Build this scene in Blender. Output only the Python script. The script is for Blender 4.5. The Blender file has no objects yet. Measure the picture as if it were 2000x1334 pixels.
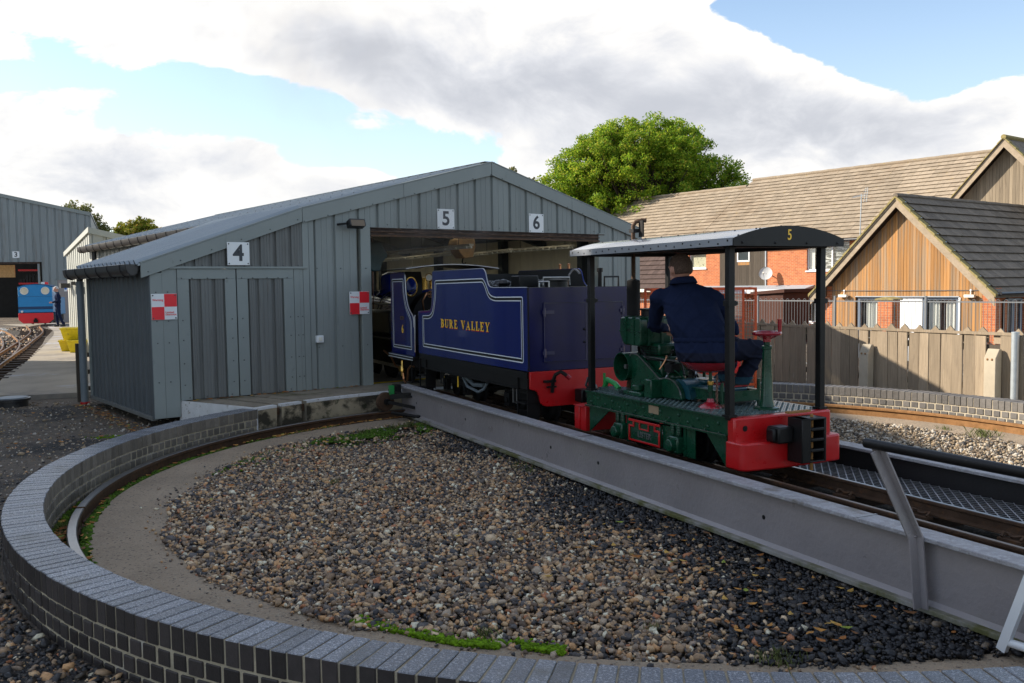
import bpy, bmesh, math, random
import numpy as np
from mathutils import Vector, Matrix, noise
rnd = random.Random(11)
scn = bpy.context.scene
COL = scn.collection
pi = math.pi
rad = math.radians

# ---------------------------------------------------------------- camera
H_EYE = 1.31
def cam_setup():
    pitch, roll = 0.0624482679, -0.0136983309
    cp, sp = math.cos(pitch), math.sin(pitch)
    fwd = Vector((0, cp, -sp)); up0 = Vector((0, sp, cp)); r0 = Vector((1, 0, 0))
    c, s = math.cos(roll), math.sin(roll)
    r = c * r0 + s * up0; u = -s * r0 + c * up0
    M = Matrix(((r.x, u.x, -fwd.x, 0), (r.y, u.y, -fwd.y, 0), (r.z, u.z, -fwd.z, H_EYE), (0, 0, 0, 1)))
    cd = bpy.data.cameras.new('camera'); co = bpy.data.objects.new('camera', cd); COL.objects.link(co)
    co.matrix_world = M
    cd.sensor_width = 36.0; cd.sensor_fit = 'HORIZONTAL'; cd.lens = 31.962
    cd.clip_start = 0.05; cd.clip_end = 5000
    scn.camera = co
cam_setup()

# ---------------------------------------------------------------- light
SUN_DIR = Vector((-0.976 * 0.883, 0.216 * 0.883, 0.469)).normalized()   # towards the sun
SUN_EL = math.asin(SUN_DIR.z); SUN_ROT = math.atan2(SUN_DIR.x, SUN_DIR.y)
sl = bpy.data.lights.new('sun', 'SUN'); so = bpy.data.objects.new('sun', sl); COL.objects.link(so)
sl.energy = 4.7; sl.angle = rad(0.5); sl.color = (1.0, 0.90, 0.76)
so.rotation_euler = (-SUN_DIR).to_track_quat('-Z', 'Y').to_euler(); so.location = (0, 0, 40)
scn.view_settings.view_transform = 'Standard'; scn.view_settings.look = 'None'
scn.view_settings.exposure = 0.9; scn.view_settings.gamma = 1.0
scn.view_settings.use_curve_mapping = False
scn.cycles.use_adaptive_sampling = True
scn.cycles.max_bounces = 8; scn.cycles.diffuse_bounces = 4; scn.cycles.glossy_bounces = 4
scn.cycles.transparent_max_bounces = 12; scn.cycles.volume_bounces = 1
scn.cycles.use_denoising = True
scn.cycles.sample_clamp_indirect = 6.0

# ---------------------------------------------------------------- node helper
class NT:
    def __init__(s, tree): s.t = tree; s.n = tree.nodes; s.l = tree.links
    def new(s, typ, **kw):
        n = s.n.new(typ)
        for k, v in kw.items(): setattr(n, k, v)
        return n
    def link(s, a, b): s.l.new(a, b)
    def val(s, sock, v):
        if hasattr(v, 'links') or isinstance(v, bpy.types.NodeSocket): s.l.new(v, sock)
        else: sock.default_value = v
    def math(s, op, a, b=0.0, c=None, clamp=False):
        n = s.n.new('ShaderNodeMath'); n.operation = op; n.use_clamp = clamp
        s.val(n.inputs[0], a); s.val(n.inputs[1], b)
        if c is not None: s.val(n.inputs[2], c)
        return n.outputs[0]
    def vmath(s, op, a, b=(0, 0, 0)):
        n = s.n.new('ShaderNodeVectorMath'); n.operation = op
        s.val(n.inputs[0], a); s.val(n.inputs[1], b)
        return n
    def mix(s, fac, a, b, mode='MIX'):
        n = s.n.new('ShaderNodeMix'); n.data_type = 'RGBA'; n.blend_type = mode
        s.val(n.inputs[0], fac); s.val(n.inputs[6], a if not isinstance(a, tuple) else (*a, 1)); s.val(n.inputs[7], b if not isinstance(b, tuple) else (*b, 1))
        return n.outputs[2]
    def ramp(s, fac, stops, interp='LINEAR'):
        n = s.n.new('ShaderNodeValToRGB'); n.color_ramp.interpolation = interp
        e = n.color_ramp.elements
        while len(e) < len(stops): e.new(0.5)
        for i, (p, c) in enumerate(stops):
            e[i].position = p; e[i].color = (*c, 1) if len(c) == 3 else c
        s.val(n.inputs[0], fac); return n.outputs[0]
    def noise(s, vec, scale=5, detail=4, rough=.55, dist=0, out=0):
        n = s.n.new('ShaderNodeTexNoise'); s.l.new(vec, n.inputs['Vector'])
        n.inputs['Scale'].default_value = scale; n.inputs['Detail'].default_value = detail
        n.inputs['Roughness'].default_value = rough; n.inputs['Distortion'].default_value = dist
        return n.outputs[out]
    def maprange(s, v, a, b, c=0, d=1, smooth=False):
        n = s.n.new('ShaderNodeMapRange'); n.clamp = True
        if smooth: n.interpolation_type = 'SMOOTHSTEP'
        s.val(n.inputs[0], v); n.inputs[1].default_value = a; n.inputs[2].default_value = b
        n.inputs[3].default_value = c; n.inputs[4].default_value = d
        return n.outputs[0]

# ---------------------------------------------------------------- sky: Nishita air with a layer of cloud by direction
def px_dir(x, y):
    """azimuth, elevation (radians) for a direction written as pixels of the 2000 px wide view"""
    return math.atan((x - 1000) / 1776.0), math.atan((556 - 0.0137 * (x - 1000) - y) / 1776.0)
def sky_world():
    w = bpy.data.worlds.new('sky'); scn.world = w; w.use_nodes = True
    t = NT(w.node_tree); t.n.clear()
    out = t.new('ShaderNodeOutputWorld'); bg = t.new('ShaderNodeBackground')
    sky = t.new('ShaderNodeTexSky'); sky.sky_type = 'NISHITA'; sky.sun_disc = False
    sky.sun_elevation = SUN_EL; sky.sun_rotation = SUN_ROT; sky.air_density = 1.0; sky.dust_density = 0.4; sky.ozone_density = 1.6
    tc = t.new('ShaderNodeTexCoord'); d = t.vmath('NORMALIZE', tc.outputs['Generated']).outputs[0]
    sep = t.new('ShaderNodeSeparateXYZ'); t.link(d, sep.inputs[0])
    az = t.math('ARCTAN2', sep.outputs[0], sep.outputs[1]); el = t.math('ARCSINE', sep.outputs[2])
    comb = t.new('ShaderNodeCombineXYZ'); t.link(az, comb.inputs[0]); t.link(el, comb.inputs[1]); ae = comb.outputs[0]
    def blobs(lst):
        acc = None
        for (x, y, sx, sy, a) in lst:
            A, E = px_dir(x, y)
            v = t.vmath('SUBTRACT', ae, (A, E, 0)).outputs[0]
            v = t.vmath('MULTIPLY', v, (1776.0 / sx, 1776.0 / sy, 0)).outputs[0]
            q = t.vmath('DOT_PRODUCT', v, v).outputs['Value']
            g = t.math('MULTIPLY', t.math('EXPONENT', t.math('MULTIPLY', q, -1.0)), a)
            acc = g if acc is None else t.math('ADD', acc, g)
        return acc
    cover = blobs(CLOUD_COVER); dark = blobs(CLOUD_DARK)
    # cloud field: broad banks by direction, broken up by billowing noise
    st = t.new('ShaderNodeMapping'); t.link(d, st.inputs[0]); st.inputs['Scale'].default_value = (1, 1, 1.7)
    wv = t.noise(st.outputs[0], 3.0, 3, .5, 0, 1)
    warp = t.vmath('ADD', st.outputs[0], t.vmath('MULTIPLY', t.vmath('SUBTRACT', wv, (.5, .5, .5)).outputs[0], (.16, .16, .16)).outputs[0]).outputs[0]
    n1 = t.noise(warp, 5.5, 10, .62, .0)
    n2 = t.noise(warp, 16.0, 8, .62, .0)
    vo = t.new('ShaderNodeTexVoronoi'); vo.feature = 'SMOOTH_F1'; t.link(warp, vo.inputs['Vector']); vo.inputs['Scale'].default_value = 17.0; vo.inputs['Smoothness'].default_value = .35
    puff = t.math('SUBTRACT', .45, vo.outputs['Distance'])
    f = t.math('ADD', t.math('MULTIPLY', t.math('SUBTRACT', n1, .5), 2.2), t.math('MULTIPLY', t.math('SUBTRACT', n2, .5), .9))
    f = t.math('ADD', t.math('ADD', f, t.math('MULTIPLY', puff, .45)), cover)
    mask = t.maprange(f, -.01, .16, 0, 1, True)
    core = t.maprange(f, .15, 1.3, 0, 1, True)
    n3 = t.noise(warp, 8.0, 8, .60, .2)
    sh = t.math('ADD', t.math('ADD', t.math('MULTIPLY', core, .36), t.math('MULTIPLY', dark, .7)), t.math('MULTIPLY', t.math('SUBTRACT', n3, .5), 1.7))
    sh = t.math('SUBTRACT', sh, t.math('MULTIPLY', puff, .35))
    shade = t.maprange(sh, -.14, .90, 0, 1, True)
    ccol = t.ramp(shade, [(0, (.60, .59, .572)), (.22, (.54, .532, .525)), (.55, (.44, .445, .465)), (1, (.33, .34, .37))])
    blue = t.mix(1.0, sky.outputs[0], (SKY_K, SKY_K * .97, SKY_K * .95), 'MULTIPLY')
    haze = t.maprange(el, 0.0, .30, .55, 0.06)
    blue = t.mix(haze, blue, (.48, .56, .66))
    mixc = t.mix(t.math('MULTIPLY', mask, .97), blue, ccol)
    # the ground half of the world
    below = t.maprange(el, -.02, 0.0, 1, 0)
    mixc = t.mix(below, mixc, (.12, .12, .11))
    scale = t.mix(1.0, mixc, (10 * 1.0,) * 3, 'MULTIPLY')
    t.link(scale, bg.inputs['Color']); bg.inputs['Strength'].default_value = 0.1
    t.link(bg.outputs[0], out.inputs[0])
SKY_K = 0.125
CLOUD_COVER = [
    (700, 20, 480, 120, .55), (980, 110, 330, 110, .75), (1330, 120, 200, 100, .75), (1240, 20, 120, 60, .3), (1520, 30, 130, 60, -.6), (1620, 220, 260, 70, .75), (1480, 130, 80, 50, .65), (1400, 90, 60, 40, .4),
    (60, 60, 260, 150, .55), (60, 330, 260, 80, .6), (300, 350, 260, 45, .5), (510, 300, 55, 36, .75), (740, 350, 150, 30, .6), (1080, 320, 90, 60, .5), (560, 120, 160, 60, .35),
    (1250, 270, 260, 90, .75), (1560, 300, 300, 60, .6), (1880, 330, 200, 40, .4), (400, 400, 500, 40, .45), (1930, 250, 120, 60, .75), (1800, 80, 140, 36, .75), (230, 225, 170, 30, .2), (350, 110, 90, 50, .2),
    (470, 235, 200, 60, -.85), (640, 310, 200, 34, -.55), (1830, 50, 340, 110, -1.35), (1640, 70, 120, 70, -.95), (1850, 170, 130, 60, -.75), (860, 320, 90, 40, -.7), (340, 190, 120, 50, -.5), (1800, 165, 90, 36, -.5), (60, 200, 140, 20, -.35)]
CLOUD_DARK = [
    (800, 170, 150, 80, .42), (1050, 190, 220, 70, .36), (1640, 270, 260, 70, .36), (1230, 280, 200, 60, .22), (1300, 225, 200, 50, .34), (160, 120, 160, 50, .10), (200, 340, 200, 36, .22),
    (1420, 95, 110, 55, -.75), (1220, 40, 120, 50, -.40), (60, 230, 150, 60, -.25), (260, 60, 320, 110, -.12), (1960, 225, 110, 50, -.5), (480, 50, 180, 60, -.25), (740, 335, 120, 24, -.4), (1540, 140, 60, 40, -.4), (1660, 200, 120, 20, -.2)]
sky_world()
# ---------------------------------------------------------------- materials
MATS = {}
def pmat(name, col, rough=.6, metal=0.0, var=.12, vscale=6, stretch=(1, 1, 1), bump=0.0, bscale=60, bdet=4,
         spot=None, spot2=None, objvar=0.0, islvar=0.0, coat=0.0, rvar=0.0, spec=.5, trans=0.0, pal=None, sheen=0.0):
    """procedural paint / stone / metal: base colour, slow variation, up to two kinds of spots, fine relief"""
    if spec == .5 and rough >= .55: spec = .15
    m = bpy.data.materials.new(name); m.use_nodes = True; t = NT(m.node_tree); t.n.clear()
    out = t.new('ShaderNodeOutputMaterial'); b = t.new('ShaderNodeBsdfPrincipled')
    geo = t.new('ShaderNodeNewGeometry'); pos = geo.outputs['Position']
    mp = t.new('ShaderNodeMapping'); t.link(pos, mp.inputs[0]); mp.inputs['Scale'].default_value = stretch
    p = mp.outputs[0]
    c = col
    if pal:     # palette by random piece
        c = t.ramp(geo.outputs['Random Per Island'], pal, 'CONSTANT')
    n = t.noise(p, vscale, 5, .6)
    f = t.maprange(n, .25, .75, 1 - var, 1 + var)
    c = t.mix(1.0, c, comb3(t, f), 'MULTIPLY')
    for sp in (spot, spot2):
        if sp:
            sc, lo, hi, scol = sp[:4]
            vec = p
            if len(sp) > 4:
                m2 = t.new('ShaderNodeMapping'); t.link(pos, m2.inputs[0]); m2.inputs['Scale'].default_value = sp[4]; vec = m2.outputs[0]
            s_ = t.maprange(t.noise(vec, sc, 6, .62), lo, hi)
            c = t.mix(s_, c, scol)
    if objvar:
        oi = t.new('ShaderNodeObjectInfo'); f = t.maprange(oi.outputs['Random'], 0, 1, 1 - objvar, 1 + objvar)
        c = t.mix(1.0, c, comb3(t, f), 'MULTIPLY')
    if islvar:
        f = t.maprange(geo.outputs['Random Per Island'], 0, 1, 1 - islvar, 1 + islvar)
        c = t.mix(1.0, c, comb3(t, f), 'MULTIPLY')
    t.val(b.inputs['Base Color'], c if not isinstance(c, tuple) else (*c, 1))
    if rvar:
        t.link(t.maprange(t.noise(p, vscale * 2.3, 5, .6), .3, .7, max(0, rough - rvar), min(1, rough + rvar)), b.inputs['Roughness'])
    else: b.inputs['Roughness'].default_value = rough
    b.inputs['Metallic'].default_value = metal; b.inputs['Specular IOR Level'].default_value = spec
    b.inputs['Coat Weight'].default_value = coat; b.inputs['Coat Roughness'].default_value = .06
    if sheen: b.inputs['Sheen Weight'].default_value = sheen
    if bump:
        bn = t.new('ShaderNodeBump'); bn.inputs['Strength'].default_value = bump; bn.inputs['Distance'].default_value = .01
        t.link(t.noise(p, bscale, bdet, .6), bn.inputs['Height']); t.link(bn.outputs[0], b.inputs['Normal'])
    if trans:
        tr = t.new('ShaderNodeBsdfTranslucent'); t.val(tr.inputs['Color'], c if not isinstance(c, tuple) else (*c, 1))
        ms = t.new('ShaderNodeMixShader'); ms.inputs[0].default_value = trans
        t.link(b.outputs[0], ms.inputs[1]); t.link(tr.outputs[0], ms.inputs[2]); t.link(ms.outputs[0], out.inputs[0])
    else: t.link(b.outputs[0], out.inputs[0])
    MATS[name] = m; return m
def comb3(t, f):
    n = t.new('ShaderNodeCombineXYZ')
    for i in range(3): t.link(f, n.inputs[i])
    return n.outputs[0]
V = (8, 8, .5)
M = {}
M['clad'] = pmat('grey_steel_cladding', (.225, .248, .238), .45, var=.10, vscale=1.3, stretch=(1.5, 1.5, .35), spot=(2.5, .60, .80, (.15, .165, .16), (6, 6, .5)), bump=.05, bscale=14, objvar=.05, rvar=.1, spec=.3)
M['clad_dark'] = pmat('weathered_cladding', (.165, .170, .162), .55, var=.14, vscale=2, stretch=(3, 3, .3), spot=(3, .55, .8, (.11, .105, .095), (9, 9, .5)), bump=.05, bscale=14, objvar=.05)
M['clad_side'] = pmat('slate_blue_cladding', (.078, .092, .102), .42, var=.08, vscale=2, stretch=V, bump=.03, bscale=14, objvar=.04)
M['clad_far'] = pmat('distant_cladding', (.215, .24, .24), .5, var=.1, vscale=.8, stretch=(2, 2, .3), spot=(2, .55, .75, (.16, .155, .145), (3, 3, .3)), objvar=.05)
M['clad_pale'] = pmat('pale_cladding', (.42, .43, .39), .5, var=.06, vscale=1, objvar=.04)
M['trim'] = pmat('grey_green_trim', (.240, .266, .254), .42, var=.07, vscale=1.7, spot=(6, .64, .8, (.16, .17, .165)), bump=.04, bscale=9, rvar=.08, spec=.3)
M['roof_steel'] = pmat('roof_sheet_steel', (.27, .31, .34), .30, .35, var=.08, vscale=1.5, stretch=(.4, 2, .4), objvar=.04, spec=.6)
M['bolt'] = pmat('bolt_heads', (.10, .11, .11), .4, .3)
M['black_plastic'] = pmat('black_gutter_plastic', (.022, .022, .025), .3, var=.2, vscale=9, spot=(8, .6, .75, (.07, .065, .06)))
M['pipe_grey'] = pmat('grey_pipe', (.15, .18, .20), .45, spot=(9, .6, .72, (.24, .25, .25), (1, 1, .4)))
M['white'] = pmat('white_sign_face', (.74, .76, .76), .4, var=.03)
M['white_pvc'] = pmat('white_frame', (.75, .77, .78), .35, var=.03)
M['black_ink'] = pmat('black_print', (.03, .035, .045), .45, var=.05)
M['red_ink'] = pmat('sign_red', (.78, .02, .03), .4, var=.05)
M['concrete'] = pmat('worn_concrete', (.315, .245, .175), .85, var=.22, vscale=2.2, spot=(75, .55, .60, (.36, .30, .22)), spot2=(42, .58, .63, (.13, .105, .085)), bump=.9, bscale=95)
M['platform'] = pmat('platform_concrete', (0.258, 0.222, 0.168), .9, var=.25, vscale=3, spot=(9, .55, .7, (.13, .105, .075)), spot2=(1.6, .55, .68, (.11, .105, .06)), bump=.5, bscale=70)
M['platform_side'] = pmat('stained_platform_side', (0.36, 0.3, 0.204), .9, var=.25, vscale=3, spot=(2.6, .50, .60, (.055, .048, .035), (1, 1, 1.4)), spot2=(7, .60, .7, (.035, .04, .02)), bump=.5, bscale=50)
M['white_paint'] = pmat('worn_white_paint', (.62, .62, .62), .7, var=.1, vscale=9, spot=(22, .60, .68, (.25, .21, .16)), bump=.3, bscale=60)
M['path'] = pmat('pale_concrete_path', (.30, .265, .215), .8, var=.18, vscale=1.4, stretch=(1, .7, 1), spot=(1.1, .54, .66, (.20, .18, .16)), spot2=(.9, .58, .66, (.36, .36, .38)), bump=.3, bscale=60)
M['mortar'] = pmat('lime_mortar', (.40, .345, .25), .95, var=.25, vscale=14, spot=(6, .62, .72, (.52, .50, .45)), bump=.6, bscale=160) if True else pmat('x', (0.312, 0.26, 0.1885), .95, var=.25, vscale=14, spot=(6, .62, .72, (.45, .44, .40)), bump=.6, bscale=160)
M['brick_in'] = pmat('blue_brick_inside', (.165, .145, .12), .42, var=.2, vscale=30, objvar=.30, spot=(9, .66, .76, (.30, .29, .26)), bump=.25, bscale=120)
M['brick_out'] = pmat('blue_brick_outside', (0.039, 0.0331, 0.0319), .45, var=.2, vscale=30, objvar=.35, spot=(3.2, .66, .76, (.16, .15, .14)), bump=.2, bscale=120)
M['brick_top'] = pmat('sheen_brick_coping', (0.108, 0.1152, 0.1332), .30, var=.25, vscale=120, objvar=.28, spot=(95, .54, .59, (.30, .31, .33)), spot2=(2.6, .57, .70, (.075, .075, .072)), bump=.3, bscale=95, rvar=.1, spec=.8)  # real pale speckle; base lightened too, painting the sky sheen on the tops
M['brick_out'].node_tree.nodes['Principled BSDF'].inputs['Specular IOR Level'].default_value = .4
M['brick_lit'] = pmat('sunlit_blue_brick', (.125, .115, .105), .5, var=.2, vscale=25, objvar=.22, bump=.25, bscale=120)  # lit copy of the wall brick, sunlight put into its colour
M['mortar_lit'] = pmat('sunlit_mortar', (.46, .40, .30), .95, var=.2, vscale=16, bump=.5, bscale=160)  # lighter copy of the mortar, sunlight put into its colour
M['dirt'] = pmat('dark_grit', (.045, .040, .034), .9, var=.5, vscale=40, spot=(7, .52, .62, (.075, .062, .045)), spot2=(60, .57, .63, (.17, .15, .12)), bump=1.0, bscale=90)
M['soil'] = pmat('yard_grit', (.125, .102, .080), .85, var=.4, vscale=22, spot=(.9, .50, .62, (.035, .033, .032)), spot2=(95, .58, .64, (.22, .20, .17)), bump=1.0, bscale=75)
PEB = [(0, (0.128, 0.0896, 0.064)), (0.1, (0.512, 0.3392, 0.1856)), (0.2, (0.256, 0.1728, 0.1088)), (0.3, (0.5888, 0.4416, 0.2816)), (0.37, (0.1088, 0.0973, 0.0922)), (0.46, (0.3328, 0.224, 0.1344)), (0.54, (0.384, 0.3008, 0.2176)), (0.6, (0.0538, 0.0512, 0.0512)), (0.69, (0.2816, 0.2112, 0.1536)), (0.77, (0.5376, 0.3072, 0.1472)), (0.84, (0.1536, 0.128, 0.1088)), (0.89, (0.7, 0.64, 0.4736)), (0.925, (0.4096, 0.1728, 0.0832)), (0.95, (0.0704, 0.0678, 0.0704))]
M['pebble'] = pmat('flint_pebbles', (.2, .15, .1), .5, var=.35, vscale=65, pal=PEB, spec=.2, bump=.3, bscale=150)
M['pebble_oily'] = pmat('oily_black_pebbles', (.02, .02, .022), .28, var=.4, vscale=50, pal=[(0, (.018, .018, .020)), (.35, (.032, .030, .030)), (.6, (.012, .012, .014)), (.82, (.055, .044, .034)), (.94, (.16, .12, .08))], spec=.35)
M['pebble_dry'] = pmat('dry_ballast', (.3, .25, .2), .75, var=.3, vscale=55, pal=[(0, (.16, .12, .085)), (.2, (.30, .23, .15)), (.4, (.10, .09, .08)), (.55, (.36, .31, .24)), (.7, (.20, .15, .10)), (.85, (.45, .41, .35))])
M['moss'] = pmat('moss', (.055, .105, .012), .95, var=.5, vscale=30, islvar=.4, spot=(8, .55, .7, (.10, .16, .01)))
M['moss_bright'] = pmat('bright_moss', (.11, .20, .008), .95, var=.4, vscale=25, islvar=.35)
M['grass'] = pmat('grass_blades', (.13, .15, .05), .7, var=.3, vscale=9, islvar=.5, trans=.25)
M['fallen'] = pmat('fallen_leaves', (.3, .13, .04), .7, var=.3, vscale=40, pal=[(0, (.30, .12, .035)), (.3, (.42, .20, .05)), (.5, (.17, .08, .035)), (.7, (.46, .28, .07)), (.85, (.25, .17, .09)), (.95, (.25, .30, .05))])
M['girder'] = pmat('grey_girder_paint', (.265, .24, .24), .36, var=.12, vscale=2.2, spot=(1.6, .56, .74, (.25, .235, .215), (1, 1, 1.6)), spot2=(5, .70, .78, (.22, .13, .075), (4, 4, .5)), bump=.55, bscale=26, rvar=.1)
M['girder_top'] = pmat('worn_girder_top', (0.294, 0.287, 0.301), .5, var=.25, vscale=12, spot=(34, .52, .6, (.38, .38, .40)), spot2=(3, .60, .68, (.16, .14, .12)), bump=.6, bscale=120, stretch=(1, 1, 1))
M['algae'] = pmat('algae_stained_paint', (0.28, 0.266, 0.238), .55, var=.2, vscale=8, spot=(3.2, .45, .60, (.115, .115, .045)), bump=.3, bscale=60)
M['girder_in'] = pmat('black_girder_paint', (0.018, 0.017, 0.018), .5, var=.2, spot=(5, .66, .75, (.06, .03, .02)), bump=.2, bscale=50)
M['rust'] = pmat('rusty_rail', (.085, .052, .034), .6, .2, var=.3, vscale=11, spot=(16, .55, .7, (.15, .075, .035)), bump=.3, bscale=90)
M['rust_bright'] = pmat('orange_rust', (.24, .125, .052), .8, var=.3, vscale=14, bump=.4, bscale=90)
M['rail_head'] = pmat('polished_rail_head', (.24, .23, .225), .28, .9, var=.15, vscale=20)
M['rail_dull'] = pmat('dull_rail_head', (.19, .14, .105), .4, .6, var=.2, vscale=15)
M['timber_dark'] = pmat('oily_timber', (.045, .03, .02), .7, var=.3, vscale=10, stretch=(1, 6, 6), bump=.4, bscale=50)
M['mesh'] = pmat('galvanised_mesh', (.26, .26, .27), .45, .5, var=.25, vscale=8, islvar=.15)
M['navy'] = pmat('navy_loco_paint', (.0028, .012, .118), .12, var=.10, vscale=2, coat=.35, spec=.35)
M['navy_highlight'] = pmat('highlit_navy_edge', (.035, .035, .085), .25, var=.2, vscale=6, coat=.4)  # lighter navy paints in the highlight on door rims and hinges
M['navy_rear'] = pmat('purple_navy_paint', (.007, .008, .062), .25, var=.3, vscale=3, spot=(2.5, .5, .7, (.013, .011, .045)), coat=.15, spec=.4)
M['black'] = pmat('black_paint', (.009, .0088, .009), .38, var=.3, vscale=8, spot=(9, .64, .74, (.028, .022, .018)), bump=.08, bscale=30, spec=.28)
M['black_matt'] = pmat('sooty_black', (.012, .011, .011), .7, var=.3, vscale=9, bump=.2, bscale=50, spec=.25)
M['bunker'] = pmat('bunker_grey', (.013, .013, .0125), .6, var=.3, vscale=5, spec=.3)
M['line_white'] = pmat('lining_white', (.72, .76, .78), .4, var=.03)
M['gold'] = pmat('gold_letters', (1.0, .60, .045), .4, .0, var=.1, vscale=20)
M['brass'] = pmat('brass', (.62, .38, .10), .25, 1.0, var=.15, vscale=20)
M['copper'] = pmat('copper_pipe', (.42, .20, .10), .3, 1.0, var=.2, vscale=20)
M['red_beam'] = pmat('buffer_red', (.46, .007, .009), .33, var=.12, vscale=4, spot=(9, .60, .74, (.27, .012, .010)), spot2=(24, .68, .73, (.12, .05, .04)), coat=.12, rvar=.08, bump=.08, bscale=25)
M['red_seat'] = pmat('enamel_red', (.30, .008, .018), .25, var=.1, coat=.6)
M['green'] = pmat('brunswick_green', (.004, .048, .023), .3, var=.25, vscale=6, spot=(11, .60, .72, (.012, .020, .013)), spot2=(30, .66, .72, (.05, .035, .025)), coat=.2, spec=.35, bump=.08, bscale=30, rvar=.1)
M['green_bright'] = pmat('bright_green_paint', (.02, .26, .06), .35, var=.2, vscale=8)
M['teal'] = pmat('teal_green_drum', (.006, .055, .075), .3, var=.1, coat=.4)
M['chequer'] = pmat('green_chequer_plate', (.10, .145, .145), .28, .55, var=.3, vscale=9, spot=(12, .58, .68, (.04, .05, .045)), rvar=.08)
M['steel'] = pmat('bare_steel', (.32, .32, .32), .35, .9, var=.2, vscale=15)
M['chain'] = pmat('rusty_chain', (.20, .11, .08), .5, .6, var=.25, vscale=30)
M['canopy'] = pmat('canopy_black', (.013, .0125, .012), .42, var=.25, vscale=3, spot=(5, .60, .75, (.022, .020, .018)), bump=.08, bscale=12, spec=.3)
M['canopy_top'] = pmat('canopy_roof_sheen', (.27, .285, .31), .26, var=.15, vscale=1.5, coat=.6, spec=.7)  # grey base paints in the sky sheen on the black roof
M['wood'] = pmat('pin_timber', (.30, .15, .05), .7, var=.3, vscale=30)
M['tan_plate'] = pmat('tan_tag', (.30, .22, .14), .6, var=.15)
M['skin'] = pmat('skin', (.52, .27, .19), .5, var=.08, vscale=20, bump=.05, bscale=200)
M['hair'] = pmat('cropped_brown_hair', (.12, .080, .060), .8, var=.35, vscale=90, spot=(18, .58, .72, (.22, .145, .11)), bump=.8, bscale=320)
M['hair_grey'] = pmat('white_hair', (.55, .52, .48), .8, var=.2, vscale=60)
M['overall'] = pmat('navy_overalls', (.0125, .0185, .045), .9, var=.2, vscale=7, bump=.25, bscale=30, spec=.05)
M['trouser'] = pmat('faded_navy_trousers', (.017, .020, .036), .9, var=.25, vscale=8, bump=.25, bscale=30, spec=.05)
M['boot'] = pmat('brown_boot_leather', (.045, .035, .028), .6, var=.3, vscale=20, bump=.2, bscale=60)
M['sock'] = pmat('teal_cuff', (.02, .06, .09), .8)
M['boots_dark'] = pmat('black_boot_leather', (.015, .015, .016), .5)
M['plank'] = pmat('silvered_fence_plank', (.31, .245, .172), .8, var=.22, vscale=5, stretch=(9, 9, .55), objvar=.20, spot=(4, .60, .74, (.20, .16, .12), (7, 7, 1.0)), spot2=(6, .66, .74, (.48, .43, .36), (5, 5, .6)), bump=.4, bscale=26)
M['post_conc'] = pmat('fence_post_concrete', (.40, .345, .26), .85, var=.12, vscale=6, bump=.3, bscale=70)
M['galv'] = pmat('galvanised_pole', (.48, .53, .56), .4, .5, var=.12, vscale=16)
M['rail_grey'] = pmat('grey_railing', (.17, .18, .19), .45, .2)
M['cedar'] = pmat('cedar_board', (.42, .215, .08), .75, var=.22, vscale=2.2, stretch=(9, 9, .30), objvar=.17, spot=(1.5, .44, .60, (.31, .215, .135), (6, 6, .25)), spot2=(20, .68, .75, (.15, .07, .02), (1, 1, .5)), bump=.25, bscale=30)
M['cedar_grey'] = pmat('grey_cedar_board', (.26, .21, .15), .8, var=.2, vscale=3, stretch=(9, 9, .4), objvar=.22, spot=(2, .55, .7, (.16, .125, .09), (6, 6, .4)), bump=.25, bscale=30)
M['board_dark'] = pmat('dark_weathered_board', (.085, .070, .055), .8, var=.2, vscale=4, stretch=(9, 9, .5), objvar=.2, spot=(8, .66, .74, (.20, .15, .10)))
M['barge'] = pmat('bargeboard_timber', (.36, .29, .21), .75, var=.2, vscale=5, spot=(5, .58, .7, (.24, .18, .125), (3, 3, 6)))
M['tile'] = pmat('buff_roof_tile', (.295, .24, .178), .8, var=.15, vscale=8, objvar=.13, islvar=.13, spot=(3.5, .64, .72, (.30, .22, .05)), spot2=(.5, .5, .7, (.26, .20, .14)), bump=.2, bscale=40)
M['tile_dark'] = pmat('slate_roof_tile', (.155, .128, .10), .7, var=.2, vscale=8, objvar=.2, islvar=.2, spot=(9, .60, .70, (.055, .05, .015)), bump=.25, bscale=40)
M['tile_brown'] = pmat('brown_roof_tile', (.075, .052, .045), .7, var=.2, vscale=8, objvar=.15, islvar=.15)
M['verge'] = pmat('mossy_verge', (.28, .23, .10), .9, var=.3, vscale=12, bump=.4, bscale=40)
M['lead'] = pmat('lead_flashing', (.34, .38, .42), .5, var=.1)
M['dark_glass'] = pmat('dark_window_glass', (.055, .07, .075), .06, var=.3, vscale=1.2, spec=.8, coat=.5)
M['frame_grey'] = pmat('grey_window_frame', (.16, .20, .26), .4)
M['curtain'] = pmat('white_curtain', (.62, .64, .60), .8, var=.35, vscale=9, stretch=(2.2, 2.2, .04))
M['blind'] = pmat('patterned_blind', (.52, .52, .38), .8, var=.1, spot=(9, .60, .64, (.03, .05, .02)))
M['striped_net'] = pmat('swirled_net', (.04, .05, .05), .5, var=.1, spot=(7, .52, .55, (.55, .58, .55), (.3, .3, 2.2)))
M['white_panel'] = pmat('white_panel', (.76, .77, .78), .5, var=.02)
M['dish'] = pmat('dish_grey', (.50, .50, .49), .5, var=.08)
M['orange'] = pmat('orange_paint', (.62, .085, .012), .45, var=.12, vscale=8)
M['fence_brown'] = pmat('brown_stained_board', (.085, .040, .030), .75, var=.2, vscale=6, stretch=(8, 8, .5), objvar=.15)
M['loco_blue'] = pmat('sky_blue_paint', (.008, .23, .52), .35, var=.06, coat=.4)
M['loco_blue_dark'] = pmat('dark_blue_band', (.004, .045, .13), .4)
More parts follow.
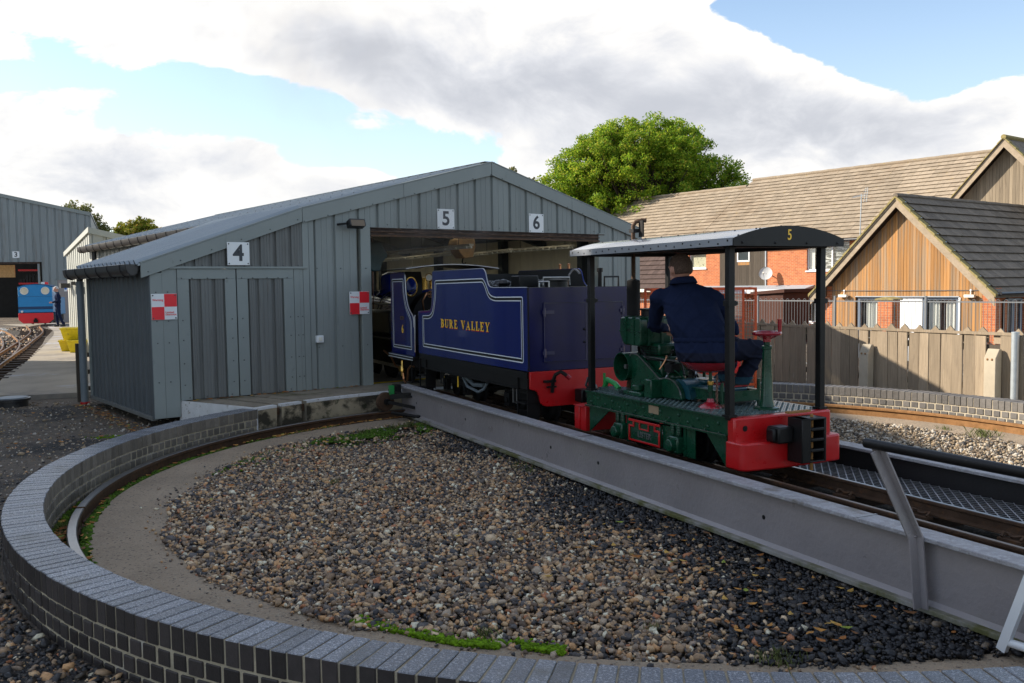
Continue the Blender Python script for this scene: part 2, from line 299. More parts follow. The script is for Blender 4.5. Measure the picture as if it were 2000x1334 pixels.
M['cream'] = pmat('cream_wall', (.72, .65, .49), .7, var=.1, vscale=2, stretch=(3, 3, .3), objvar=.05)
M['cream_dull'] = pmat('dull_fitting', (.62, .56, .44), .55, var=.15)
M['column'] = pmat('steel_column', (.06, .07, .08), .55)
M['soot_rust'] = pmat('sooty_rust_track', (.045, .032, .026), .7, var=.3, vscale=9, stretch=(1, 4, 4), spot=(6, .52, .66, (.16, .105, .08), (1, 1, 14)), bump=.2)
M['floor_conc'] = pmat('shed_floor', (.17, .15, .13), .8, var=.2, vscale=2)
M['yellow'] = pmat('yellow_plastic', (.68, .54, .01), .4, var=.15, vscale=9, spot=(12, .62, .7, (.30, .24, .05)))
M['yellow_line'] = pmat('yellow_line_paint', (.62, .42, .02), .7, var=.2, vscale=12)
M['coal'] = pmat('coal', (.012, .012, .013), .35, var=.4, vscale=30, islvar=.5)
M['grey_door'] = pmat('grey_door', (.30, .27, .26), .6, var=.05)
M['teal_hoist'] = pmat('teal_hoist', (.015, .055, .065), .5)
M['sack'] = pmat('hessian_sack', (.46, .28, .13), .85, var=.2, vscale=12, bump=.3)
M['lamp_white'] = pmat('cream_lamp_body', (.72, .70, .60), .5, var=.03)
M['lamp_black'] = pmat('floodlight_black', (.014, .014, .016), .45)
M['amber'] = pmat('lamp_reflector', (.16, .12, .08), .3, .4)
M['bark'] = pmat('bark', (.07, .055, .04), .9, var=.3, vscale=5, bump=.5, bscale=20)
LEAF = [(0, (.17, .29, .022)), (.2, (.25, .38, .028)), (.4, (.12, .23, .022)), (.6, (.32, .42, .034)), (.8, (.38, .42, .04)), (.93, (.44, .41, .05))]
M['leaf_oak'] = pmat('oak_leaves', (.08, .13, .02), .55, var=.3, vscale=.35, pal=LEAF, trans=.5)
M['leaf_birch'] = pmat('birch_leaves', (.08, .10, .03), .6, var=.25, vscale=.6, pal=[(0, (.13, .15, .045)), (.4, (.17, .18, .06)), (.75, (.24, .21, .08))], trans=.3)
M['leaf_yellow'] = pmat('turning_leaves', (.12, .13, .02), .6, var=.25, vscale=.4, pal=[(0, (.15, .19, .02)), (.35, (.22, .24, .025)), (.6, (.28, .25, .03)), (.85, (.32, .22, .05))], trans=.3)
M['field'] = pmat('rough_grassland', (.06, .075, .03), .95, var=.3, vscale=.2)
def brick_mat():
    m = bpy.data.materials.new('orange_house_brick'); m.use_nodes = True; t = NT(m.node_tree); t.n.clear()
    out = t.new('ShaderNodeOutputMaterial'); b = t.new('ShaderNodeBsdfPrincipled')
    tc = t.new('ShaderNodeTexCoord'); sp = t.new('ShaderNodeSeparateXYZ'); t.link(tc.outputs['Object'], sp.inputs[0])
    cb = t.new('ShaderNodeCombineXYZ'); t.link(t.math('ADD', sp.outputs[0], sp.outputs[1]), cb.inputs[0]); t.link(sp.outputs[2], cb.inputs[1])
    bt = t.new('ShaderNodeTexBrick'); t.link(cb.outputs[0], bt.inputs[0])
    bt.inputs['Scale'].default_value = 1.0; bt.inputs['Mortar Size'].default_value = .007; bt.inputs['Brick Width'].default_value = .225; bt.inputs['Row Height'].default_value = .075
    bt.inputs['Color1'].default_value = (.52, .160, .055, 1); bt.inputs['Color2'].default_value = (.42, .115, .042, 1); bt.inputs['Mortar'].default_value = (.50, .30, .17, 1)
    bt.inputs['Bias'].default_value = 0
    n = t.noise(tc.outputs['Object'], 3, 4); f = t.maprange(n, .3, .7, .85, 1.15)
    t.link(t.mix(1, bt.outputs[0], comb3(t, f), 'MULTIPLY'), b.inputs['Base Color']); b.inputs['Roughness'].default_value = .85
    bn = t.new('ShaderNodeBump'); bn.inputs['Strength'].default_value = .6; bn.inputs['Distance'].default_value = .01; bn.invert = True
    t.link(bt.outputs['Fac'], bn.inputs['Height']); t.link(bn.outputs[0], b.inputs['Normal'])
    t.link(b.outputs[0], out.inputs[0]); return m
M['house_brick'] = brick_mat()
def glass_mat():
    m = bpy.data.materials.new('clear_glass'); m.use_nodes = True; t = NT(m.node_tree); t.n.clear()
    out = t.new('ShaderNodeOutputMaterial'); tr = t.new('ShaderNodeBsdfTransparent'); gl = t.new('ShaderNodeBsdfGlossy'); gl.inputs['Roughness'].default_value = .03
    lw = t.new('ShaderNodeLayerWeight'); lw.inputs[0].default_value = .5
    fac = t.math('ADD', t.math('MULTIPLY', t.math('POWER', lw.outputs['Facing'], 4.0), .8), .05)
    ms = t.new('ShaderNodeMixShader'); t.link(fac, ms.inputs[0]); t.link(tr.outputs[0], ms.inputs[1]); t.link(gl.outputs[0], ms.inputs[2]); t.link(ms.outputs[0], out.inputs[0]); return m
M['glass'] = glass_mat()
def translucent_sheet():
    m = bpy.data.materials.new('added_rooflight_sheet'); m.use_nodes = True; t = NT(m.node_tree); t.n.clear()
    out = t.new('ShaderNodeOutputMaterial'); a = t.new('ShaderNodeBsdfTranslucent'); a.inputs[0].default_value = (.75, .74, .66, 1)
    b = t.new('ShaderNodeBsdfTransparent'); b.inputs[0].default_value = (.7, .7, .64, 1)
    ms = t.new('ShaderNodeMixShader'); ms.inputs[0].default_value = .35; t.link(a.outputs[0], ms.inputs[1]); t.link(b.outputs[0], ms.inputs[2]); t.link(ms.outputs[0], out.inputs[0]); return m
M['added_rooflight'] = translucent_sheet()
# ---------------------------------------------------------------- frames and mesh helpers
CX, CY = 1.19437, 7.52257            # centre of the turntable; z = 0 is rail level
class Frame:
    def __init__(s, ox, oy, ang):
        s.o = Vector((ox, oy, 0)); s.a = ang; s.x = Vector((math.cos(ang), math.sin(ang), 0)); s.y = Vector((-math.sin(ang), math.cos(ang), 0))
    def pt(s, p): return s.o + s.x * p[0] + s.y * p[1] + Vector((0, 0, p[2]))
SH = Frame(CX, CY, 0.65497953)       # shed and houses: x across its front, y into it
BR = Frame(CX, CY, 0.44740814)       # turntable bridge: x across, y towards the shed
W0 = Frame(0, 0, 0)
PC = Frame(CX, CY, 0)                # pit centre, world axes
FE = Frame(4.0, 14.9, -1.0725394)    # fence: x along it towards the viewer, y to the houses' side

class MB:
    def __init__(s): s.v = []; s.f = []; s.m = []; s.cur = 0
    def mi(s, i): s.cur = i; return s
    def add(s, vs, fs):
        o = len(s.v); s.v += [tuple(p) for p in vs]
        for f in fs: s.f.append(tuple(i + o for i in f)); s.m.append(s.cur)
        return s
    def box(s, x0, y0, z0, x1, y1, z1):
        if x1 < x0: x0, x1 = x1, x0
        if y1 < y0: y0, y1 = y1, y0
        if z1 < z0: z0, z1 = z1, z0
        return s.add([(x0, y0, z0), (x1, y0, z0), (x1, y1, z0), (x0, y1, z0), (x0, y0, z1), (x1, y0, z1), (x1, y1, z1), (x0, y1, z1)],
                     [(0, 3, 2, 1), (4, 5, 6, 7), (0, 1, 5, 4), (1, 2, 6, 5), (2, 3, 7, 6), (3, 0, 4, 7)])
    def obox(s, c, ex, ey, ez):
        c, ex, ey, ez = map(Vector, (c, ex, ey, ez)); P = []
        for k in (-1, 1):
            for i, j in ((-1, -1), (1, -1), (1, 1), (-1, 1)): P.append(c + ex * i + ey * j + ez * k)
        return s.add(P, [(0, 3, 2, 1), (4, 5, 6, 7), (0, 1, 5, 4), (1, 2, 6, 5), (2, 3, 7, 6), (3, 0, 4, 7)])
    def beam(s, a, b, w, h, up=(0, 0, 1)):
        a, b = Vector(a), Vector(b); d = (b - a); L = d.length; d.normalize(); u = Vector(up); sd = d.cross(u)
        if sd.length < 1e-4: sd = d.cross(Vector((0, 1, 0)))
        sd.normalize(); u = sd.cross(d)
        return s.obox((a + b) / 2, d * (L / 2), sd * (w / 2), u * (h / 2))
    def prism(s, poly, ax, a, b):
        """poly in the two other axes (order x<y<z), extruded along ax from a to b"""
        n = len(poly); P = []
        for t in (a, b):
            for (u, v) in poly: P.append({'x': (t, u, v), 'y': (u, t, v), 'z': (u, v, t)}[ax])
        s.add(P, [tuple(range(n))[::-1], tuple(range(n, 2 * n))] + [(i, (i + 1) % n, n + (i + 1) % n, n + i) for i in range(n)])
        return s
    def tube(s, path, r, n=8, caps=True, closed=False):
        P = [Vector(p) for p in path]; k = len(P); rs = r if isinstance(r, (list, tuple)) else [r] * k
        vs = []; prev = None
        for i in range(k):
            if closed: d = P[(i + 1) % k] - P[i - 1]
            else: d = (P[min(i + 1, k - 1)] - P[max(i - 1, 0)])
            d.normalize()
            if prev is None:
                u = Vector((0, 0, 1)) if abs(d.z) < .9 else Vector((1, 0, 0))
                u = (u - d * u.dot(d)).normalized()
            else: u = (prev - d * prev.dot(d)).normalized()
            prev = u; w = d.cross(u)
            for j in range(n):
                a = 2 * pi * j / n; vs.append(P[i] + (u * math.cos(a) + w * math.sin(a)) * rs[i])
        fs = []
        for i in range(k if closed else k - 1):
            for j in range(n):
                a = i * n + j; b = i * n + (j + 1) % n; c = ((i + 1) % k) * n + (j + 1) % n; d_ = ((i + 1) % k) * n + j
                fs.append((a, b, c, d_))
        if caps and not closed: fs += [tuple(range(n))[::-1], tuple(range((k - 1) * n, k * n))]
        return s.add(vs, fs)
    def cyl(s, a, b, r, n=12, r2=None): return s.tube([a, b], [r, r if r2 is None else r2], n)
    def lathe(s, c, axis, prof, n=16, caps=True):
        """prof: list of (radius, distance along axis)"""
        c = Vector(c); ax = Vector(axis).normalized(); u = Vector((0, 0, 1)) if abs(ax.z) < .9 else Vector((1, 0, 0))
        u = (u - ax * u.dot(ax)).normalized(); w = ax.cross(u); vs = []
        for (r, h) in prof:
            for j in range(n):
                a = 2 * pi * j / n; vs.append(c + ax * h + (u * math.cos(a) + w * math.sin(a)) * r)
        fs = [(i * n + j, i * n + (j + 1) % n, (i + 1) * n + (j + 1) % n, (i + 1) * n + j) for i in range(len(prof) - 1) for j in range(n)]
        if caps: fs += [tuple(range(n))[::-1], tuple(range((len(prof) - 1) * n, len(prof) * n))]
        return s.add(vs, fs)
    def ell(s, c, r, nu=12, nv=8):
        vs = [(c[0], c[1], c[2] - r[2])]
        for i in range(1, nv):
            th = -pi / 2 + pi * i / nv
            for j in range(nu): vs.append((c[0] + r[0] * math.cos(th) * math.cos(2 * pi * j / nu), c[1] + r[1] * math.cos(th) * math.sin(2 * pi * j / nu), c[2] + r[2] * math.sin(th)))
        vs.append((c[0], c[1], c[2] + r[2])); fs = []
        for j in range(nu): fs.append((0, 1 + (j + 1) % nu, 1 + j))
        for i in range(nv - 2):
            for j in range(nu): a = 1 + i * nu; fs.append((a + j, a + (j + 1) % nu, a + nu + (j + 1) % nu, a + nu + j))
        a = 1 + (nv - 2) * nu
        for j in range(nu): fs.append((a + j, a + (j + 1) % nu, len(vs) - 1))
        return s.add(vs, fs)
    def ring_solid(s, r0, r1, z0, z1, a0, a1, n, c=(0, 0)):
        """arc of a flat ring with thickness (angles in radians)"""
        vs = []
        for i in range(n + 1):
            a = a0 + (a1 - a0) * i / n; ca, sa = math.cos(a), math.sin(a)
            vs += [(c[0] + r0 * ca, c[1] + r0 * sa, z0), (c[0] + r1 * ca, c[1] + r1 * sa, z0), (c[0] + r1 * ca, c[1] + r1 * sa, z1), (c[0] + r0 * ca, c[1] + r0 * sa, z1)]
        fs = []
        for i in range(n):
            b = 4 * i
            for j in range(4): fs.append((b + j, b + 4 + j, b + 4 + (j + 1) % 4, b + (j + 1) % 4))
        fs += [(0, 1, 2, 3), (4 * n + 3, 4 * n + 2, 4 * n + 1, 4 * n)]
        return s.add(vs, fs)
    def mesh(s, name, org=(0, 0, 0), smooth=False):
        me = bpy.data.meshes.new(name)
        me.from_pydata([(p[0] - org[0], p[1] - org[1], p[2] - org[2]) for p in s.v], [], s.f)
        if any(s.m): me.polygons.foreach_set('material_index', s.m)
        if smooth: me.polygons.foreach_set('use_smooth', [True] * len(me.polygons))
        me.update(); return me

def mats_to(me, mats):
    if not isinstance(mats, (list, tuple)): mats = [mats]
    for m in mats: me.materials.append(m)
def fixn(me):
    bm = bmesh.new(); bm.from_mesh(me); bmesh.ops.recalc_face_normals(bm, faces=bm.faces); bm.to_mesh(me); bm.free()
def smooth_by_angle(me, deg=40):
    bm = bmesh.new(); bm.from_mesh(me); bmesh.ops.recalc_face_normals(bm, faces=bm.faces)
    lim = rad(deg)
    for f in bm.faces: f.smooth = True
    for e in bm.edges:
        if len(e.link_faces) == 2: e.smooth = e.calc_face_angle(0) < lim
    bm.to_mesh(me); bm.free()

class Thing:
    """an Empty at the thing's base; parts are given in the frame's coordinates"""
    def __init__(s, name, label, cat, fr, base, group=None, local=False, rz=0.0):
        o = bpy.data.objects.new(name, None); COL.objects.link(o); o.empty_display_size = .2
        o.location = fr.pt(base); o.rotation_euler = (0, 0, fr.a + rz)
        o['label'] = label; o['category'] = cat
        if group: o['group'] = group
        s.o = o; s.org = (0, 0, 0) if local else tuple(base); s.fr = fr
    def part(s, name, mb, mats, parent=None, auto=40, bevel=0, label=None, kind=None, me=None):
        if me is None:
            me = mb.mesh(name, s.org)
            if auto: smooth_by_angle(me, auto)
            else: fixn(me)
            mats_to(me, mats)
        ob = bpy.data.objects.new(name, me); COL.objects.link(ob); ob.parent = parent or s.o
        if bevel:
            b = ob.modifiers.new('bevel', 'BEVEL'); b.width = bevel; b.segments = 2; b.limit_method = 'ANGLE'; b.angle_limit = rad(40); b.harden_normals = False
        if label: ob['label'] = label
        if kind: ob['kind'] = kind
        return ob
    def inst(s, name, me, loc, rot=(0, 0, 0), parent=None, scale=None, label=None):
        """a piece that shares mesh data; loc in the frame's coordinates"""
        ob = bpy.data.objects.new(name, me); COL.objects.link(ob); ob.parent = parent or s.o
        ob.location = tuple(a - b for a, b in zip(loc, s.org)); ob.rotation_euler = rot
        if scale: ob.scale = scale
        if label: ob['label'] = label
        return ob
    def text(s, name, body, size, loc, rot, mat, parent=None, ext=.001, bold=0.0, align='CENTER', xs=1.0, space=1.0, mesh=True):
        cu = bpy.data.curves.new(name, 'FONT'); cu.body = body; cu.size = size; cu.extrude = ext; cu.offset = bold
        cu.align_x = align; cu.align_y = 'CENTER'; cu.space_line = space; cu.materials.append(mat); cu.resolution_u = 6
        tmp = bpy.data.objects.new('tmp_text', cu); COL.objects.link(tmp)
        me = bpy.data.meshes.new_from_object(tmp.evaluated_get(bpy.context.evaluated_depsgraph_get())); me.name = name; bpy.data.objects.remove(tmp); bpy.data.curves.remove(cu)
        ob = bpy.data.objects.new(name, me); COL.objects.link(ob); ob.parent = parent or s.o
        ob.location = tuple(a - b for a, b in zip(loc, s.org)); ob.rotation_euler = rot; ob.scale = (xs, 1, 1)
        return ob
def solo(name, mb, mats, fr, base=(0, 0, 0), label=None, cat=None, group=None, kind=None, auto=40, bevel=0):
    """a top-level object that is one mesh"""
    me = mb.mesh(name, base)
    if auto: smooth_by_angle(me, auto)
    else: fixn(me)
    mats_to(me, mats)
    ob = bpy.data.objects.new(name, me); COL.objects.link(ob); ob.location = fr.pt(base); ob.rotation_euler = (0, 0, fr.a)
    if label: ob['label'] = label
    if cat: ob['category'] = cat
    if group: ob['group'] = group
    if kind: ob['kind'] = kind
    if bevel:
        b = ob.modifiers.new('bevel', 'BEVEL'); b.width = bevel; b.segments = 2; b.limit_method = 'ANGLE'; b.angle_limit = rad(40)
    return ob
def numpy_obj(name, verts, faces, mat, kind='stuff', parent=None, fr=None, label=None, smooth=False, cat=None):
    """big mesh of equal-sized faces from arrays (verts N x 3, faces M x k)"""
    me = bpy.data.meshes.new(name); k = faces.shape[1]
    me.vertices.add(len(verts)); me.vertices.foreach_set('co', verts.astype(np.float32).ravel())
    me.loops.add(faces.size); me.loops.foreach_set('vertex_index', faces.astype(np.int32).ravel())
    me.polygons.add(len(faces)); me.polygons.foreach_set('loop_start', np.arange(0, faces.size, k, dtype=np.int32))
    me.polygons.foreach_set('loop_total', np.full(len(faces), k, dtype=np.int32))
    if smooth: me.polygons.foreach_set('use_smooth', np.ones(len(faces), dtype=bool))
    me.update(calc_edges=True); me.validate()
    me.materials.append(mat)
    ob = bpy.data.objects.new(name, me); COL.objects.link(ob)
    if parent: ob.parent = parent
    if fr is not None: ob.location = fr.o; ob.rotation_euler = (0, 0, fr.a)
    if kind: ob['kind'] = kind
    if label: ob['label'] = label
    if cat: ob['category'] = cat
    return ob
def smoothpath(pts, rr, n=5):
    """round the corners of a 2D polyline; rr = radius per inner corner"""
    out = []
    k = len(pts)
    for i, p in enumerate(pts):
        r = rr[i] if isinstance(rr, (list, tuple)) else rr
        if i in (0, k - 1) or r <= 0: out.append(tuple(p)); continue
        a = Vector(pts[i - 1]); b = Vector(p); c = Vector(pts[i + 1])
        d1 = (a - b); d2 = (c - b); l = min(r, d1.length * .49, d2.length * .49); q1 = b + d1.normalized() * l; q2 = b + d2.normalized() * l
        for j in range(n + 1):
            t = j / n; out.append(tuple((q1 * (1 - t) ** 2 + b * 2 * t * (1 - t) + q2 * t * t)))
    return out
# a lumpy stone: icosahedron
def _ico():
    g = (1 + 5 ** .5) / 2
    v = np.array([(-1, g, 0), (1, g, 0), (-1, -g, 0), (1, -g, 0), (0, -1, g), (0, 1, g), (0, -1, -g), (0, 1, -g), (g, 0, -1), (g, 0, 1), (-g, 0, -1), (-g, 0, 1)], float)
    v /= np.linalg.norm(v[0])
    f = np.array([(0, 11, 5), (0, 5, 1), (0, 1, 7), (0, 7, 10), (0, 10, 11), (1, 5, 9), (5, 11, 4), (11, 10, 2), (10, 7, 6), (7, 1, 8), (3, 9, 4), (3, 4, 2), (3, 2, 6), (3, 6, 8), (3, 8, 9), (4, 9, 5), (2, 4, 11), (6, 2, 10), (8, 6, 7), (9, 8, 1)])
    return v, f
ICO_V, ICO_F = _ico()
def stones(xyz, size, rng, flat=.68, rough=.33, sharp=False):
    """N stones at xyz (N x 3), size N; returns verts, faces"""
    n = len(xyz)
    base = ICO_V[None] * (1 + rng.normal(0, rough, (n, 12, 1)).clip(-.45, .5))
    sc = np.stack([rng.uniform(.75, 1.35, n), rng.uniform(.7, 1.1, n), rng.uniform(flat * .7, flat * 1.3, n)], 1)
    base = base * sc[:, None, :]
    # random rotations: tilt a little, any heading
    a = rng.uniform(0, 2 * pi, n); b = rng.normal(0, .45, n); c = rng.normal(0, .45, n)
    def rot(v, i, j, ang):
        ca, sa = np.cos(ang)[:, None], np.sin(ang)[:, None]; vi = v[:, :, i].copy(); vj = v[:, :, j].copy()
        v[:, :, i] = vi * ca - vj * sa; v[:, :, j] = vi * sa + vj * ca
    rot(base, 1, 2, b); rot(base, 0, 2, c); rot(base, 0, 1, a)
    v = base * size[:, None, None] + xyz[:, None, :]
    f = ICO_F[None] + (np.arange(n) * 12)[:, None, None]
    return v.reshape(-1, 3), f.reshape(-1, 3)
# ---------------------------------------------------------------- ground, pit, paths
R_IN, R_OUT = 4.552, 4.776
Z_PIT = -.29
def ground_h(x, y):
    """height of the yard at world x, y"""
    dx, dy = x - CX, y - CY
    xs = dx * SH.x.x + dy * SH.x.y; ys = dx * SH.y.x + dy * SH.y.y
    fx = (x - FE.o.x) * FE.y.x + (y - FE.o.y) * FE.y.y
    z = -.285 + .012 * noise.noise(Vector((x * 1.3, y * 1.3, 0))) + .02 * noise.noise(Vector((x * .35, y * .35, 4)))
    r = math.hypot(dx, dy)
    if r < 5.2: z = min(z, -.28)
    t = min(1, max(0, (fx - .35) / 2.2)); t = t * t * (3 - 2 * t)
    if xs > 3: z -= 1.0 * t
    t2 = min(1, max(0, (ys - 20) / 20)) if xs < 6 else 0
    return z + .07 * t2
def polar_ground():
    rs = [4.665, 4.79] + list(np.linspace(4.95, 9, 24)) + list(np.geomspace(9.4, 40, 34)) + list(np.geomspace(46, 1500, 16))
    n = 240; vs = []; fs = []
    for r in rs:
        for j in range(n):
            a = 2 * pi * j / n; x, y = CX + r * math.cos(a), CY + r * math.sin(a); vs.append((x, y, ground_h(x, y)))
    for i in range(len(rs) - 1):
        for j in range(n):
            fs.append((i * n + j, (i + 1) * n + j, (i + 1) * n + (j + 1) % n, i * n + (j + 1) % n))
    mb = MB().add(vs, fs)
    o = solo('ground', mb, M['soil'], W0, kind='structure', auto=80)
polar_ground()
def disc(name, r0, r1, z0, z1, mat, n=160, wob=0.0, kind='structure'):
    vs = []; fs = []
    for j in range(n):
        a = 2 * pi * j / n; w = wob * noise.noise(Vector((math.cos(a) * 3, math.sin(a) * 3, 1.7))) + wob * .4 * noise.noise(Vector((math.cos(a) * 14, math.sin(a) * 14, .7)))
        vs += [(math.cos(a) * (r0 + w), math.sin(a) * (r0 + w), z0), (math.cos(a) * (r0 + w), math.sin(a) * (r0 + w), z1), (math.cos(a) * r1, math.sin(a) * r1, z1), (math.cos(a) * r1, math.sin(a) * r1, z0)]
    for j in range(n):
        b = 4 * j; c = 4 * ((j + 1) % n)
        for k in range(3): fs.append((b + k, b + k + 1, c + k + 1, c + k))
    return solo(name, MB().add(vs, fs), mat, PC, kind=kind, auto=30)
mb = MB(); nn = 96
mb.add([(4.665 * math.cos(2 * pi * j / nn), 4.665 * math.sin(2 * pi * j / nn), -.335) for j in range(nn)], [tuple(range(nn))])
solo('pit_floor', mb, M['dirt'], PC, kind='structure', auto=0)
disc('pit_paving', 3.80, 4.315, -.33, Z_PIT, M['concrete'], 200, .05)

# running rail round the pit, in lengths with a joint
def ring_rail(a0, a1, lab, matn):
    prof = [(-.036, -.33), (-.036, -.318), (-.008, -.305), (-.008, -.235), (-.030, -.225), (-.030, -.203), (-.024, -.198), (.024, -.198), (.030, -.203), (.030, -.225), (.008, -.235), (.008, -.305), (.036, -.318), (.036, -.33)]
    n = max(6, int((a1 - a0) * 24)); k = len(prof); vs = []; fs = []; ms = []
    for i in range(n + 1):
        a = a0 + (a1 - a0) * i / n
        for (dr, z) in prof: vs.append(((4.405 + dr) * math.cos(a), (4.405 + dr) * math.sin(a), z))
    mb = MB()
    mb.add(vs, [])
    for i in range(n):
        for j in range(k - 1):
            mb.f.append((i * k + j, (i + 1) * k + j, (i + 1) * k + j + 1, i * k + j + 1)); mb.m.append(1 if 5 <= j <= 7 else 0)
    mb.f.append(tuple(range(k))); mb.m.append(0); mb.f.append(tuple(range(n * k, n * k + k))); mb.m.append(0)
    me = mb.mesh('ring_rail'); fixn(me); mats_to(me, [M[matn], M['rail_head'] if matn == 'rust' else M['rust_bright']])
    o = bpy.data.objects.new('ring_rail', me); COL.objects.link(o); o.location = PC.o
    o['label'] = lab; o['category'] = 'rail'; o['group'] = 'running rails round the turntable pit'
ring_rail(rad(66), rad(196.5), 'dark curved rail below the platform edge and far pit wall', 'rust')
ring_rail(rad(197.1), rad(292), 'short shiny curved rail in moss beside the near brick wall', 'rust')
ring_rail(rad(-4), rad(65.5), 'orange rusty curved rail before the sunlit pit wall', 'rust_bright')

# ---- brick walls
def brick_me(name, L, W, Hh, ch=.004, mats=None):
    """brick centred in x,y; z from 0 to Hh; x radial (length L), y tangential (W); slightly chamfered"""
    bm = bmesh.new(); bmesh.ops.create_cube(bm, size=1)
    for v in bm.verts: v.co = Vector((v.co.x * L, v.co.y * W, (v.co.z + .5) * Hh))
    bmesh.ops.bevel(bm, geom=bm.edges[:], offset=ch, segments=1, affect='EDGES')
    bm.normal_update()
    me = bpy.data.meshes.new(name)
    for f in bm.faces:
        if mats and len(mats) == 3: f.material_index = 2 if f.normal.z > .4 else (0 if f.normal.x < 0.2 else 1)
    bm.to_mesh(me); bm.free(); mats_to(me, mats); return me
def brick_wall(lab, cat_lab, a0, a1, inner_rng, outer_rng, lit, courses_in=3, courses_out=3):
    T = Thing('pit_wall', lab, 'brick wall', PC, (4.66 * math.cos((a0 + a1) / 2), 4.66 * math.sin((a0 + a1) / 2), -.30), local=False, group='curved walls of the turntable pit')
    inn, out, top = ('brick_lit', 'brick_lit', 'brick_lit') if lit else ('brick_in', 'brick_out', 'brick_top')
    core = MB().ring_solid(R_IN + .007, R_OUT - .007, -.36, -.007, a0, a1, max(8, int((a1 - a0) * 60)))
    T.part('mortar', core, M['mortar_lit' if lit else 'mortar'], auto=20)
    cop = brick_me('coping_brick', R_OUT - R_IN, .0650, .1025, .0035, [M[inn], M[out], M[top]])
    hin = [brick_me('brick', .10, w, .064, .0045, [M[inn]]) for w in (.0775, .0735, .0800)]
    hout = [brick_me('brick', .10, w, .065, .0035, [M[out]]) for w in (.0765, .0725, .0790)]
    pitch = .0751 / R_OUT; n = int((a1 - a0) / pitch); pitch = (a1 - a0) / n
    for i in range(n):
        a = a0 + (i + .5) * pitch + rnd.uniform(-.0004, .0004); r = 4.664 + rnd.uniform(-.002, .002)
        T.inst('coping_brick', cop, (r * math.cos(a), r * math.sin(a), -.1025 + rnd.uniform(-.0015, .0015)), (rnd.uniform(-.008, .008), rnd.uniform(-.006, .006), a + rnd.uniform(-.006, .006)))
    for (rng_, R, mes, nc) in ((inner_rng, R_IN + .05, hin, courses_in), (outer_rng, R_OUT - .05, hout, courses_out)):
        if not rng_: continue
        rr = R_IN if mes is hin else R_OUT
        p = .0945 / rr
        for c in range(nc):
            a = rng_[0] + (c % 2) * p * .5 + rnd.uniform(0, .004)
            while a < rng_[1]:
                me = mes[rnd.randrange(3)]; r = R + rnd.uniform(-.0025, .0025)
                T.inst('brick', me, (r * math.cos(a), r * math.sin(a), -.1125 - .065 - c * .0755 + rnd.uniform(-.0015, .0015)), (rnd.uniform(-.01, .01), 0, a + rnd.uniform(-.01, .01)))
                a += p * rnd.uniform(.97, 1.03)
    return T
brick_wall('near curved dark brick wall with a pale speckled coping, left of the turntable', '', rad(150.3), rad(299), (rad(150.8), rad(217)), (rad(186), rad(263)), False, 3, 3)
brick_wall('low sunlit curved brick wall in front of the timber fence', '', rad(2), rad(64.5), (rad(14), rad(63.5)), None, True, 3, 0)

# ---- concrete platform between pit and shed, with slots for the rails of road 4
def arc_pts(r, a0, a1, n): return [(r * math.cos(a0 + (a1 - a0) * i / n), r * math.sin(a0 + (a1 - a0) * i / n)) for i in range(n + 1)]
def sh_ang(x, y): return math.atan2(y, x)
P = Thing('platform', 'concrete platform with white painted edge along the shed doors', 'platform', SH, (-.5, 5.0, -.3))
SHW = 5.445
aL = rad(150.3) - SH.a
def slab(a_hi, a_lo, x_hi, x_lo, nm='slab'):
    """slab from the pit edge (angles in shed frame) to the shed front (x positions)"""
    pts = arc_pts(R_IN + .004, a_hi, a_lo, max(4, int((a_hi - a_lo) * 30))) + [(x_lo, SHW), (x_hi, SHW)]
    top = MB().prism(pts, 'z', -.33, .012)
    P.part(nm, top, [M['platform']], auto=20)
    side = MB()
    n = max(4, int((a_hi - a_lo) * 30))
    side.ring_solid(R_IN - .004, R_IN + .003, -.34, .006, a_lo, a_hi, n); P.part('edge_face', side, M['platform_side'], auto=20)
    wh = MB().ring_solid(R_IN - .0075, R_IN + .062, -.012 + .0, .0165, a_lo, a_hi, n); P.part('white_edge', wh, M['white_paint'], auto=20)
aS1, aS2 = math.atan2(4.31, -1.475), math.atan2(4.405, -1.13)
g = .0085
slab(aL, aS1 + g, -2.16, -1.80, 'slab')
slab(aS1 - g, aS2 + g, -1.74, -1.45, 'slab')
slab(aS2 - g, rad(66) - SH.a, -1.39, 5.2, 'slab')
endw = MB()
e0, e1 = Vector((-2.20, 5.44, 0)), Vector((R_IN * math.cos(aL), R_IN * math.sin(aL), 0))
endw.beam((e0.x, e0.y, -.15), (e1.x - .01, e1.y, -.15), .02, .335); P.part('white_end', endw, M['white_paint'])
for aS, x in ((aS1, -1.77), (aS2, -1.42)):
    rl = MB().beam((4.57 * math.cos(aS), 4.57 * math.sin(aS), -.06), (x, SHW + .2, -.06), .035, .08); P.part('rail', rl, M['rust'])

# ---- path, manhole, far yard
def path_poly(pts, z0, z1, name, mat): solo(name, MB().prism(pts, 'z', z0, z1), mat, W0, kind='structure', auto=20)
path_poly([(-8.9, 13.0), (-7.47, 13.18), (-6.97, 13.21), (-6.3, 13.5), (-5.9, 14.2), (-7.6, 17.5), (-12.3, 26.5), (-16.6, 36.0), (-17.4, 44.2), (-23.5, 42.0), (-19.7, 38.0), (-17.66, 34.98), (-16.51, 32.47), (-15.06, 29.31), (-13.59, 26.3), (-10.54, 19.69), (-9.29, 16.63), (-8.69, 15.35)], -.30, -.20, 'path', M['path'])
mh = Thing('manhole', 'black round manhole ring standing above the yard at the path end', 'manhole', W0, (-6.95, 12.55, -.30), local=True)
mh.part('rim', MB().lathe((0, 0, 0), (0, 0, 1), [(.20, 0), (.20, .10), (.235, .105), (.235, .135), (.21, .14)], 28), M['black_plastic'])
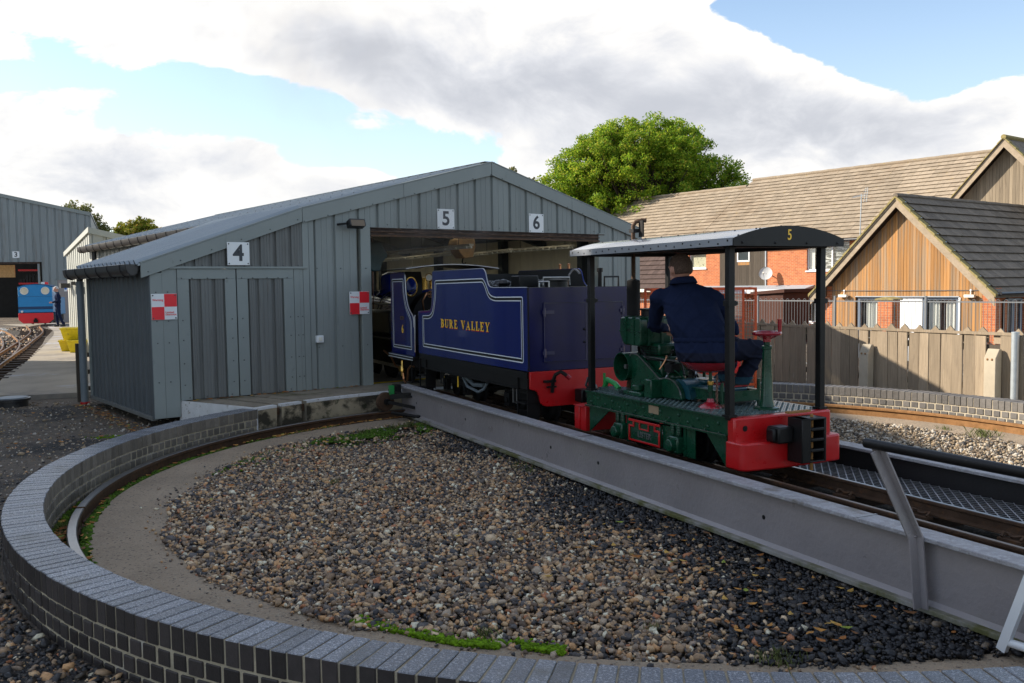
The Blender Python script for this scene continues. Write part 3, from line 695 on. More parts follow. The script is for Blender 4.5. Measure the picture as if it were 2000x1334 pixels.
mh.part('lid', MB().lathe((0, 0, .1405), (0, 0, 1), [(.205, 0), (.205, .006), (.19, .008)], 28), M['pipe_grey'])

# ---- gravel in the pit
rng = np.random.default_rng(5)
def in_bridge(x, y, m=.0):
    u = x * math.cos(BR.a - 0) + y * math.sin(BR.a); return (u > -.80 - m) & (u < .90 + m)
def pit_gravel():
    N = 150000
    r = 3.90 * np.sqrt(rng.uniform(0, 1, N)); a = rng.uniform(0, 2 * pi, N); x = r * np.cos(a); y = r * np.sin(a)
    u = x * math.cos(BR.a) + y * math.sin(BR.a); v = -x * math.sin(BR.a) + y * math.cos(BR.a)
    right = (u > .88) & (u < 4)
    keep = ((u < -.62) | right)
    keep &= ~(right & (rng.uniform(0, 1, N) < .45))
    # mossy bare strip on the far side, thin edge
    far = (r > 3.25 + .25 * np.sin(a * 7)) & (np.abs(a - rad(135)) < .33)
    keep &= ~(far & (rng.uniform(0, 1, N) < .8))
    keep &= (r < 3.86 + .03 * np.sin(a * 5 + 1) + .02 * np.sin(a * 23))
    x, y, r, u, v = x[keep], y[keep], r[keep], u[keep], v[keep]
    n = len(x); size = rng.lognormal(math.log(.0121), .34, n).clip(.006, .030)
    layer = rng.uniform(0, 1, n); z = -.30 + layer * .024 + .012 * np.sin(x * 2.1) * np.cos(y * 1.7)
    xyz = np.stack([x, y, z], 1)
    wet = (-u - .70) / 1.0 + .25 * np.sin(v * 2.3) + rng.normal(0, .22, n)
    lim = np.interp(v, [-4, -2, -.5, 1, 2.5], [.95, .75, .40, .20, .12])
    oily = (u < 0) & (wet < lim)
    dry = (u > 0)
    for nm, sel, mt in (('gravel', ~oily & ~dry, 'pebble'), ('oily_gravel', oily, 'pebble_oily'), ('dry_gravel', dry, 'pebble_dry')):
        vv, ff = stones(xyz[sel], size[sel], rng); numpy_obj(nm, vv, ff, M[mt], fr=PC)
    return None
pit_gravel()
def gravel_bed():
    mb = MB(); n = 120; rs = [0, 1, 2, 3, 3.5, 3.74, 3.86]; vs = []; fs = []
    for r in rs:
        for j in range(n):
            a = 2 * pi * j / n; x, y = r * math.cos(a), r * math.sin(a); vs.append((x, y, -.312 + .012 * math.sin(x * 2.1) * math.cos(y * 1.7)))
    for i in range(len(rs) - 1):
        for j in range(n): fs.append((i * n + j, (i + 1) * n + j, (i + 1) * n + (j + 1) % n, i * n + (j + 1) % n))
    solo('gravel_bed', mb.add(vs, fs), M['dirt'], PC, kind='structure', auto=80)
gravel_bed()
def yard_gravel():
    N = 42000
    # outside the near wall, denser close to the camera
    a = rng.uniform(rad(150), rad(262), N); r = 4.80 + 2.4 * rng.uniform(0, 1, N) ** 1.6
    x = r * np.cos(a); y = r * np.sin(a)
    dens = np.interp(np.degrees(a), [150, 185, 205, 225, 262], [.10, .16, .45, .95, 1.0])
    keep = rng.uniform(0, 1, N) < dens
    x, y, r, a = x[keep], y[keep], r[keep], a[keep]; n = len(x)
    size = rng.lognormal(math.log(.0088), .5, n).clip(.003, .034) * np.interp(np.degrees(a), [150, 200, 262], [.7, .9, 1.15])
    z = np.array([ground_h(px + CX, py + CY) for px, py in zip(x, y)]) + rng.uniform(-.3, .45, n) * size
    dark = rng.uniform(0, 1, n) < np.interp(np.degrees(a), [150, 195, 230, 262], [.55, .7, .55, .5])
    xyz = np.stack([x, y, z], 1)
    for nm, sel, mt in (('yard_gravel', ~dark, 'pebble'), ('dark_yard_gravel', dark, 'pebble_oily')):
        vv, ff = stones(xyz[sel], size[sel], rng, flat=.55, rough=.26); numpy_obj(nm, vv, ff, M[mt], fr=PC)
    a = rng.uniform(rad(140), rad(275), 200); r = 3.86 + np.abs(rng.normal(0, .08, 200)); r = np.minimum(r, 4.3)
    vv, ff = stones(np.stack([r * np.cos(a), r * np.sin(a), np.full(200, -.284)], 1), rng.uniform(.004, .013, 200), rng); numpy_obj('stray_stones', vv, ff, M['pebble'], fr=PC)
    # sparse chips over the yard beside the shed
    N = 7000; x = rng.uniform(-9.5, -2.6, N); y = rng.uniform(6.5, 12.9, N); n = N
    keep = np.hypot(x - CX, y - CY) > 4.85; x, y = x[keep], y[keep]; n = len(x)
    size = rng.lognormal(math.log(.010), .4, n).clip(.004, .03)
    z = np.array([ground_h(px, py) for px, py in zip(x, y)]) + rng.uniform(-.3, .4, n) * size
    vv, ff = stones(np.stack([x, y, z], 1), size, rng); numpy_obj('stone_chips', vv, ff, M['pebble_dry'])
    # ballast right of the bridge outside, at the fence foot
    N = 3500; a = rng.uniform(rad(0), rad(66), N); r = rng.uniform(4.8, 5.9, N); x = r * np.cos(a) + CX; y = r * np.sin(a) + CY
    z = np.array([ground_h(px, py) for px, py in zip(x, y)])
    vv, ff = stones(np.stack([x, y, z], 1), rng.uniform(.01, .03, N), rng); numpy_obj('wall_foot_gravel', vv, ff, M['pebble_dry'])
yard_gravel()

# ---- moss, grass, leaves
def lumps(name, pts, smin, smax, mat, flat=.5, fr=PC):
    pts = np.array(pts); n = len(pts); size = rng.uniform(smin, smax, n)
    vv, ff = stones(pts, size, rng, flat=flat, rough=.15); numpy_obj(name, vv, ff, mat, fr=fr, smooth=True)
def moss_points():
    pts = []
    for i in range(15000):        # beside the ring rail, left side
        a = rad(rng.uniform(138, 216)); side = rng.uniform()
        w = max(0, noise.noise(Vector((math.cos(a) * 9, math.sin(a) * 9, side > .62))) + .42 + .25 * (160 < math.degrees(a) < 208))
        if rng.uniform() > w: continue
        r = rng.uniform(4.447, 4.545) if side < .62 else rng.uniform(4.325, 4.366) - .03 * rng.uniform() * (190 < math.degrees(a) < 212)
        pts.append((r * math.cos(a), r * math.sin(a), -.312 + rng.uniform(0, .026)))
    lumps('moss', pts, .009, .021, M['moss'])
    pts = []
    for i in range(3800):        # green strip on the far gravel edge
        a = rad(rng.normal(137, 11)); r = 3.76 - abs(rng.normal(0, .22)) - .1 * max(0, math.sin(a * 31)); u = r * math.cos(a - BR.a)
        if u > -.75: continue
        if noise.noise(Vector((r * math.cos(a) * 4, r * math.sin(a) * 4, 0))) < -.12: continue
        pts.append((r * math.cos(a), r * math.sin(a), -.292 + rng.uniform(0, .012)))
    for i in range(500):
        a = rad(rng.normal(163, 5)); r = 3.80 - abs(rng.normal(0, .05)); pts.append((r * math.cos(a), r * math.sin(a), -.292 + rng.uniform(0, .01)))
    lumps('green_moss', pts, .008, .020, M['moss'])
    pts = []
    for i in range(2600):        # bright strip on the near edge
        t = rng.uniform(); a = rad(239 + 16 * t); r = 3.845 - abs(rng.normal(0, .035)) - .03 * t * math.sin(t * 9)
        if noise.noise(Vector((r * math.cos(a) * 7, r * math.sin(a) * 7, 2))) < -.25: continue
        pts.append((r * math.cos(a), r * math.sin(a), -.288 + rng.uniform(0, .014)))
    lumps('bright_moss', pts, .006, .014, M['moss_bright'])
    pts = []
    for i in range(500):         # yard patch near the shed corner
        p = rng.normal(0, 1, 2); pts.append((-4.05 + p[0] * .22 - CX, 9.8 + p[1] * .07 - CY, -.283 + rng.uniform(0, .004)))
    lumps('yard_moss', pts, .006, .016, M['moss_bright'], flat=.3)
    pts = []
    for i in range(260):         # seen between the bridge rails
        p = rng.normal(0, 1, 2); u, v = .0 + p[0] * .05, -3.0 + p[1] * .12; q = BR.x * u + BR.y * v; pts.append((q.x, q.y, -.29 + rng.uniform(0, .03)))
    for i in range(120):
        p = rng.normal(0, 1, 2); u, v = .0 + p[0] * .04, -2.35 + p[1] * .05; q = BR.x * u + BR.y * v; pts.append((q.x, q.y, -.29 + rng.uniform(0, .03)))
    lumps('moss_under_bridge', pts, .010, .022, M['moss_bright'])
moss_points()
def blades(name, centres, mat, fr=PC, hmax=.07, n_each=40, spread=.06, z=-.285, kind='stuff', label=None, cat=None):
    vs = []; fs = []
    for (cx, cy, k) in centres:
        for i in range(int(n_each * k)):
            a = rng.uniform(0, 2 * pi); r = abs(rng.normal(0, spread * k)); x, y = cx + r * math.cos(a), cy + r * math.sin(a)
            h = hmax * k * rng.uniform(.4, 1); b = rng.uniform(0, 2 * pi); ln = rng.uniform(.2, .8) * h; w = .0022 + .0015 * rng.uniform()
            dx, dy = math.cos(b), math.sin(b); o = len(vs)
            vs += [(x - dy * w, y + dx * w, z), (x + dy * w, y - dx * w, z), (x + dx * ln * .5, y + dy * ln * .5, z + h * .7), (x + dx * ln, y + dy * ln, z + h)]
            fs += [(o, o + 1, o + 2), (o, o + 2, o + 3)]
    return numpy_obj(name, np.array(vs, float), np.array(fs), mat, fr=fr, kind=kind, label=label, cat=cat)
def gpx(x, y):   # centre-relative ground point from pixel of the 2000 px photograph (z = -.29)
    return None
GR = []
for a, r, k in ((rad(268.5), 3.80, 1.1), (rad(260.6), 3.45, .5), (rad(275), 3.72, .5), (rad(185), 2.67, .9), (rad(172), 2.5, .7), (rad(120), 3.0, .8), (rad(131), 3.62, 1.3), (rad(135), 3.6, 1.2), (rad(128), 3.5, 1.2), (rad(141), 3.66, 1.0), (rad(283), 3.3, .5), (rad(286), 3.62, .5), (rad(200), 4.50, 1.1), (rad(205), 4.5, .9), (rad(24), 3.9, 1.6), (rad(31), 3.95, .8), (rad(249), 3.72, .9)):
    GR.append((r * math.cos(a), r * math.sin(a), k))
blades('grass', GR, M['grass'], n_each=70, hmax=.055)
blades('bridge_side_weeds', [((BR.x * u + BR.y * v).x, (BR.x * u + BR.y * v).y, k) for u, v, k in ((-.86, .9, .9), (-.9, .6, 1.0), (-.84, 1.3, .7), (-.95, .75, .7))], M['grass'], n_each=30)
blades('shed_foot_weeds', [(-5.55 - CX, 13.2 - CY, 1.3), (-5.9 - CX, 13.6 - CY, 2.2), (-6.05 - CX, 14.1 - CY, 2.6)], M['fallen'], n_each=30, z=-.2, hmax=.10)
def leaves(name, pts, mat, smin=.016, smax=.034, fr=PC):
    vs = []; fs = []
    for (x, y, z) in pts:
        s = rng.uniform(smin, smax); a = rng.uniform(0, 2 * pi); t = rng.uniform(-.5, .5); c, sn = math.cos(a), math.sin(a); w = s * rng.uniform(.3, .55); h1, h2 = rng.uniform(.0, .35) * s, rng.uniform(.1, .5) * s; o = len(vs)
        def q(u, v, zz): return (x + c * u - sn * v, y + sn * u + c * v, z + zz)
        vs += [q(-s, 0, h2), q(-s * .3, w, .003), q(s * .5, w * .8, h1), q(s, 0, h2), q(s * .5, -w * .8, h1 * .6), q(-s * .3, -w, .004)]
        fs += [(o, o + 1, o + 2), (o, o + 2, o + 3), (o, o + 3, o + 4), (o, o + 4, o + 5), (o, o + 5, o)][:4]
    f = np.array([t_ for t_ in fs]); numpy_obj(name, np.array(vs, float), f, mat, fr=fr)
LP = []
for i in range(260):
    a = rad(rng.uniform(110, 150)); LP.append((rng.uniform(4.27, 4.37) * math.cos(a), 0, 0)); r = rng.uniform(4.29, 4.36); LP[-1] = (r * math.cos(a), r * math.sin(a), -.285)
for i in range(90):
    a = rad(rng.uniform(150, 214)); r = rng.choice([rng.uniform(4.31, 4.36), rng.uniform(4.45, 4.53)]); LP.append((r * math.cos(a), r * math.sin(a), -.28))
for i in range(40):
    a = rad(rng.normal(203, 1.6)); r = rng.uniform(4.44, 4.53); LP.append((r * math.cos(a), r * math.sin(a), -.275))
for i in range(120):             # on the oily stones by the bridge
    u, v = rng.uniform(-1.75, -.82), rng.uniform(-3.4, -1.2); q = BR.x * u + BR.y * v
    if math.hypot(q.x, q.y) < 3.8: LP.append((q.x, q.y, -.262 + rng.uniform(-.008, .01)))
for i in range(60):
    r = 3.8 * math.sqrt(rng.uniform()); a = rad(rng.uniform(150, 290)); LP.append((r * math.cos(a), r * math.sin(a), -.262))
leaves('fallen_leaves', LP, M['fallen'])
LP = []
for i in range(320):             # along the foot of the shed side and front
    k = rng.uniform()
    if k < .55: q = SH.x * rng.uniform(-2.75, -2.53) + SH.y * rng.uniform(5.3, 8.4); z = -.275
    elif k < .8: q = SH.x * rng.uniform(-2.5, -2.2) + SH.y * (5.36 - abs(rng.normal(0, .08))); z = -.27
    else: q = SH.x * rng.uniform(-2.1, .1) + SH.y * (5.38 - abs(rng.normal(0, .04))); z = .016
    LP.append((q.x, q.y, z))
for i in range(140): LP.append((rng.uniform(-7.5, -3.2) - CX, rng.uniform(8.5, 12.5) - CY, -.275))
LP = [p for p in LP if math.hypot(p[0], p[1]) > 4.85 or p[2] > 0]
leaves('shed_foot_leaves', LP, M['fallen'])
# ---------------------------------------------------------------- turntable bridge
TB = Thing('turntable', 'long grey girder turntable bridge carrying rails across the gravel pit', 'turntable', BR, (.04, 0, -.29))
XN, XF = -.71, .79
def girder(xc, m_side, m_in, top_m, y0, y1, outer):
    g = MB()
    g.mi(0).box(xc - .012, y0, -.232, xc + .012, y1, .078)
    o = TB.part('girder', g, [M[m_side]], auto=30)
    t = MB().box(xc - .07, y0, .078, xc + .07, y1, .100); TB.part('top_flange', t, M[top_m], parent=o, bevel=.004)
    b = MB().box(xc - .07, y0, -.262, xc + .07, y1, -.236); TB.part('bottom_flange', b, M['algae'], parent=o, bevel=.004)
    fl = MB()
    for sd in (-1, 1):      # rolled fillets
        fl.prism([(xc + sd * .012, -.2355), (xc + sd * .032, -.2355), (xc + sd * .012, -.214)], 'y', y0 + .002, y1 - .002)
        fl.prism([(xc + sd * .012, .0775), (xc + sd * .030, .0775), (xc + sd * .012, .060)], 'y', y0 + .002, y1 - .002)
    TB.part('fillet', fl, M[m_side], parent=o)
    return o
gn = girder(XN, 'girder', 'girder', 'girder_top', -4.45, 4.42, True)
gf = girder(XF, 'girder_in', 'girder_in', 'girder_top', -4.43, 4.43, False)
for y in (-2.14, -.26, .52, 2.40, 3.9):
    h = MB().cyl((XN - .0135, y, -.078), (XN - .0128, y, -.078), .014, 12); TB.part('bolt_hole', h, M['black'], parent=gn)
wl = MB()
for y in (-.05, 2.9, -2.9): wl.box(XN - .069, y - .006, .1002, XN + .069, y + .006, .1035)
TB.part('weld_seam', wl, M['steel'], parent=gn)
# running rails on the bridge
def flat_rail(y0, y1, xc, z_top, mat, hm):
    p = [(-.0325, -.082), (.0325, -.082), (.0325, -.074), (.006, -.066), (.006, -.024), (.018, -.017), (.018, -.003), (.013, 0), (-.013, 0), (-.018, -.003), (-.018, -.017), (-.006, -.024), (-.006, -.066), (-.0325, -.074)]
    return MB().prism([(xc + a, z_top + b) for a, b in p], 'y', y0, y1)
for xc in (-.232, .192):
    r = TB.part('rail', flat_rail(-4.48, 4.48, xc, 0, None, None), M['rust'], auto=35)
    TB.part('rail_head', MB().box(xc - .0125, -4.47, -.0005, xc + .0125, 4.47, .0015), M['rail_dull'] if xc < 0 else M['rail_head'], parent=r)
clip = MB()
def clip_path(cx, cy):
    return [(cx - .015, cy - .055, -.066), (cx + .01, cy - .06, -.045), (cx + .022, cy - .035, -.052), (cx + .004, cy - .01, -.058), (cx + .004, cy + .01, -.058), (cx + .022, cy + .035, -.052), (cx + .01, cy + .06, -.045), (cx - .015, cy + .055, -.066)]
ys = [-4.3 + .6 * i for i in range(15)]
for y in [-4.31, -3.71, -3.11, -2.52, -1.93, -1.33, -.73, -.13, .47, 1.07, 1.67, 2.27, 2.87, 3.47, 4.07]:
    b = TB.part('cross_beam', MB().box(XN + .013, y - .06, -.17, XF - .013, y + .06, -.1), M['timber_dark'])
    pl = TB.part('base_plate', MB().box(.10, y - .07, -.0985, .155, y + .07, -.083), M['rust'], parent=b)
    c = MB().tube([(p[0] - .02, p[1], p[2] - .012) for p in clip_path(.15, y)], .0085, 6); TB.part('rail_clip', c, M['rust'], parent=b)
st = MB()
for xc in (-.232, .192): st.box(xc - .06, -4.4, -.24, xc + .06, 4.4, -.172)
TB.part('stringers', st, M['black_matt'])
# expanded mesh walkway
def walkway():
    mb = MB(); x0, x1, z = .235, .718, -.045; L = 4.35; sx, sy = .034, .075
    rows = int((x1 - x0) / sx)
    for i in range(rows):
        xa = x0 + i * sx
        y = -L
        while y < 1.2:
            o = (i % 2) * sy / 2
            for sgn in (0, 1):
                ya, yb = y + o + sgn * sy / 2, y + o + (sgn + 1) * sy / 2
                xa2, xb2 = (xa, xa + sx) if sgn == 0 else (xa + sx, xa)
                d = Vector((xb2 - xa2, yb - ya, 0)).normalized(); n = Vector((-d.y, d.x, 0)) * .0040
                P0, P1 = Vector((xa2, ya, z)), Vector((xb2, yb, z + .004))
                mb.add([P0 - n, P1 - n, P1 + n, P0 + n, P0 - n + Vector((0, 0, -.006)), P1 - n + Vector((0, 0, -.006))], [(0, 1, 2, 3), (0, 4, 5, 1)])
            y += sy
    TB.part('walkway_mesh', mb, M['mesh'], auto=0, kind='stuff')
    fr = MB().box(.22, -.015, -.085, .76, .015, -.053).mesh('walkway_bearer'); mats_to(fr, M['black_matt']); fixn(fr)
    for y in np.arange(-4.3, 4.3, .6): TB.inst('walkway_bearer', fr, (TB.org[0], TB.org[1] + y, TB.org[2]))
walkway()
# push rail with its angle-iron bracket
def push_rail():
    b = MB()
    p0, p1, p2 = Vector((-.783, -3.30, -.236)), Vector((-.788, -3.27, .10)), Vector((-.99, -3.225, .525))
    for a, c in ((p0, p1), (p1, p2)):
        d = (c - a).normalized(); side = Vector((0, 1, 0)); nrm = d.cross(side).normalized()
        b.obox((a + c) / 2, d * ((c - a).length / 2 + .004), side * .040, nrm * .004)
        b.obox((a + c) / 2 + side * -.002 + nrm * .026, d * ((c - a).length / 2 + .003), side * .004, nrm * .026)
    o = TB.part('push_rail', MB().tube([(-1.005, -3.165, .545), (-1.005, -4.9, .548)], .0235, 16), M['black'], auto=50)
    TB.part('bracket', b, M['girder'], parent=o)
    TB.part('weld', MB().ell((-.80, -3.255, .098), (.016, .03, .010), 8, 6), M['girder'], parent=o)
push_rail()
lev = MB().beam((-.85, -3.765, -.262), (-.85, -3.885, .09), .026, .04, up=(0, 1, 0))
lv = TB.part('locking_lever', lev, M['white_pvc'])
TB.part('lever_tube', MB().cyl((-.845, -3.775, -.222), (-.845, -4.3, -.20), .018, 12), M['white_pvc'], parent=lv)
# end carriage: wheel, bracket, green buffer box
wh = Vector((-.985, 4.29, -.085))
rdir = Vector((math.cos(math.atan2(4.29, -.985)), math.sin(math.atan2(4.29, -.985)), 0))
wb = TB.part('end_wheel', MB().lathe(wh - rdir * .032, rdir, [(.035, 0), (.085, .0), (.112, .004), (.115, .012), (.115, .05), (.108, .058), (.085, .06), (.078, .046), (.04, .046), (.036, .066), (.0, .066)], 28, caps=False), M['rust'])
TB.part('hub', MB().lathe(wh - rdir * .075, rdir, [(.0, 0), (.034, 0), (.038, .02), (.038, .05)], 16), M['black'], parent=wb)
ar = MB().beam(wh + Vector((.05, -.06, .06)), (-.70, 4.10, .0), .05, .06).beam(wh + Vector((.02, -.075, -.0)), (-.72, 3.95, -.14), .03, .035).beam((-.93, 4.30, .055), (-.72, 4.05, -.02), .025, .02)
TB.part('wheel_bracket', ar, M['black'])
TB.part('green_box', MB().box(-.935, 4.23, -.005, -.885, 4.30, .11), M['green_bright'])
TB.part('box_back', MB().box(-.884, 4.22, -.03, -.80, 4.32, .118), M['black'])
cw = MB().cyl((-.74, 3.75, -.225), (-.95, 4.13, -.205), .022, 10); TB.part('axle_tube', cw, M['black'])
# ---------------------------------------------------------------- engine shed
def z_annex(x): return 1.613 + .352 * (x + 2.577)
def z_main(x): return 2.294 + .2612 * (x + .644) if x < 2.296 else 3.062 - .2873 * (x - 2.296)
FY = 5.40
S = Thing('engine_shed', 'grey ribbed steel engine shed with open doors and a lean-to, smoke inside', 'shed', SH, (1.4, 5.4, 0))
def clad(x0, x1, z0, zt, y=FY, depth=.030, gv=.028, sl=.014, lines=2, axis='y', back=.042, sgn=1):
    """one pan of cladding with a half groove at each edge; zt = height function of x (or a number)"""
    f = zt if callable(zt) else (lambda x: zt)
    w = x1 - x0; pr = [(x0, depth), (x0 + gv * .5, depth), (x0 + gv * .5 + sl, 0)]
    xa, xb = x0 + gv * .5 + sl, x1 - gv * .5 - sl
    for k in range(lines):
        c = xa + (xb - xa) * (k + 1) / (lines + 1); pr += [(c - .006, 0), (c - .002, .004), (c + .002, .004), (c + .006, 0)]
    pr += [(xb, 0), (x1 - gv * .5, depth), (x1, depth), (x1, back), (x0, back)]
    n = len(pr); vs = []
    for k in (0, 1):
        for (x, d) in pr:
            z = z0 if k == 0 else f(x)
            vs.append((x, y + d * sgn, z) if axis == 'y' else (y + d * sgn, x, z))
    fs = [(i, (i + 1) % n, n + (i + 1) % n, n + i) for i in range(n)] + [tuple(range(n))[::-1], tuple(range(n, 2 * n))]
    return MB().add(vs, fs)
# front wall, main gable
ribs = [-.56, -.485, -.209, .135, .424, .7465, 1.077, 1.393, 1.708, 2.007, 2.305, 2.631, 2.935, 3.24, 3.543, 3.843, 4.118, 4.42, 4.71, 5.0, 5.29]
LINT = 2.085
fw = S.part('front_wall', MB().box(.30, FY + .05, LINT, 4.40, FY + .12, 2.13), M['clad'])
for a, b in zip(ribs[:-1], ribs[1:]):
    zt = lambda x: z_main(x) - .10
    if b <= .2: z0 = .014
    elif a >= 4.40: z0 = -.1
    else: z0 = LINT
    gv = .028 if (b - a) > .12 else .004
    S.part('cladding_panel', clad(a, b, z0, zt, gv=gv, sl=.014 if gv > .01 else .002, lines=2 if (b - a) > .12 else 0), M['clad'], parent=fw, auto=25)
S.part('door_jamb', MB().box(.165, FY - .022, .010, .308, FY + .10, LINT + .02), M['trim'], parent=fw, bevel=.004)
S.part('door_jamb', MB().box(4.382, FY - .022, -.05, 4.52, FY + .10, LINT + .02), M['trim'], parent=fw, bevel=.004)
S.part('corner_flashing', MB().box(-.645, FY - .012, .014, -.565, FY + .05, 2.2), M['trim'], parent=fw, bevel=.003)
S.part('corner_flashing', MB().box(5.22, FY - .012, -.3, 5.312, FY + .09, 2.1), M['trim'], parent=fw, bevel=.003)
# door head track: sooty hanger rail
tr = MB().box(.31, FY - .03, LINT - .012, 4.50, FY + .10, LINT).box(.31, FY - .015, LINT - .105, 4.40, FY + .095, LINT - .013)
S.part('door_track', tr, M['soot_rust'], parent=fw)
tr2 = MB().box(.31, FY - .03, LINT - .118, 4.40, FY - .017, LINT - .095).box(.31, FY - .03, LINT - .06, 4.40, FY - .017, LINT - .05)
S.part('track_lip', tr2, M['rust'], parent=fw)
# verge trims
def verge(pts, drop, y=FY - .035, lab='verge_trim', mat='trim', th=.03):
    up = pts; dn = [(x, z - drop) for x, z in pts[::-1]]
    S.part(lab, MB().prism(up + dn, 'y', y, y + th), M[mat], bevel=.003)
    cap = MB()
    for (a, b) in zip(pts[:-1], pts[1:]): cap.prism([(a[0], a[1] + .002), (b[0], b[1] + .002), (b[0], b[1] + .016), (a[0], a[1] + .016)], 'y', y - .004, y + .16)
    S.part('verge_capping', cap, M[mat])
def split(a, b, n): return [(a[0] + (b[0] - a[0]) * i / n, a[1] + (b[1] - a[1]) * i / n) for i in range(n + 1)]
for p, q in zip(split((-2.60, z_annex(-2.60)), (-.648, z_annex(-.648)), 2)[:-1], split((-2.60, z_annex(-2.60)), (-.648, z_annex(-.648)), 2)[1:]): verge([p, q], .165)
for p, q in zip(split((-.642, z_main(-.642)), (2.29, z_main(2.29)), 2)[:-1], split((-.642, z_main(-.642)), (2.29, z_main(2.29)), 2)[1:]): verge([p, (q[0] - .003, q[1])], .18)
for p, q in zip(split((2.296, z_main(2.297)), (5.34, z_main(5.34)), 2)[:-1], split((2.296, z_main(2.297)), (5.34, z_main(5.34)), 2)[1:]): verge([p, (q[0] - .003, q[1])], .18)
# lean-to front with the doors of road 4
af_ = S.part('lean_to_front', MB().box(-2.48, FY + .05, -.15, -.66, FY + .09, 1.50), M['clad_dark'])
S.part('corner_flashing', MB().box(-2.502, FY - .010, -.165, -2.372, FY + .05, 1.50), M['trim'], parent=af_, bevel=.003)
S.part('corner_flashing', MB().box(-2.371, FY - .006, -.165, -2.205, FY + .05, 1.55), M['trim'], parent=af_, bevel=.003)
xs = [-2.205 + .1995 * i for i in range(9)]; xs[-1] = -.62
for a, b in zip(xs[:-1], xs[1:]): S.part('cladding_panel', clad(a, b, 1.572, lambda x: z_annex(x) - .10, gv=.034, sl=.008, lines=3, depth=.026), M['clad_dark'], parent=af_, auto=25)
S.part('head_flashing', MB().box(-2.29, FY - .03, 1.545, -.60, FY + .04, 1.571), M['trim'], parent=af_, bevel=.002)
S.part('jamb_plate', MB().box(-.770, FY - .012, .014, -.695, FY + .05, 1.544), M['trim'], parent=af_, bevel=.003)
S.part('jamb_plate', MB().box(-.694, FY - .008, .014, -.648, FY + .05, 1.56), M['trim'], parent=af_, bevel=.003)
def leaf(x0, x1):
    d = S.part('door', MB().box(x0 + .003, FY + .028, .02, x1 - .003, FY + .045, 1.543), M['clad_dark'], parent=None)
    w = x1 - x0
    def fr(a, b, z0, z1, nm='door_frame'): S.part(nm, MB().box(a, FY - .014, z0, b, FY + .027, z1), M['trim'], parent=d, bevel=.003)
    fr(x0 + .004, x1 - .004, 1.425, 1.542); fr(x0 + .004, x0 + .135, .02, 1.424); fr(x1 - .135, x1 - .004, .02, 1.424)
    a, b = x0 + .136, x1 - .136; m = [a, a + .115, a + .115 + (b - a - .2) * .62, b]
    for p, q in zip([a, a + .12, b - .135], [a + .12, b - .135, b]): S.part('door_panel', clad(p, q, .025, 1.424, y=FY - .004, gv=.034, sl=.008, lines=2, depth=.026, back=.031), M['clad_dark'], parent=d, auto=25)
    return d
leaf(-2.204, -1.508); leaf(-1.502, -.772)
# bolts
bt = MB()
def bolt(x, z, y=FY - .014, r=.0085): bt.ell((x, y, z), (r, .006, r), 6, 4)
for x in (-2.44, -2.31): [bolt(x, z, FY - .012) for z in (1.28, .70, .25, .95)]
for x in (-2.15, -2.03, -1.85, -1.62, -1.44, -1.3, -1.12, -.98, -.86): bolt(x, 1.435, FY - .018)
for x in (-2.15, -1.57, -1.44, -.83, -.73, -.67): [bolt(x, z, FY - .018) for z in (.95, .45, .72, .2)]
for x in (-2.1, -1.9, -1.6, -1.2, -1.0, -.85): bolt(x, .05, FY - .018)
for i in range(8): bolt(-2.1 + .1995 * i, 1.588, FY - .004)
for x in (-.45, -.12, .23): [bolt(x, z, FY - .004 if x < .1 else FY - .026) for z in (1.55, .55)]
for i in range(13): bolt(.58 + .31 * i, LINT + .045, FY - .004)
for t in np.linspace(.04, .97, 6): bolt(-2.6 + 1.95 * t, z_annex(-2.6 + 1.95 * t) - .12, FY - .038)
for t in np.linspace(.0, 1, 10): bolt(-.62 + 2.9 * t, z_main(-.62 + 2.9 * t) - .165, FY - .038)
for t in np.linspace(.05, 1, 10): bolt(2.33 + 2.95 * t, z_main(2.33 + 2.95 * t) - .165, FY - .038)
S.part('bolt_heads', bt, M['bolt'], kind='stuff', auto=60)
# lean-to side
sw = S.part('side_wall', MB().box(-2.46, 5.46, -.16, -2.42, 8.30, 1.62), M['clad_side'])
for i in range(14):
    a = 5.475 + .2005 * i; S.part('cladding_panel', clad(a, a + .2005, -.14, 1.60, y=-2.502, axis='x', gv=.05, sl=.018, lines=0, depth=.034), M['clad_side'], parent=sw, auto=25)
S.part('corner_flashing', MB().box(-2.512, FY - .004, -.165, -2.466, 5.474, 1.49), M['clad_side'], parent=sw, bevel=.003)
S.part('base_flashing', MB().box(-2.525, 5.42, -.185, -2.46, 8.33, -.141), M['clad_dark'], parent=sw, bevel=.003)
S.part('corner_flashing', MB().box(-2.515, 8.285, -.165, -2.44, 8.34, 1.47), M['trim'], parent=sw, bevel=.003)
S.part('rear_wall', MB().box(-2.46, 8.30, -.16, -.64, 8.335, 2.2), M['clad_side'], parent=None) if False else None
bw = MB(); bw.prism([(-2.46, -.16), (-.64, -.16), (-.64, z_annex(-.64) - .06), (-2.46, z_annex(-2.46) - .02)], 'y', 8.302, 8.336); S.part('rear_wall', bw, M['clad_side'])
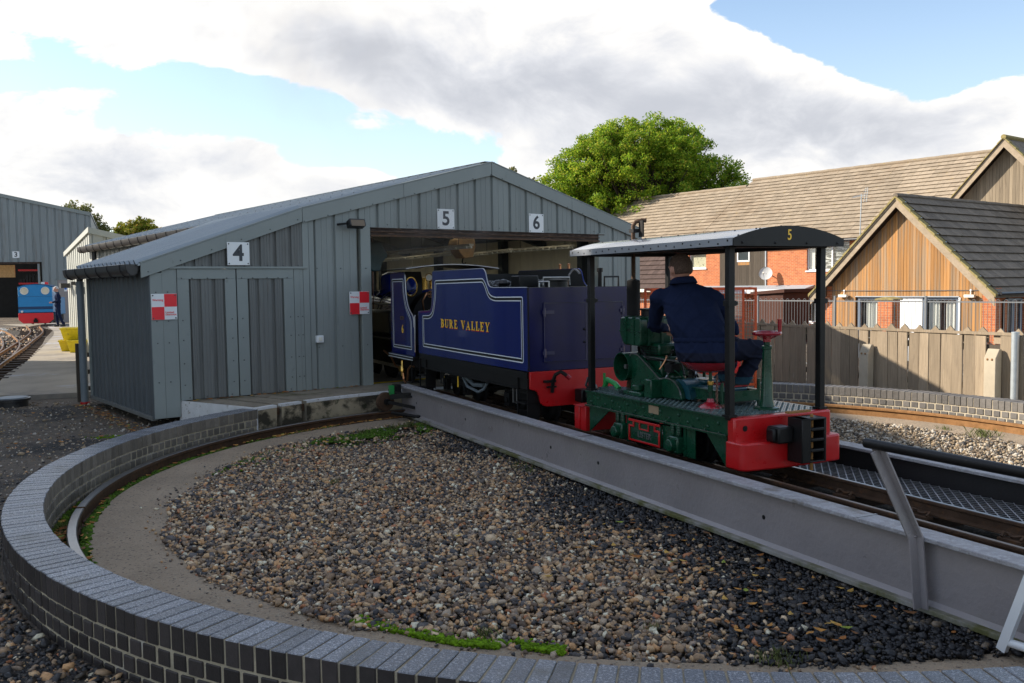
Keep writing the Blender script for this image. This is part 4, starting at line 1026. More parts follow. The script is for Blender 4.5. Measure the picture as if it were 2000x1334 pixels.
# main shed walls
mw = S.part('left_wall', MB().box(-.58, 5.46, -.1, -.54, 16.4, 2.22), M['cream'])
for i in range(26):
    a = 8.35 + .31 * i; S.part('cladding_panel', clad(a, a + .31, -.14, 2.24, y=-.642, axis='x', gv=.07, sl=.018, lines=0, depth=.034), M['clad_pale'], parent=mw, auto=25)
rw = S.part('right_wall', MB().box(5.24, 5.46, -.3, 5.30, 16.4, 2.18), M['clad'])
for i in range(11):
    a = 5.50 + .99 * i; S.part('lining_panel', clad(a, a + .985, .0, 2.15, y=5.236, axis='x', gv=.01, sl=.004, lines=9, depth=.008, back=-.003, sgn=-1), M['cream'], parent=rw, auto=25)
rr = S.part('end_wall', MB().prism([(-.58, -.1), (5.3, -.1), (5.3, 2.1), (2.296, 2.98), (-.58, 2.2)], 'y', 16.36, 16.40), M['cream'])
for i in range(6):
    a = -.5 + .95 * i; S.part('lining_panel', clad(a, a + .945, .0, lambda x: z_main(x) - .12, y=16.35, gv=.01, sl=.004, lines=9, depth=.006, back=.009), M['cream'], parent=rr, auto=25)
for y in (6.6, 8.9, 11.2, 13.6): S.part('column', MB().box(5.06, y - .06, 0, 5.22, y + .06, 2.15), M['column'])
for x in (1.0, 2.6, 4.2): S.part('column', MB().box(x - .07, 16.2, 0, x + .07, 16.34, 2.7), M['column'])
for y in (7.7, 10.1, 12.5, 15): 
    rf = MB().prism([(-.55, 2.02), (2.296, 2.78), (5.2, 1.95), (5.2, 2.08), (2.296, 2.92), (-.55, 2.16)], 'y', y - .05, y + .05); S.part('rafter', rf, M['column'])
S.part('floor', MB().box(-.52, 5.446, -.2, 5.22, 16.3, -.012), M['floor_conc'])
S.part('yellow_line', MB().box(.35, 5.7, -.0118, 4.3, 5.78, -.006), M['yellow_line'])
# roof sheets: ribs run down the slope, each sheet a part
def roof_sheet(x0, z0, x1, z1, y0, y1, nrib, rib=.030, th=.02):
    d = Vector((x1 - x0, 0, z1 - z0)).normalized(); nrm = Vector((-d.z, 0, d.x)); nrm = nrm if nrm.z > 0 else -nrm
    pr = []; p = (y1 - y0) / nrib
    for i in range(nrib):
        a = y0 + i * p; pr += [(a, 0), (a + p * .5 - .035, 0), (a + p * .5 - .016, rib), (a + p * .5 + .016, rib), (a + p * .5 + .035, 0)]
    pr += [(y1 - .004, 0), (y1 - .004, -th), (y0, -th)]
    vs = []; n = len(pr)
    for (x, z) in ((x0, z0), (x1, z1)):
        for (y, h) in pr: q = Vector((x, y, z)) + nrm * h; vs.append(tuple(q))
    return MB().add(vs, [(i, (i + 1) % n, n + (i + 1) % n, n + i) for i in range(n)] + [tuple(range(n))[::-1], tuple(range(n, 2 * n))])
RT = S.part('roof', MB().box(2.20, 5.42, 3.075, 2.39, 16.45, 3.082), M['roof_steel'])
for i in range(3):
    y = 5.375 + i * .99; S.part('roof_sheet', roof_sheet(-2.63, z_annex(-2.63), -.645, z_annex(-.645), y, y + .99, 5, .052), M['roof_steel'], parent=RT, auto=25)
for i in range(11):
    y = 5.375 + i * 1.005; S.part('roof_sheet', roof_sheet(-.74, z_main(-.74), 2.29, z_main(2.29), y, y + 1.005, 3), M['roof_steel'], parent=RT, auto=25)
for i in range(11):
    y = 5.375 + i * 1.005
    if i in (0, 1, 2, 4, 5, 6, 8, 9):
        S.part('roof_sheet', roof_sheet(4.0, z_main(4.0), 5.36, z_main(5.36), y, y + 1.005, 3), M['roof_steel'], parent=RT, auto=25)
        S.part('added_rooflight', roof_sheet(2.30, z_main(2.30), 3.99, z_main(3.99), y, y + 1.005, 3), M['added_rooflight'], parent=RT, auto=25)  # added out of view to let more light into the shed
    else: S.part('roof_sheet', roof_sheet(2.30, z_main(2.30), 5.36, z_main(5.36), y, y + 1.005, 3), M['roof_steel'], parent=RT, auto=25)
scr = MB()
for y in np.arange(5.6, 16.3, .335):
    for x in (.2, 1.4, 2.15): scr.ell((x, y, z_main(x) + .03), (.012, .012, .012), 6, 4)
for y in np.arange(5.48, 8.3, .198):
    for x in (-.75, -1.6, -2.5): scr.ell((x, y, z_annex(x) + .032), (.011, .011, .011), 6, 4)
S.part('roof_screws', scr, M['bolt'], kind='stuff')
# gutters
GD = 1.7
def gutter(x, z, y0, y1, r, nm, par=None):
    n = 10; pr = []
    for i in range(n + 1):
        a = pi + pi * i / n; pr.append((x + r * math.cos(a), z + r * GD * math.sin(a)))
    inner = [(x + (r - .006) * math.cos(pi + pi * i / n), z + .004 + (r - .006) * GD * math.sin(pi + pi * i / n)) for i in range(n, -1, -1)]
    mb = MB().prism(pr + inner, 'y', y0, y1)
    for yy in (y0, y1): mb.prism(pr, 'y', yy, yy + (.006 if yy == y0 else -.006))
    g = S.part(nm, mb, M['black_plastic'], auto=50)
    br = MB(); y = 0
    if 1:
        b = [(x + (r + .007) * math.cos(pi + pi * i / n), z + (r + .007) * GD * math.sin(pi + pi * i / n)) for i in range(n + 1)]
        br.prism(b + [(q[0] * 1, q[1]) for q in pr[::-1]], 'y', y, y + .022)
    bm_ = br.mesh('gutter_bracket'); smooth_by_angle(bm_, 50); mats_to(bm_, M['black_plastic'])
    y = y0 + .25
    while y < y1: S.inst('gutter_bracket', bm_, (S.org[0] + 0 - S.org[0], y, 0), parent=g); y += .55
    return g
gutter(-2.672, 1.595, 5.43, 8.62, .078, 'gutter'); gutter(-.79, 2.255, 5.5, 16.5, .075, 'gutter')
dp = MB().tube([(-2.575, 8.42, 1.54), (-2.575, 8.42, 1.42)], .038, 14).tube([(-2.575, 8.42, 1.43), (-2.575, 8.42, -.25)], .052, 16).tube([(-2.575, 8.42, 1.36), (-2.575, 8.42, 1.26)], .058, 16)
S.part('downpipe', dp, M['pipe_grey'], auto=50)
S.part('pipe_shoe', MB().cyl((-2.575, 8.42, -.29), (-2.575, 8.42, -.24), .062, 14), M['red_beam'], auto=50)
S.part('hopper', MB().cyl((-2.575, 8.42, 1.44), (-2.575, 8.42, 1.56), .042, 14, .05), M['black_plastic'], auto=50)
dp2 = MB().tube([(-.72, 15.6, 2.2), (-.72, 15.6, .0)], .05, 12); S.part('downpipe', dp2, M['black_plastic'], auto=50)
# things hanging inside
def hang(nm, a, b):
    t = Thing(nm, '', 'light fitting', SH, a)
    return t
tubes = [((2.45, 8.9, 1.9), (2.15, 5.7, 1.9), 'longest twin strip light hanging highest, left of the shed doorway'), ((4.6, 12.9, 1.9), (3.6, 8.3, 1.9), 'strip light hanging lower behind the longest one, deep in the shed'),
         ((4.4, 9.1, 1.9), (3.8, 6.9, 1.9), 'short strip light hanging over the tender, middle of the shed doorway'), ((4.4, 7.6, 1.93), (4.25, 5.85, 1.93), 'strip light hanging nearest the right door post of the shed')]
for a, b, lab in tubes:
    t = Thing('strip_light', lab, 'strip light', SH, a, group='strip lights hanging inside the shed')
    t.part('housing', MB().beam(a, b, .07, .03), M['cream_dull'])
    t.part('tube', MB().cyl((a[0], a[1], a[2] - .035), (b[0], b[1], b[2] - .035), .016, 8), M['lamp_white'])
    for k in (.12, .5, .88):
        q = Vector(a).lerp(Vector(b), k); t.part('hanger', MB().cyl((q.x, q.y, q.z + .01), (q.x, q.y, z_main(q.x) - .15), .005, 5), M['black'])
    for k in np.linspace(.03, .97, 10): q = Vector(a).lerp(Vector(b), k); t.part('clip', MB().box(q.x - .045, q.y - .012, q.z - .045, q.x + .045, q.y + .012, q.z - .014), M['lamp_white'])
ht = Thing('hoist', 'dark teal chain hoist body hanging just inside the left door post', 'hoist', SH, (.97, 6.5, 1.5))
ht.part('body', MB().prism([(.82, 1.60), (.90, 1.53), (1.02, 1.53), (1.07, 1.66), (1.16, 1.76), (1.05, 1.93), (.86, 1.95), (.80, 1.85)], 'y', 6.4, 6.6), M['teal_hoist'], bevel=.015)
ht.part('chain', MB().cyl((.95, 6.5, .9), (.95, 6.5, 1.53), .010, 6).cyl((.95, 6.5, 1.94), (.95, 6.5, 2.5), .008, 6), M['chain'])
ht.part('hook', MB().tube([(.95, 6.5, .9), (.95, 6.5, .84), (.98, 6.5, .80), (.99, 6.5, .84)], .012, 6), M['chain'])
sk = Thing('chain_bag', 'tan leather chain bag hanging below the shed roof over the cab', 'bag', SH, (3.5, 8, 1.78))
sk.part('bag', MB().prism([(3.36, 2.02), (3.42, 1.88), (3.52, 1.78), (3.70, 1.80), (3.76, 2.0), (3.74, 2.12), (3.5, 2.14), (3.38, 2.1)], 'y', 7.86, 8.14), M['sack'], bevel=.012)
sk.part('hook', MB().tube([(3.58, 8, 1.80), (3.56, 8, 1.72), (3.60, 8, 1.67), (3.63, 8, 1.71)], .014, 6).cyl((3.58, 8, 2.1), (3.58, 8, 2.7), .008, 6), M['black'])
# ---- signs, lamp, socket on the shed front
def number_sign(ch, x, z, w, h, y, fr, lab, tilt=0, xs=1.0, ts=None):
    t = Thing('number_sign', lab, 'sign', fr, (x, y, z), group='white road number plates above the doors')
    t.part('plate', MB().box(x - w / 2, y, z - h / 2, x + w / 2, y + .006, z + h / 2), M['white'], bevel=.002)
    t.text('numeral', ch, ts or h * .98, (x, y - .0015, z - .0), (pi / 2, 0, 0), M['black_ink'], bold=.006 * h / .27, xs=xs)
    for sx in (-1, 1):
        for sz in (-1, 1): t.part('screw', MB().ell((x + sx * (w / 2 - .02), y - .002, z + sz * (h / 2 - .02)), (.009, .006, .009), 8, 5), M['bolt'])
number_sign('4', -1.480, 1.722, .272, .272, FY - .046, SH, 'white number 4 plate over the low double doors of the lean-to')
number_sign('5', 1.505, 2.232, .282, .275, FY - .012, SH, 'white number 5 plate left of the gable centre')
number_sign('6', 3.123, 2.223, .282, .278, FY - .012, SH, 'white number 6 plate at the right side of the gable')
def warn_sign(x, z, w, h, y, fr, lab, text=True, ang=0):
    t = Thing('warning_sign', lab, 'sign', fr, (x, y, z), group='red and white chequered clearance signs')
    t.part('plate', MB().box(x - w / 2, y, z - h / 2, x + w / 2, y + .006, z + h / 2), M['white'], bevel=.002)
    t.part('red_quarter', MB().box(x + .001, y - .0015, z, x + w / 2 - .002, y + .001, z + h / 2 - .002), M['red_ink'])
    t.part('red_quarter', MB().box(x - w / 2 + .002, y - .0015, z - h / 2 + .002, x - .001, y + .001, z - .001), M['red_ink'])
    if text:
        t.text('lettering', 'Warning', h * .115, (x - w / 4, y - .0012, z + h * .26), (pi / 2, 0, 0), M['red_ink'], bold=.0004)
        t.text('lettering', 'Limited\nclearance', h * .11, (x + w * .03, y - .0012, z - h * .26), (pi / 2, 0, 0), M['red_ink'], bold=.0004, align='LEFT', space=.75)
    for sx in (-1, 1):
        for sz in (-1, 1): t.part('screw', MB().ell((x + sx * (w / 2 - .018), y - .002, z + sz * (h / 2 - .018)), (.009, .006, .009), 8, 5), M['bolt'])
warn_sign(-2.355, 1.113, .285, .295, FY - .020, SH, 'red and white Warning Limited clearance sign at the lean-to corner')
warn_sign(.122, 1.100, .285, .295, FY - .031, SH, 'red and white Warning Limited clearance sign beside the main doorway')
fl = Thing('floodlight', 'black floodlight on a bracket high left of the shed doorway', 'lamp', SH, (-.02, 5.4, 2.1))
body = MB().obox((.03, 5.24, 2.115), Vector((.112, 0, 0)), Vector((0, .052, -.020)), Vector((0, .017, .044)))
fl.part('housing', body, M['lamp_black'], bevel=.008)
fl.part('reflector', MB().obox((.03, 5.186, 2.130 - .008), Vector((.095, 0, 0)), Vector((0, .003, -.0012)), Vector((0, .014, .038))), M['amber'])
fl.part('arm', MB().cyl((-.15, 5.40, 2.11), (-.09, 5.25, 2.115), .014, 8), M['lamp_black'])
sb = Thing('socket_box', 'small white switch box low on the shed wall by the doors', 'switch', SH, (-.445, 5.4, .655))
sb.part('box', MB().box(-.50, FY - .05, .61, -.405, FY, .70), M['white_pvc'], bevel=.006)
sb.part('rocker', MB().box(-.475, FY - .058, .63, -.43, FY - .05, .68), M['lamp_white'], bevel=.003)
# ---------------------------------------------------------------- tender
TN = Thing('tender', 'dark blue locomotive tender with gold lettering and red buffer beam', 'tender', BR, (-.01, 2.7, 0))
XL, XR = -.575, .555
side = [(1.235, .505), (4.19, .495)] + [(4.19, .95)] + smoothpath([(4.19, .955), (4.185, 1.0), (3.735, 1.02), (3.70, 1.20), (3.685, 1.46)], [0, .03, .12, .12, 0], 6) + \
       smoothpath([(3.66, 1.475), (2.215, 1.475), (2.165, 1.44), (2.12, 1.33), (2.06, 1.285), (1.96, 1.28), (1.235, 1.28)], [0, .05, .06, .06, .05, .03, 0], 5)
o = TN.part('side_sheet', MB().prism(side, 'x', XL, XL + .012), M['navy'], auto=30)
TN.part('side_sheet', MB().prism(side, 'x', XR - .012, XR), M['navy'], auto=30)
TN.part('inner_sheet', MB().prism([(y, z - .004) for y, z in side], 'x', XL + .0125, XL + .016), M['bunker'], auto=30)
TN.part('inner_sheet', MB().prism([(y, z - .004) for y, z in side], 'x', XR - .016, XR - .0125), M['bunker'], auto=30)
edge = [(y, z) for y, z in side if z > .93]
TN.part('beading', MB().tube([(XL + .004, y, z + .002) for y, z in edge], .0055, 6), M['steel'], parent=o, auto=60)
TN.part('tank', MB().box(XL + .017, 1.24, .50, XR - .017, 3.7, 1.272), M['bunker'])
TN.part('tank_top', MB().box(XL + .012, 1.236, 1.272, XR - .012, 2.1, 1.281), M['black'])
TN.part('bunker_front', MB().box(XL + .017, 3.65, 1.0, XR - .017, 3.69, 1.44), M['bunker'])
coal = MB()
for i in range(260):
    x, y = rnd.uniform(XL + .1, XR - .1), rnd.uniform(2.15, 3.6); r = rnd.uniform(.025, .06)
    coal.ell((x, y, 1.25 + .08 * rnd.random()), (r, r * rnd.uniform(.6, 1), r * .8), 6, 4)
TN.part('coal', coal, M['coal'], kind='stuff', auto=20)
# filler, handles and boxes on the tank top
fil = TN.part('filler_cap', MB().lathe((.0, 1.72, 1.28), (0, 0, 1), [(.12, 0), (.12, .055), (.13, .06), (.13, .075), (.0, .085)], 20), M['black'])
TN.part('filler_lever', MB().tube([(-.15, 1.72, 1.30), (-.15, 1.72, 1.375), (.15, 1.72, 1.375), (.15, 1.72, 1.30)], .010, 6), M['steel'], parent=fil)
TN.part('tank_box', MB().box(-.30, 1.95, 1.282, -.08, 2.15, 1.40), M['black'], bevel=.01)
TN.part('handle', MB().tube([(-.28, 1.35, 1.28), (-.28, 1.35, 1.335), (-.28, 1.55, 1.335), (-.28, 1.55, 1.28)], .008, 6), M['steel'])
TN.part('handle', MB().tube([(.30, 1.30, 1.28), (.30, 1.30, 1.375), (.46, 1.30, 1.375), (.46, 1.30, 1.28)], .010, 6), M['black'])
TN.part('brake_stand', MB().cyl((.25, 1.30, 1.28), (.25, 1.30, 1.42), .02, 8).cyl((.25, 1.30, 1.42), (.25, 1.30, 1.46), .03, 10), M['black'])
gl = MB()
for y in (2.42, 2.62): TN.part('valve', MB().cyl((.535, y, 1.474), (.535, y, 1.515), .014, 8).ell((.535, y, 1.522), (.018, .018, .014), 8, 5), M['copper'])
sc = MB()
for i in range(12): sc.tube([(.42, 2.16 - .02 * i, 1.42 - .008 * i)] * 2 if False else [(.38, 2.16 - .02 * i, 1.40 + .06 * math.sin(i * .26)), (.40, 2.16 - .02 * i, 1.40 + .06 * math.sin(i * .26))], .008, 5)
TN.part('shovel_hook', sc, M['steel'])
# lining on the visible side: white, black, white following the panel
def ribbon(path, off, wd, x, mat, nm, par, closed=True):
    """path in (y,z); offset inward; a thin raised strip"""
    P = [Vector(p) for p in path]; n = len(P); L = []
    for i in range(n):
        a, b, c = P[i - 1], P[i], P[(i + 1) % n]
        d1 = (b - a).normalized(); d2 = (c - b).normalized(); nn = Vector((-(d1.y + d2.y), d1.x + d2.x))
        if nn.length < 1e-6: nn = Vector((-d1.y, d1.x))
        nn.normalize(); k = 1 / max(.5, nn.dot(Vector((-d1.y, d1.x)))); L.append((b + nn * off * k, b + nn * (off + wd) * k))
    mb = MB(); vs = []
    for p, q in L: vs += [(x, p.x, p.y), (x, q.x, q.y), (x - .0015, q.x, q.y), (x - .0015, p.x, p.y)]
    fs = []
    for i in range(n if closed else n - 1):
        a, b = 4 * i, 4 * ((i + 1) % n)
        for j in range(4): fs.append((a + j, b + j, b + (j + 1) % 4, a + (j + 1) % 4))
    mb.add(vs, fs); return TN_or(par).part(nm, mb, M[mat], parent=par if not isinstance(par, Thing) else None, auto=20)
def TN_or(par): return CUR
CUR = TN
lin = smoothpath([(2.6, .575), (1.315, .575), (1.315, 1.199), (1.95, 1.192), (2.07, 1.215), (2.16, 1.33), (2.225, 1.381), (3.60, 1.372), (3.62, 1.18), (3.70, 1.0), (3.80, .965), (4.035, .958), (4.035, .580), (2.6, .575)], [0, .03, .035, .05, .05, .06, .04, .035, .10, .06, .05, .03, .03, 0], 4)[:-1]
# orientation: make it counter-clockwise as seen in (y,z) so that positive offset goes inward
A_ = sum(lin[i - 1][0] * lin[i][1] - lin[i][0] * lin[i - 1][1] for i in range(len(lin)))
if A_ < 0: lin = lin[::-1]
ribbon(lin, 0, .0105, XL - .0006, 'line_white', 'lining', o)
ribbon(lin, .0106, .024, XL - .0004, 'black', 'lining_band', o)
ribbon(lin, .0350, .0095, XL - .0006, 'line_white', 'lining', o)
# serif letters built from strokes
def glyph(ch):
    """quads in a 0..w x 0..1 box: list of polygons, width"""
    T_, t_ = .235, .105
    def rect(a, b, c, d): return [(a, b), (c, b), (c, d), (a, d)]
    def bow(x, y0, y1, bulge):
        """right half-bowl with thick right side"""
        cy, ry = (y0 + y1) / 2, (y1 - y0) / 2; out = []; n = 8
        for i in range(n):
            a0, a1 = -pi / 2 + pi * i / n, -pi / 2 + pi * (i + 1) / n
            def o_(a): return (x + bulge * math.cos(a), cy + ry * math.sin(a))
            def i_(a): return (x + (bulge - T_) * max(0, math.cos(a)), cy + (ry - t_) * math.sin(a))
            out.append([i_(a0), o_(a0), o_(a1), i_(a1)])
        return out
    def serif(xc, y, w=.22): return rect(xc - w, y - (.0 if y < .5 else .06), xc + w, y + (.06 if y < .5 else .0))
    if ch == 'B': return [rect(.10, 0, .30, 1), rect(0, 0, .3, .06), rect(0, .94, .3, 1), rect(.3, 0, .40, t_), rect(.3, 1 - t_, .38, 1), rect(.3, .49, .4, .49 + t_)] + bow(.40, 0, .56, .30) + bow(.38, .49, 1, .27), .74
    if ch == 'U': 
        p = [rect(.08, .28, .28, 1), serif(.18, 1, .18), rect(.58, .28, .66, 1), serif(.62, 1, .15)]
        n = 8
        for i in range(n):
            a0, a1 = pi + pi * i / n, pi + pi * (i + 1) / n
            def o_(a): return (.37 + .29 * math.cos(a), .30 + .30 * math.sin(a))
            def i_(a): return ((.43) + (.15) * math.cos(a), .30 + .22 * math.sin(a))
            p.append([o_(a0), o_(a1), i_(a1), i_(a0)])
        return p, .78
    if ch == 'R': return [rect(.10, 0, .30, 1), serif(.20, 0, .18), rect(0, .94, .3, 1), rect(.3, 1 - t_, .38, 1), rect(.3, .47, .38, .47 + t_)] + bow(.38, .47, 1, .28) + [[(.36, .5), (.56, .5), (.76, 0), (.54, 0)], rect(.54, 0, .82, .06)], .84
    if ch == 'E': return [rect(.10, 0, .30, 1), rect(0, 0, .3, .06), rect(0, .94, .3, 1), rect(.3, 0, .66, t_), rect(.3, 1 - t_, .62, 1), rect(.3, .47, .50, .47 + t_), rect(.59, t_, .66, .26), rect(.56, .76, .62, 1 - t_), rect(.45, .38, .50, .64)], .72
    if ch == 'V': return [[(.08, 1), (.30, 1), (.50, .22), (.40, 0)], [(.40, 0), (.47, 0), (.72, 1), (.62, 1)], serif(.19, 1, .19), serif(.67, 1, .15)], .84
    if ch == 'A': return [[(.08, 0), (.16, 0), (.42, 1), (.36, .92)], [(.36, .92), (.42, 1), (.74, 0), (.52, 0)], rect(.20, .28, .6, .28 + t_), serif(.12, 0, .14), serif(.63, 0, .19)], .84
    if ch == 'L': return [rect(.10, 0, .30, 1), rect(0, 0, .3, .06), serif(.20, 1, .20), rect(.3, 0, .64, t_), rect(.57, t_, .64, .32)], .68
    if ch == 'Y': return [[(.05, 1), (.27, 1), (.48, .48), (.30, .48)], [(.40, .46), (.47, .42), (.72, 1), (.63, 1)], rect(.29, 0, .49, .5), serif(.39, 0, .2), serif(.16, 1, .18), serif(.68, 1, .14)], .80
    return [], .38
def serif_word(word, y0, y1, zf, h0, x, mat, nm, par, dy=0, dz=0):
    """word running from y0 (left) towards y1 on a face looking to -x"""
    tot = sum(glyph(c)[1] + .10 for c in word) - .10; k = (y0 - y1) / tot; u = 0
    for c in word:
        polys, w = glyph(c)
        if polys:
            mb = MB()
            for i, pl in enumerate(polys):
                n = len(pl); dx = .00012 * i
                q = [(x - dx, y0 - (u + px) * k + dy, zf + pz * h0 + dz) for px, pz in pl]
                mb.add(q, [tuple(range(n))])
            CUR.part(nm, mb, M[mat], parent=par, auto=0)
        u += w + .10
serif_word('BURE VALLEY', 3.425, 2.065, .838, .094, XL - .0022, 'red_ink', 'letter_shade', o, dy=.004, dz=-.007)
serif_word('BURE VALLEY', 3.425, 2.065, .838, .094, XL - .0042, 'gold', 'letter', o)
# rear: doors, beam, pipe
rp = TN.part('rear_plate', MB().box(XL, 1.222, .505, XR, 1.2345, 1.279), M['navy_rear'])
rv = MB().box(XL, 1.218, .512, XL + .012, 1.2215, 1.275).box(XR - .012, 1.218, .512, XR, 1.2215, 1.275); TN.part('corner_strip', rv, M['black'], parent=rp)
for x0, x1, hs in ((-.41, .035, -1), (.05, .445, 1)):
    d = TN.part('locker_door', MB().box(x0, 1.209, .588, x1, 1.2212, 1.135), M['navy_rear'], bevel=.003)
    TN.part('door_rim', MB().tube([(x0, 1.208, .588), (x1, 1.208, .588), (x1, 1.208, 1.135), (x0, 1.208, 1.135)], .0065, 6, closed=True), M['navy_highlight'], parent=d)
    for z in (.67, 1.05):
        xx = x0 if hs < 0 else x1
        TN.part('hinge', MB().box(xx - .03 if hs > 0 else xx - .02, 1.195, z - .016, xx + .02 if hs > 0 else xx + .10, 1.2085, z + .016).cyl((xx, 1.2, z - .04), (xx, 1.2, z + .04), .013, 8), M['navy_highlight'], parent=d)
    lk = MB()
    for z in (.76, .88): lk.ell((.035 - .02 if hs < 0 else .07, 1.205, z), (.012, .012, .012), 8, 5)
    TN.part('catch', lk, M['black'], parent=d)
TN.part('door_post', MB().box(.036, 1.206, .58, .049, 1.2213, 1.16), M['navy_highlight'], parent=rp)
bpts = smoothpath([(-.565, .500), (-.565, .335), (-.50, .325), (-.47, .27), (-.45, .19), (-.40, .168), (.38, .168), (.45, .19), (.47, .27), (.50, .325), (.545, .335), (.545, .500)], [0, .02, .05, .04, .04, .03, .03, .04, .04, .05, .02, 0], 4)
TN.part('buffer_beam', MB().prism(bpts, 'y', 1.205, 1.232), M['red_beam'], bevel=.003)
vp = TN.part('vacuum_pipe', MB().tube([(-.345, 1.19, .30), (-.345, 1.17, .41), (-.335, 1.14, .47), (-.30, 1.10, .50), (-.25, 1.07, .46)], .018, 8), M['black'])
TN.part('pipe_end', MB().cyl((-.255, 1.072, .464), (-.225, 1.058, .436), .022, 10), M['red_seat'], parent=vp)
TN.part('pipe_bracket', MB().box(-.43, 1.17, .395, -.31, 1.205, .418).box(-.40, 1.18, .345, -.30, 1.204, .36), M['black'], parent=vp)
cp = MB().box(-.10, 1.06, .20, .06, 1.20, .32); TN.part('coupler', cp, M['black'], bevel=.01)
TN.part('coupler_knuckle', MB().ell((-.02, 1.03, .27), (.06, .05, .07), 10, 8), M['black'])
# frame, steps, bogies
TN.part('frame', MB().box(-.56, 1.25, .33, -.525, 4.18, .432).box(-.575, 1.25, .432, -.52, 4.18, .495).box(.50, 1.25, .33, .54, 4.18, .495).box(-.5, 1.25, .40, .5, 4.1, .50), M['black'])
TN.part('frame_lip', MB().box(-.575, 1.5, .318, -.52, 4.0, .330), M['black'])
for y0, y1, z0 in ((1.245, 1.47, .045), (3.96, 4.185, .08)):
    stp = MB().box(-.575, y0, z0, -.563, y0 + .016, .43).box(-.575, y1 - .016, z0, -.563, y1, .43).box(-.565, y0, z0, -.45, y0 + .008, .43)
    for z in (z0, z0 + .15): stp.box(-.60, y0, z, -.46, y1, z + .012)
    TN.part('step', stp, M['black'])
for yb in (1.75, 3.45):
    b = TN.part('bogie', MB().box(-.36, yb - .45, .16, -.325, yb + .45, .24).box(.29, yb - .45, .16, .325, yb + .45, .24).box(-.34, yb - .1, .18, .31, yb + .1, .30), M['black_matt'])
    for dy in (-.3, .3):
        TN.part('wheel', MB().lathe((-.20, yb + dy, .135), (-1, 0, 0), [(.165, 0), (.165, .012), (.135, .02), (.135, .07), (.115, .075), (.05, .06), (.05, .085), (.0, .085)], 22, caps=False).lathe((.16, yb + dy, .135), (1, 0, 0), [(.165, 0), (.165, .012), (.135, .02), (.135, .07), (.0, .07)], 22, caps=False).cyl((-.2, yb + dy, .135), (.16, yb + dy, .135), .03, 8), M['black_matt'], parent=b)
        TN.part('axlebox', MB().box(-.41, yb + dy - .06, .08, -.362, yb + dy + .06, .215).cyl((-.42, yb + dy, .14), (-.40, yb + dy, .14), .03, 10), M['black'], parent=b)
    bs = MB()
    for i in range(4): bs.box(-.405, yb - .22 + .04 * i, .245 + .014 * i, -.345, yb + .22 - .04 * i, .257 + .014 * i)
    TN.part('leaf_spring', bs, M['black'], parent=b)
TN.part('hanger_frame', MB().tube([(-.50, 1.62, .16), (-.50, 1.62, .32), (-.50, 1.70, .32), (-.50, 1.70, .16)], .010, 5, closed=True), M['steel'])
TN.part('hanger_frame', MB().tube([(-.50, 3.58, .17), (-.50, 3.58, .32), (-.50, 3.65, .32), (-.50, 3.65, .17)], .010, 5, closed=True), M['black'])
hs = MB().tube([(-.47, 3.05, .29), (-.48, 2.9, .20), (-.48, 2.6, .17), (-.48, 2.45, .22), (-.47, 2.40, .28)], .016, 7).tube([(-.46, 3.0, .30), (-.47, 2.75, .235), (-.46, 2.5, .25)], .024, 8)
TN.part('hose', hs, M['pipe_grey'])
TN.part('brass_pipe', MB().cyl((-.52, 3.08, .18), (-.52, 3.08, .31), .008, 6), M['gold'])
gsx = MB().prism([(3.95, .05), (4.12, .03), (4.18, .09), (4.15, .33), (4.02, .33)], 'x', -.50, -.48).prism([(1.28, .02), (1.50, .02), (1.60, .10), (1.3, .13)], 'x', -.50, -.48); TN.part('guard_iron', gsx, M['black'])

# ---------------------------------------------------------------- locomotive
LO = Thing('locomotive', 'dark blue steam locomotive standing half inside the shed ahead of its tender', 'locomotive', BR, (-.01, 6.5, 0)); CUR = LO
cs = [(4.36, .44), (5.24, .44), (5.24, 1.485)] + smoothpath([(4.70, 1.485), (4.66, 1.46), (4.64, 1.20), (4.55, 1.03), (4.37, .93), (4.36, .80)], [0, .03, .12, .10, .06, 0], 5)
c = LO.part('cab_side', MB().prism(cs, 'x', XL, XL + .012), M['navy'], auto=30)
LO.part('cab_side', MB().prism(cs, 'x', XR - .012, XR), M['navy'], auto=30)
LO.part('inner_sheet', MB().prism([(y, z) for y, z in cs], 'x', XL + .0125, XL + .016), M['bunker'], auto=30)
ed = cs[2:]
LO.part('beading', MB().tube([(XL + .004, y, z) for y, z in ed[1:]], .007, 6), M['steel'], parent=c)
cl = smoothpath([(4.8, .515), (4.435, .515), (4.435, .86), (4.46, .92), (4.62, 1.05), (4.70, 1.22), (4.715, 1.405), (5.17, 1.405), (5.17, .515), (4.8, .515)], [0, .03, .03, .05, .08, .08, .03, .03, .03, 0], 4)[:-1]
A_ = sum(cl[i - 1][0] * cl[i][1] - cl[i][0] * cl[i - 1][1] for i in range(len(cl)))
if A_ < 0: cl = cl[::-1]
ribbon(cl, 0, .010, XL - .0006, 'line_white', 'lining', c); ribbon(cl, .0101, .022, XL - .0004, 'black', 'lining_band', c); ribbon(cl, .0325, .008, XL - .0006, 'line_white', 'lining', c)
LO.text('numeral', '6', .14, (XL - .002, 4.78, .76), (pi / 2, 0, -pi / 2), M['gold'], parent=c, bold=.004)
LO.part('works_plate', MB().box(XL - .003, 4.74, .885, XL - .0008, 4.86, .925), M['brass'], parent=c)
pl_ = MB()
for k in range(5): pl_.box(XL - .0042, 4.752 + .02 * k, .892, XL - .003, 4.764 + .02 * k, .918)
LO.part('plate_lettering', pl_, M['black_ink'], parent=c)
LO.part('footplate', MB().box(-.60, 4.34, .405, .58, 5.3, .438).box(-.605, 4.34, .385, -.575, 5.3, .405), M['black'])
LO.part('footplate_edge', MB().box(-.608, 4.34, .392, -.6055, 5.28, .40).box(-.608, 4.34, .425, -.6005, 5.28, .431), M['line_white'])
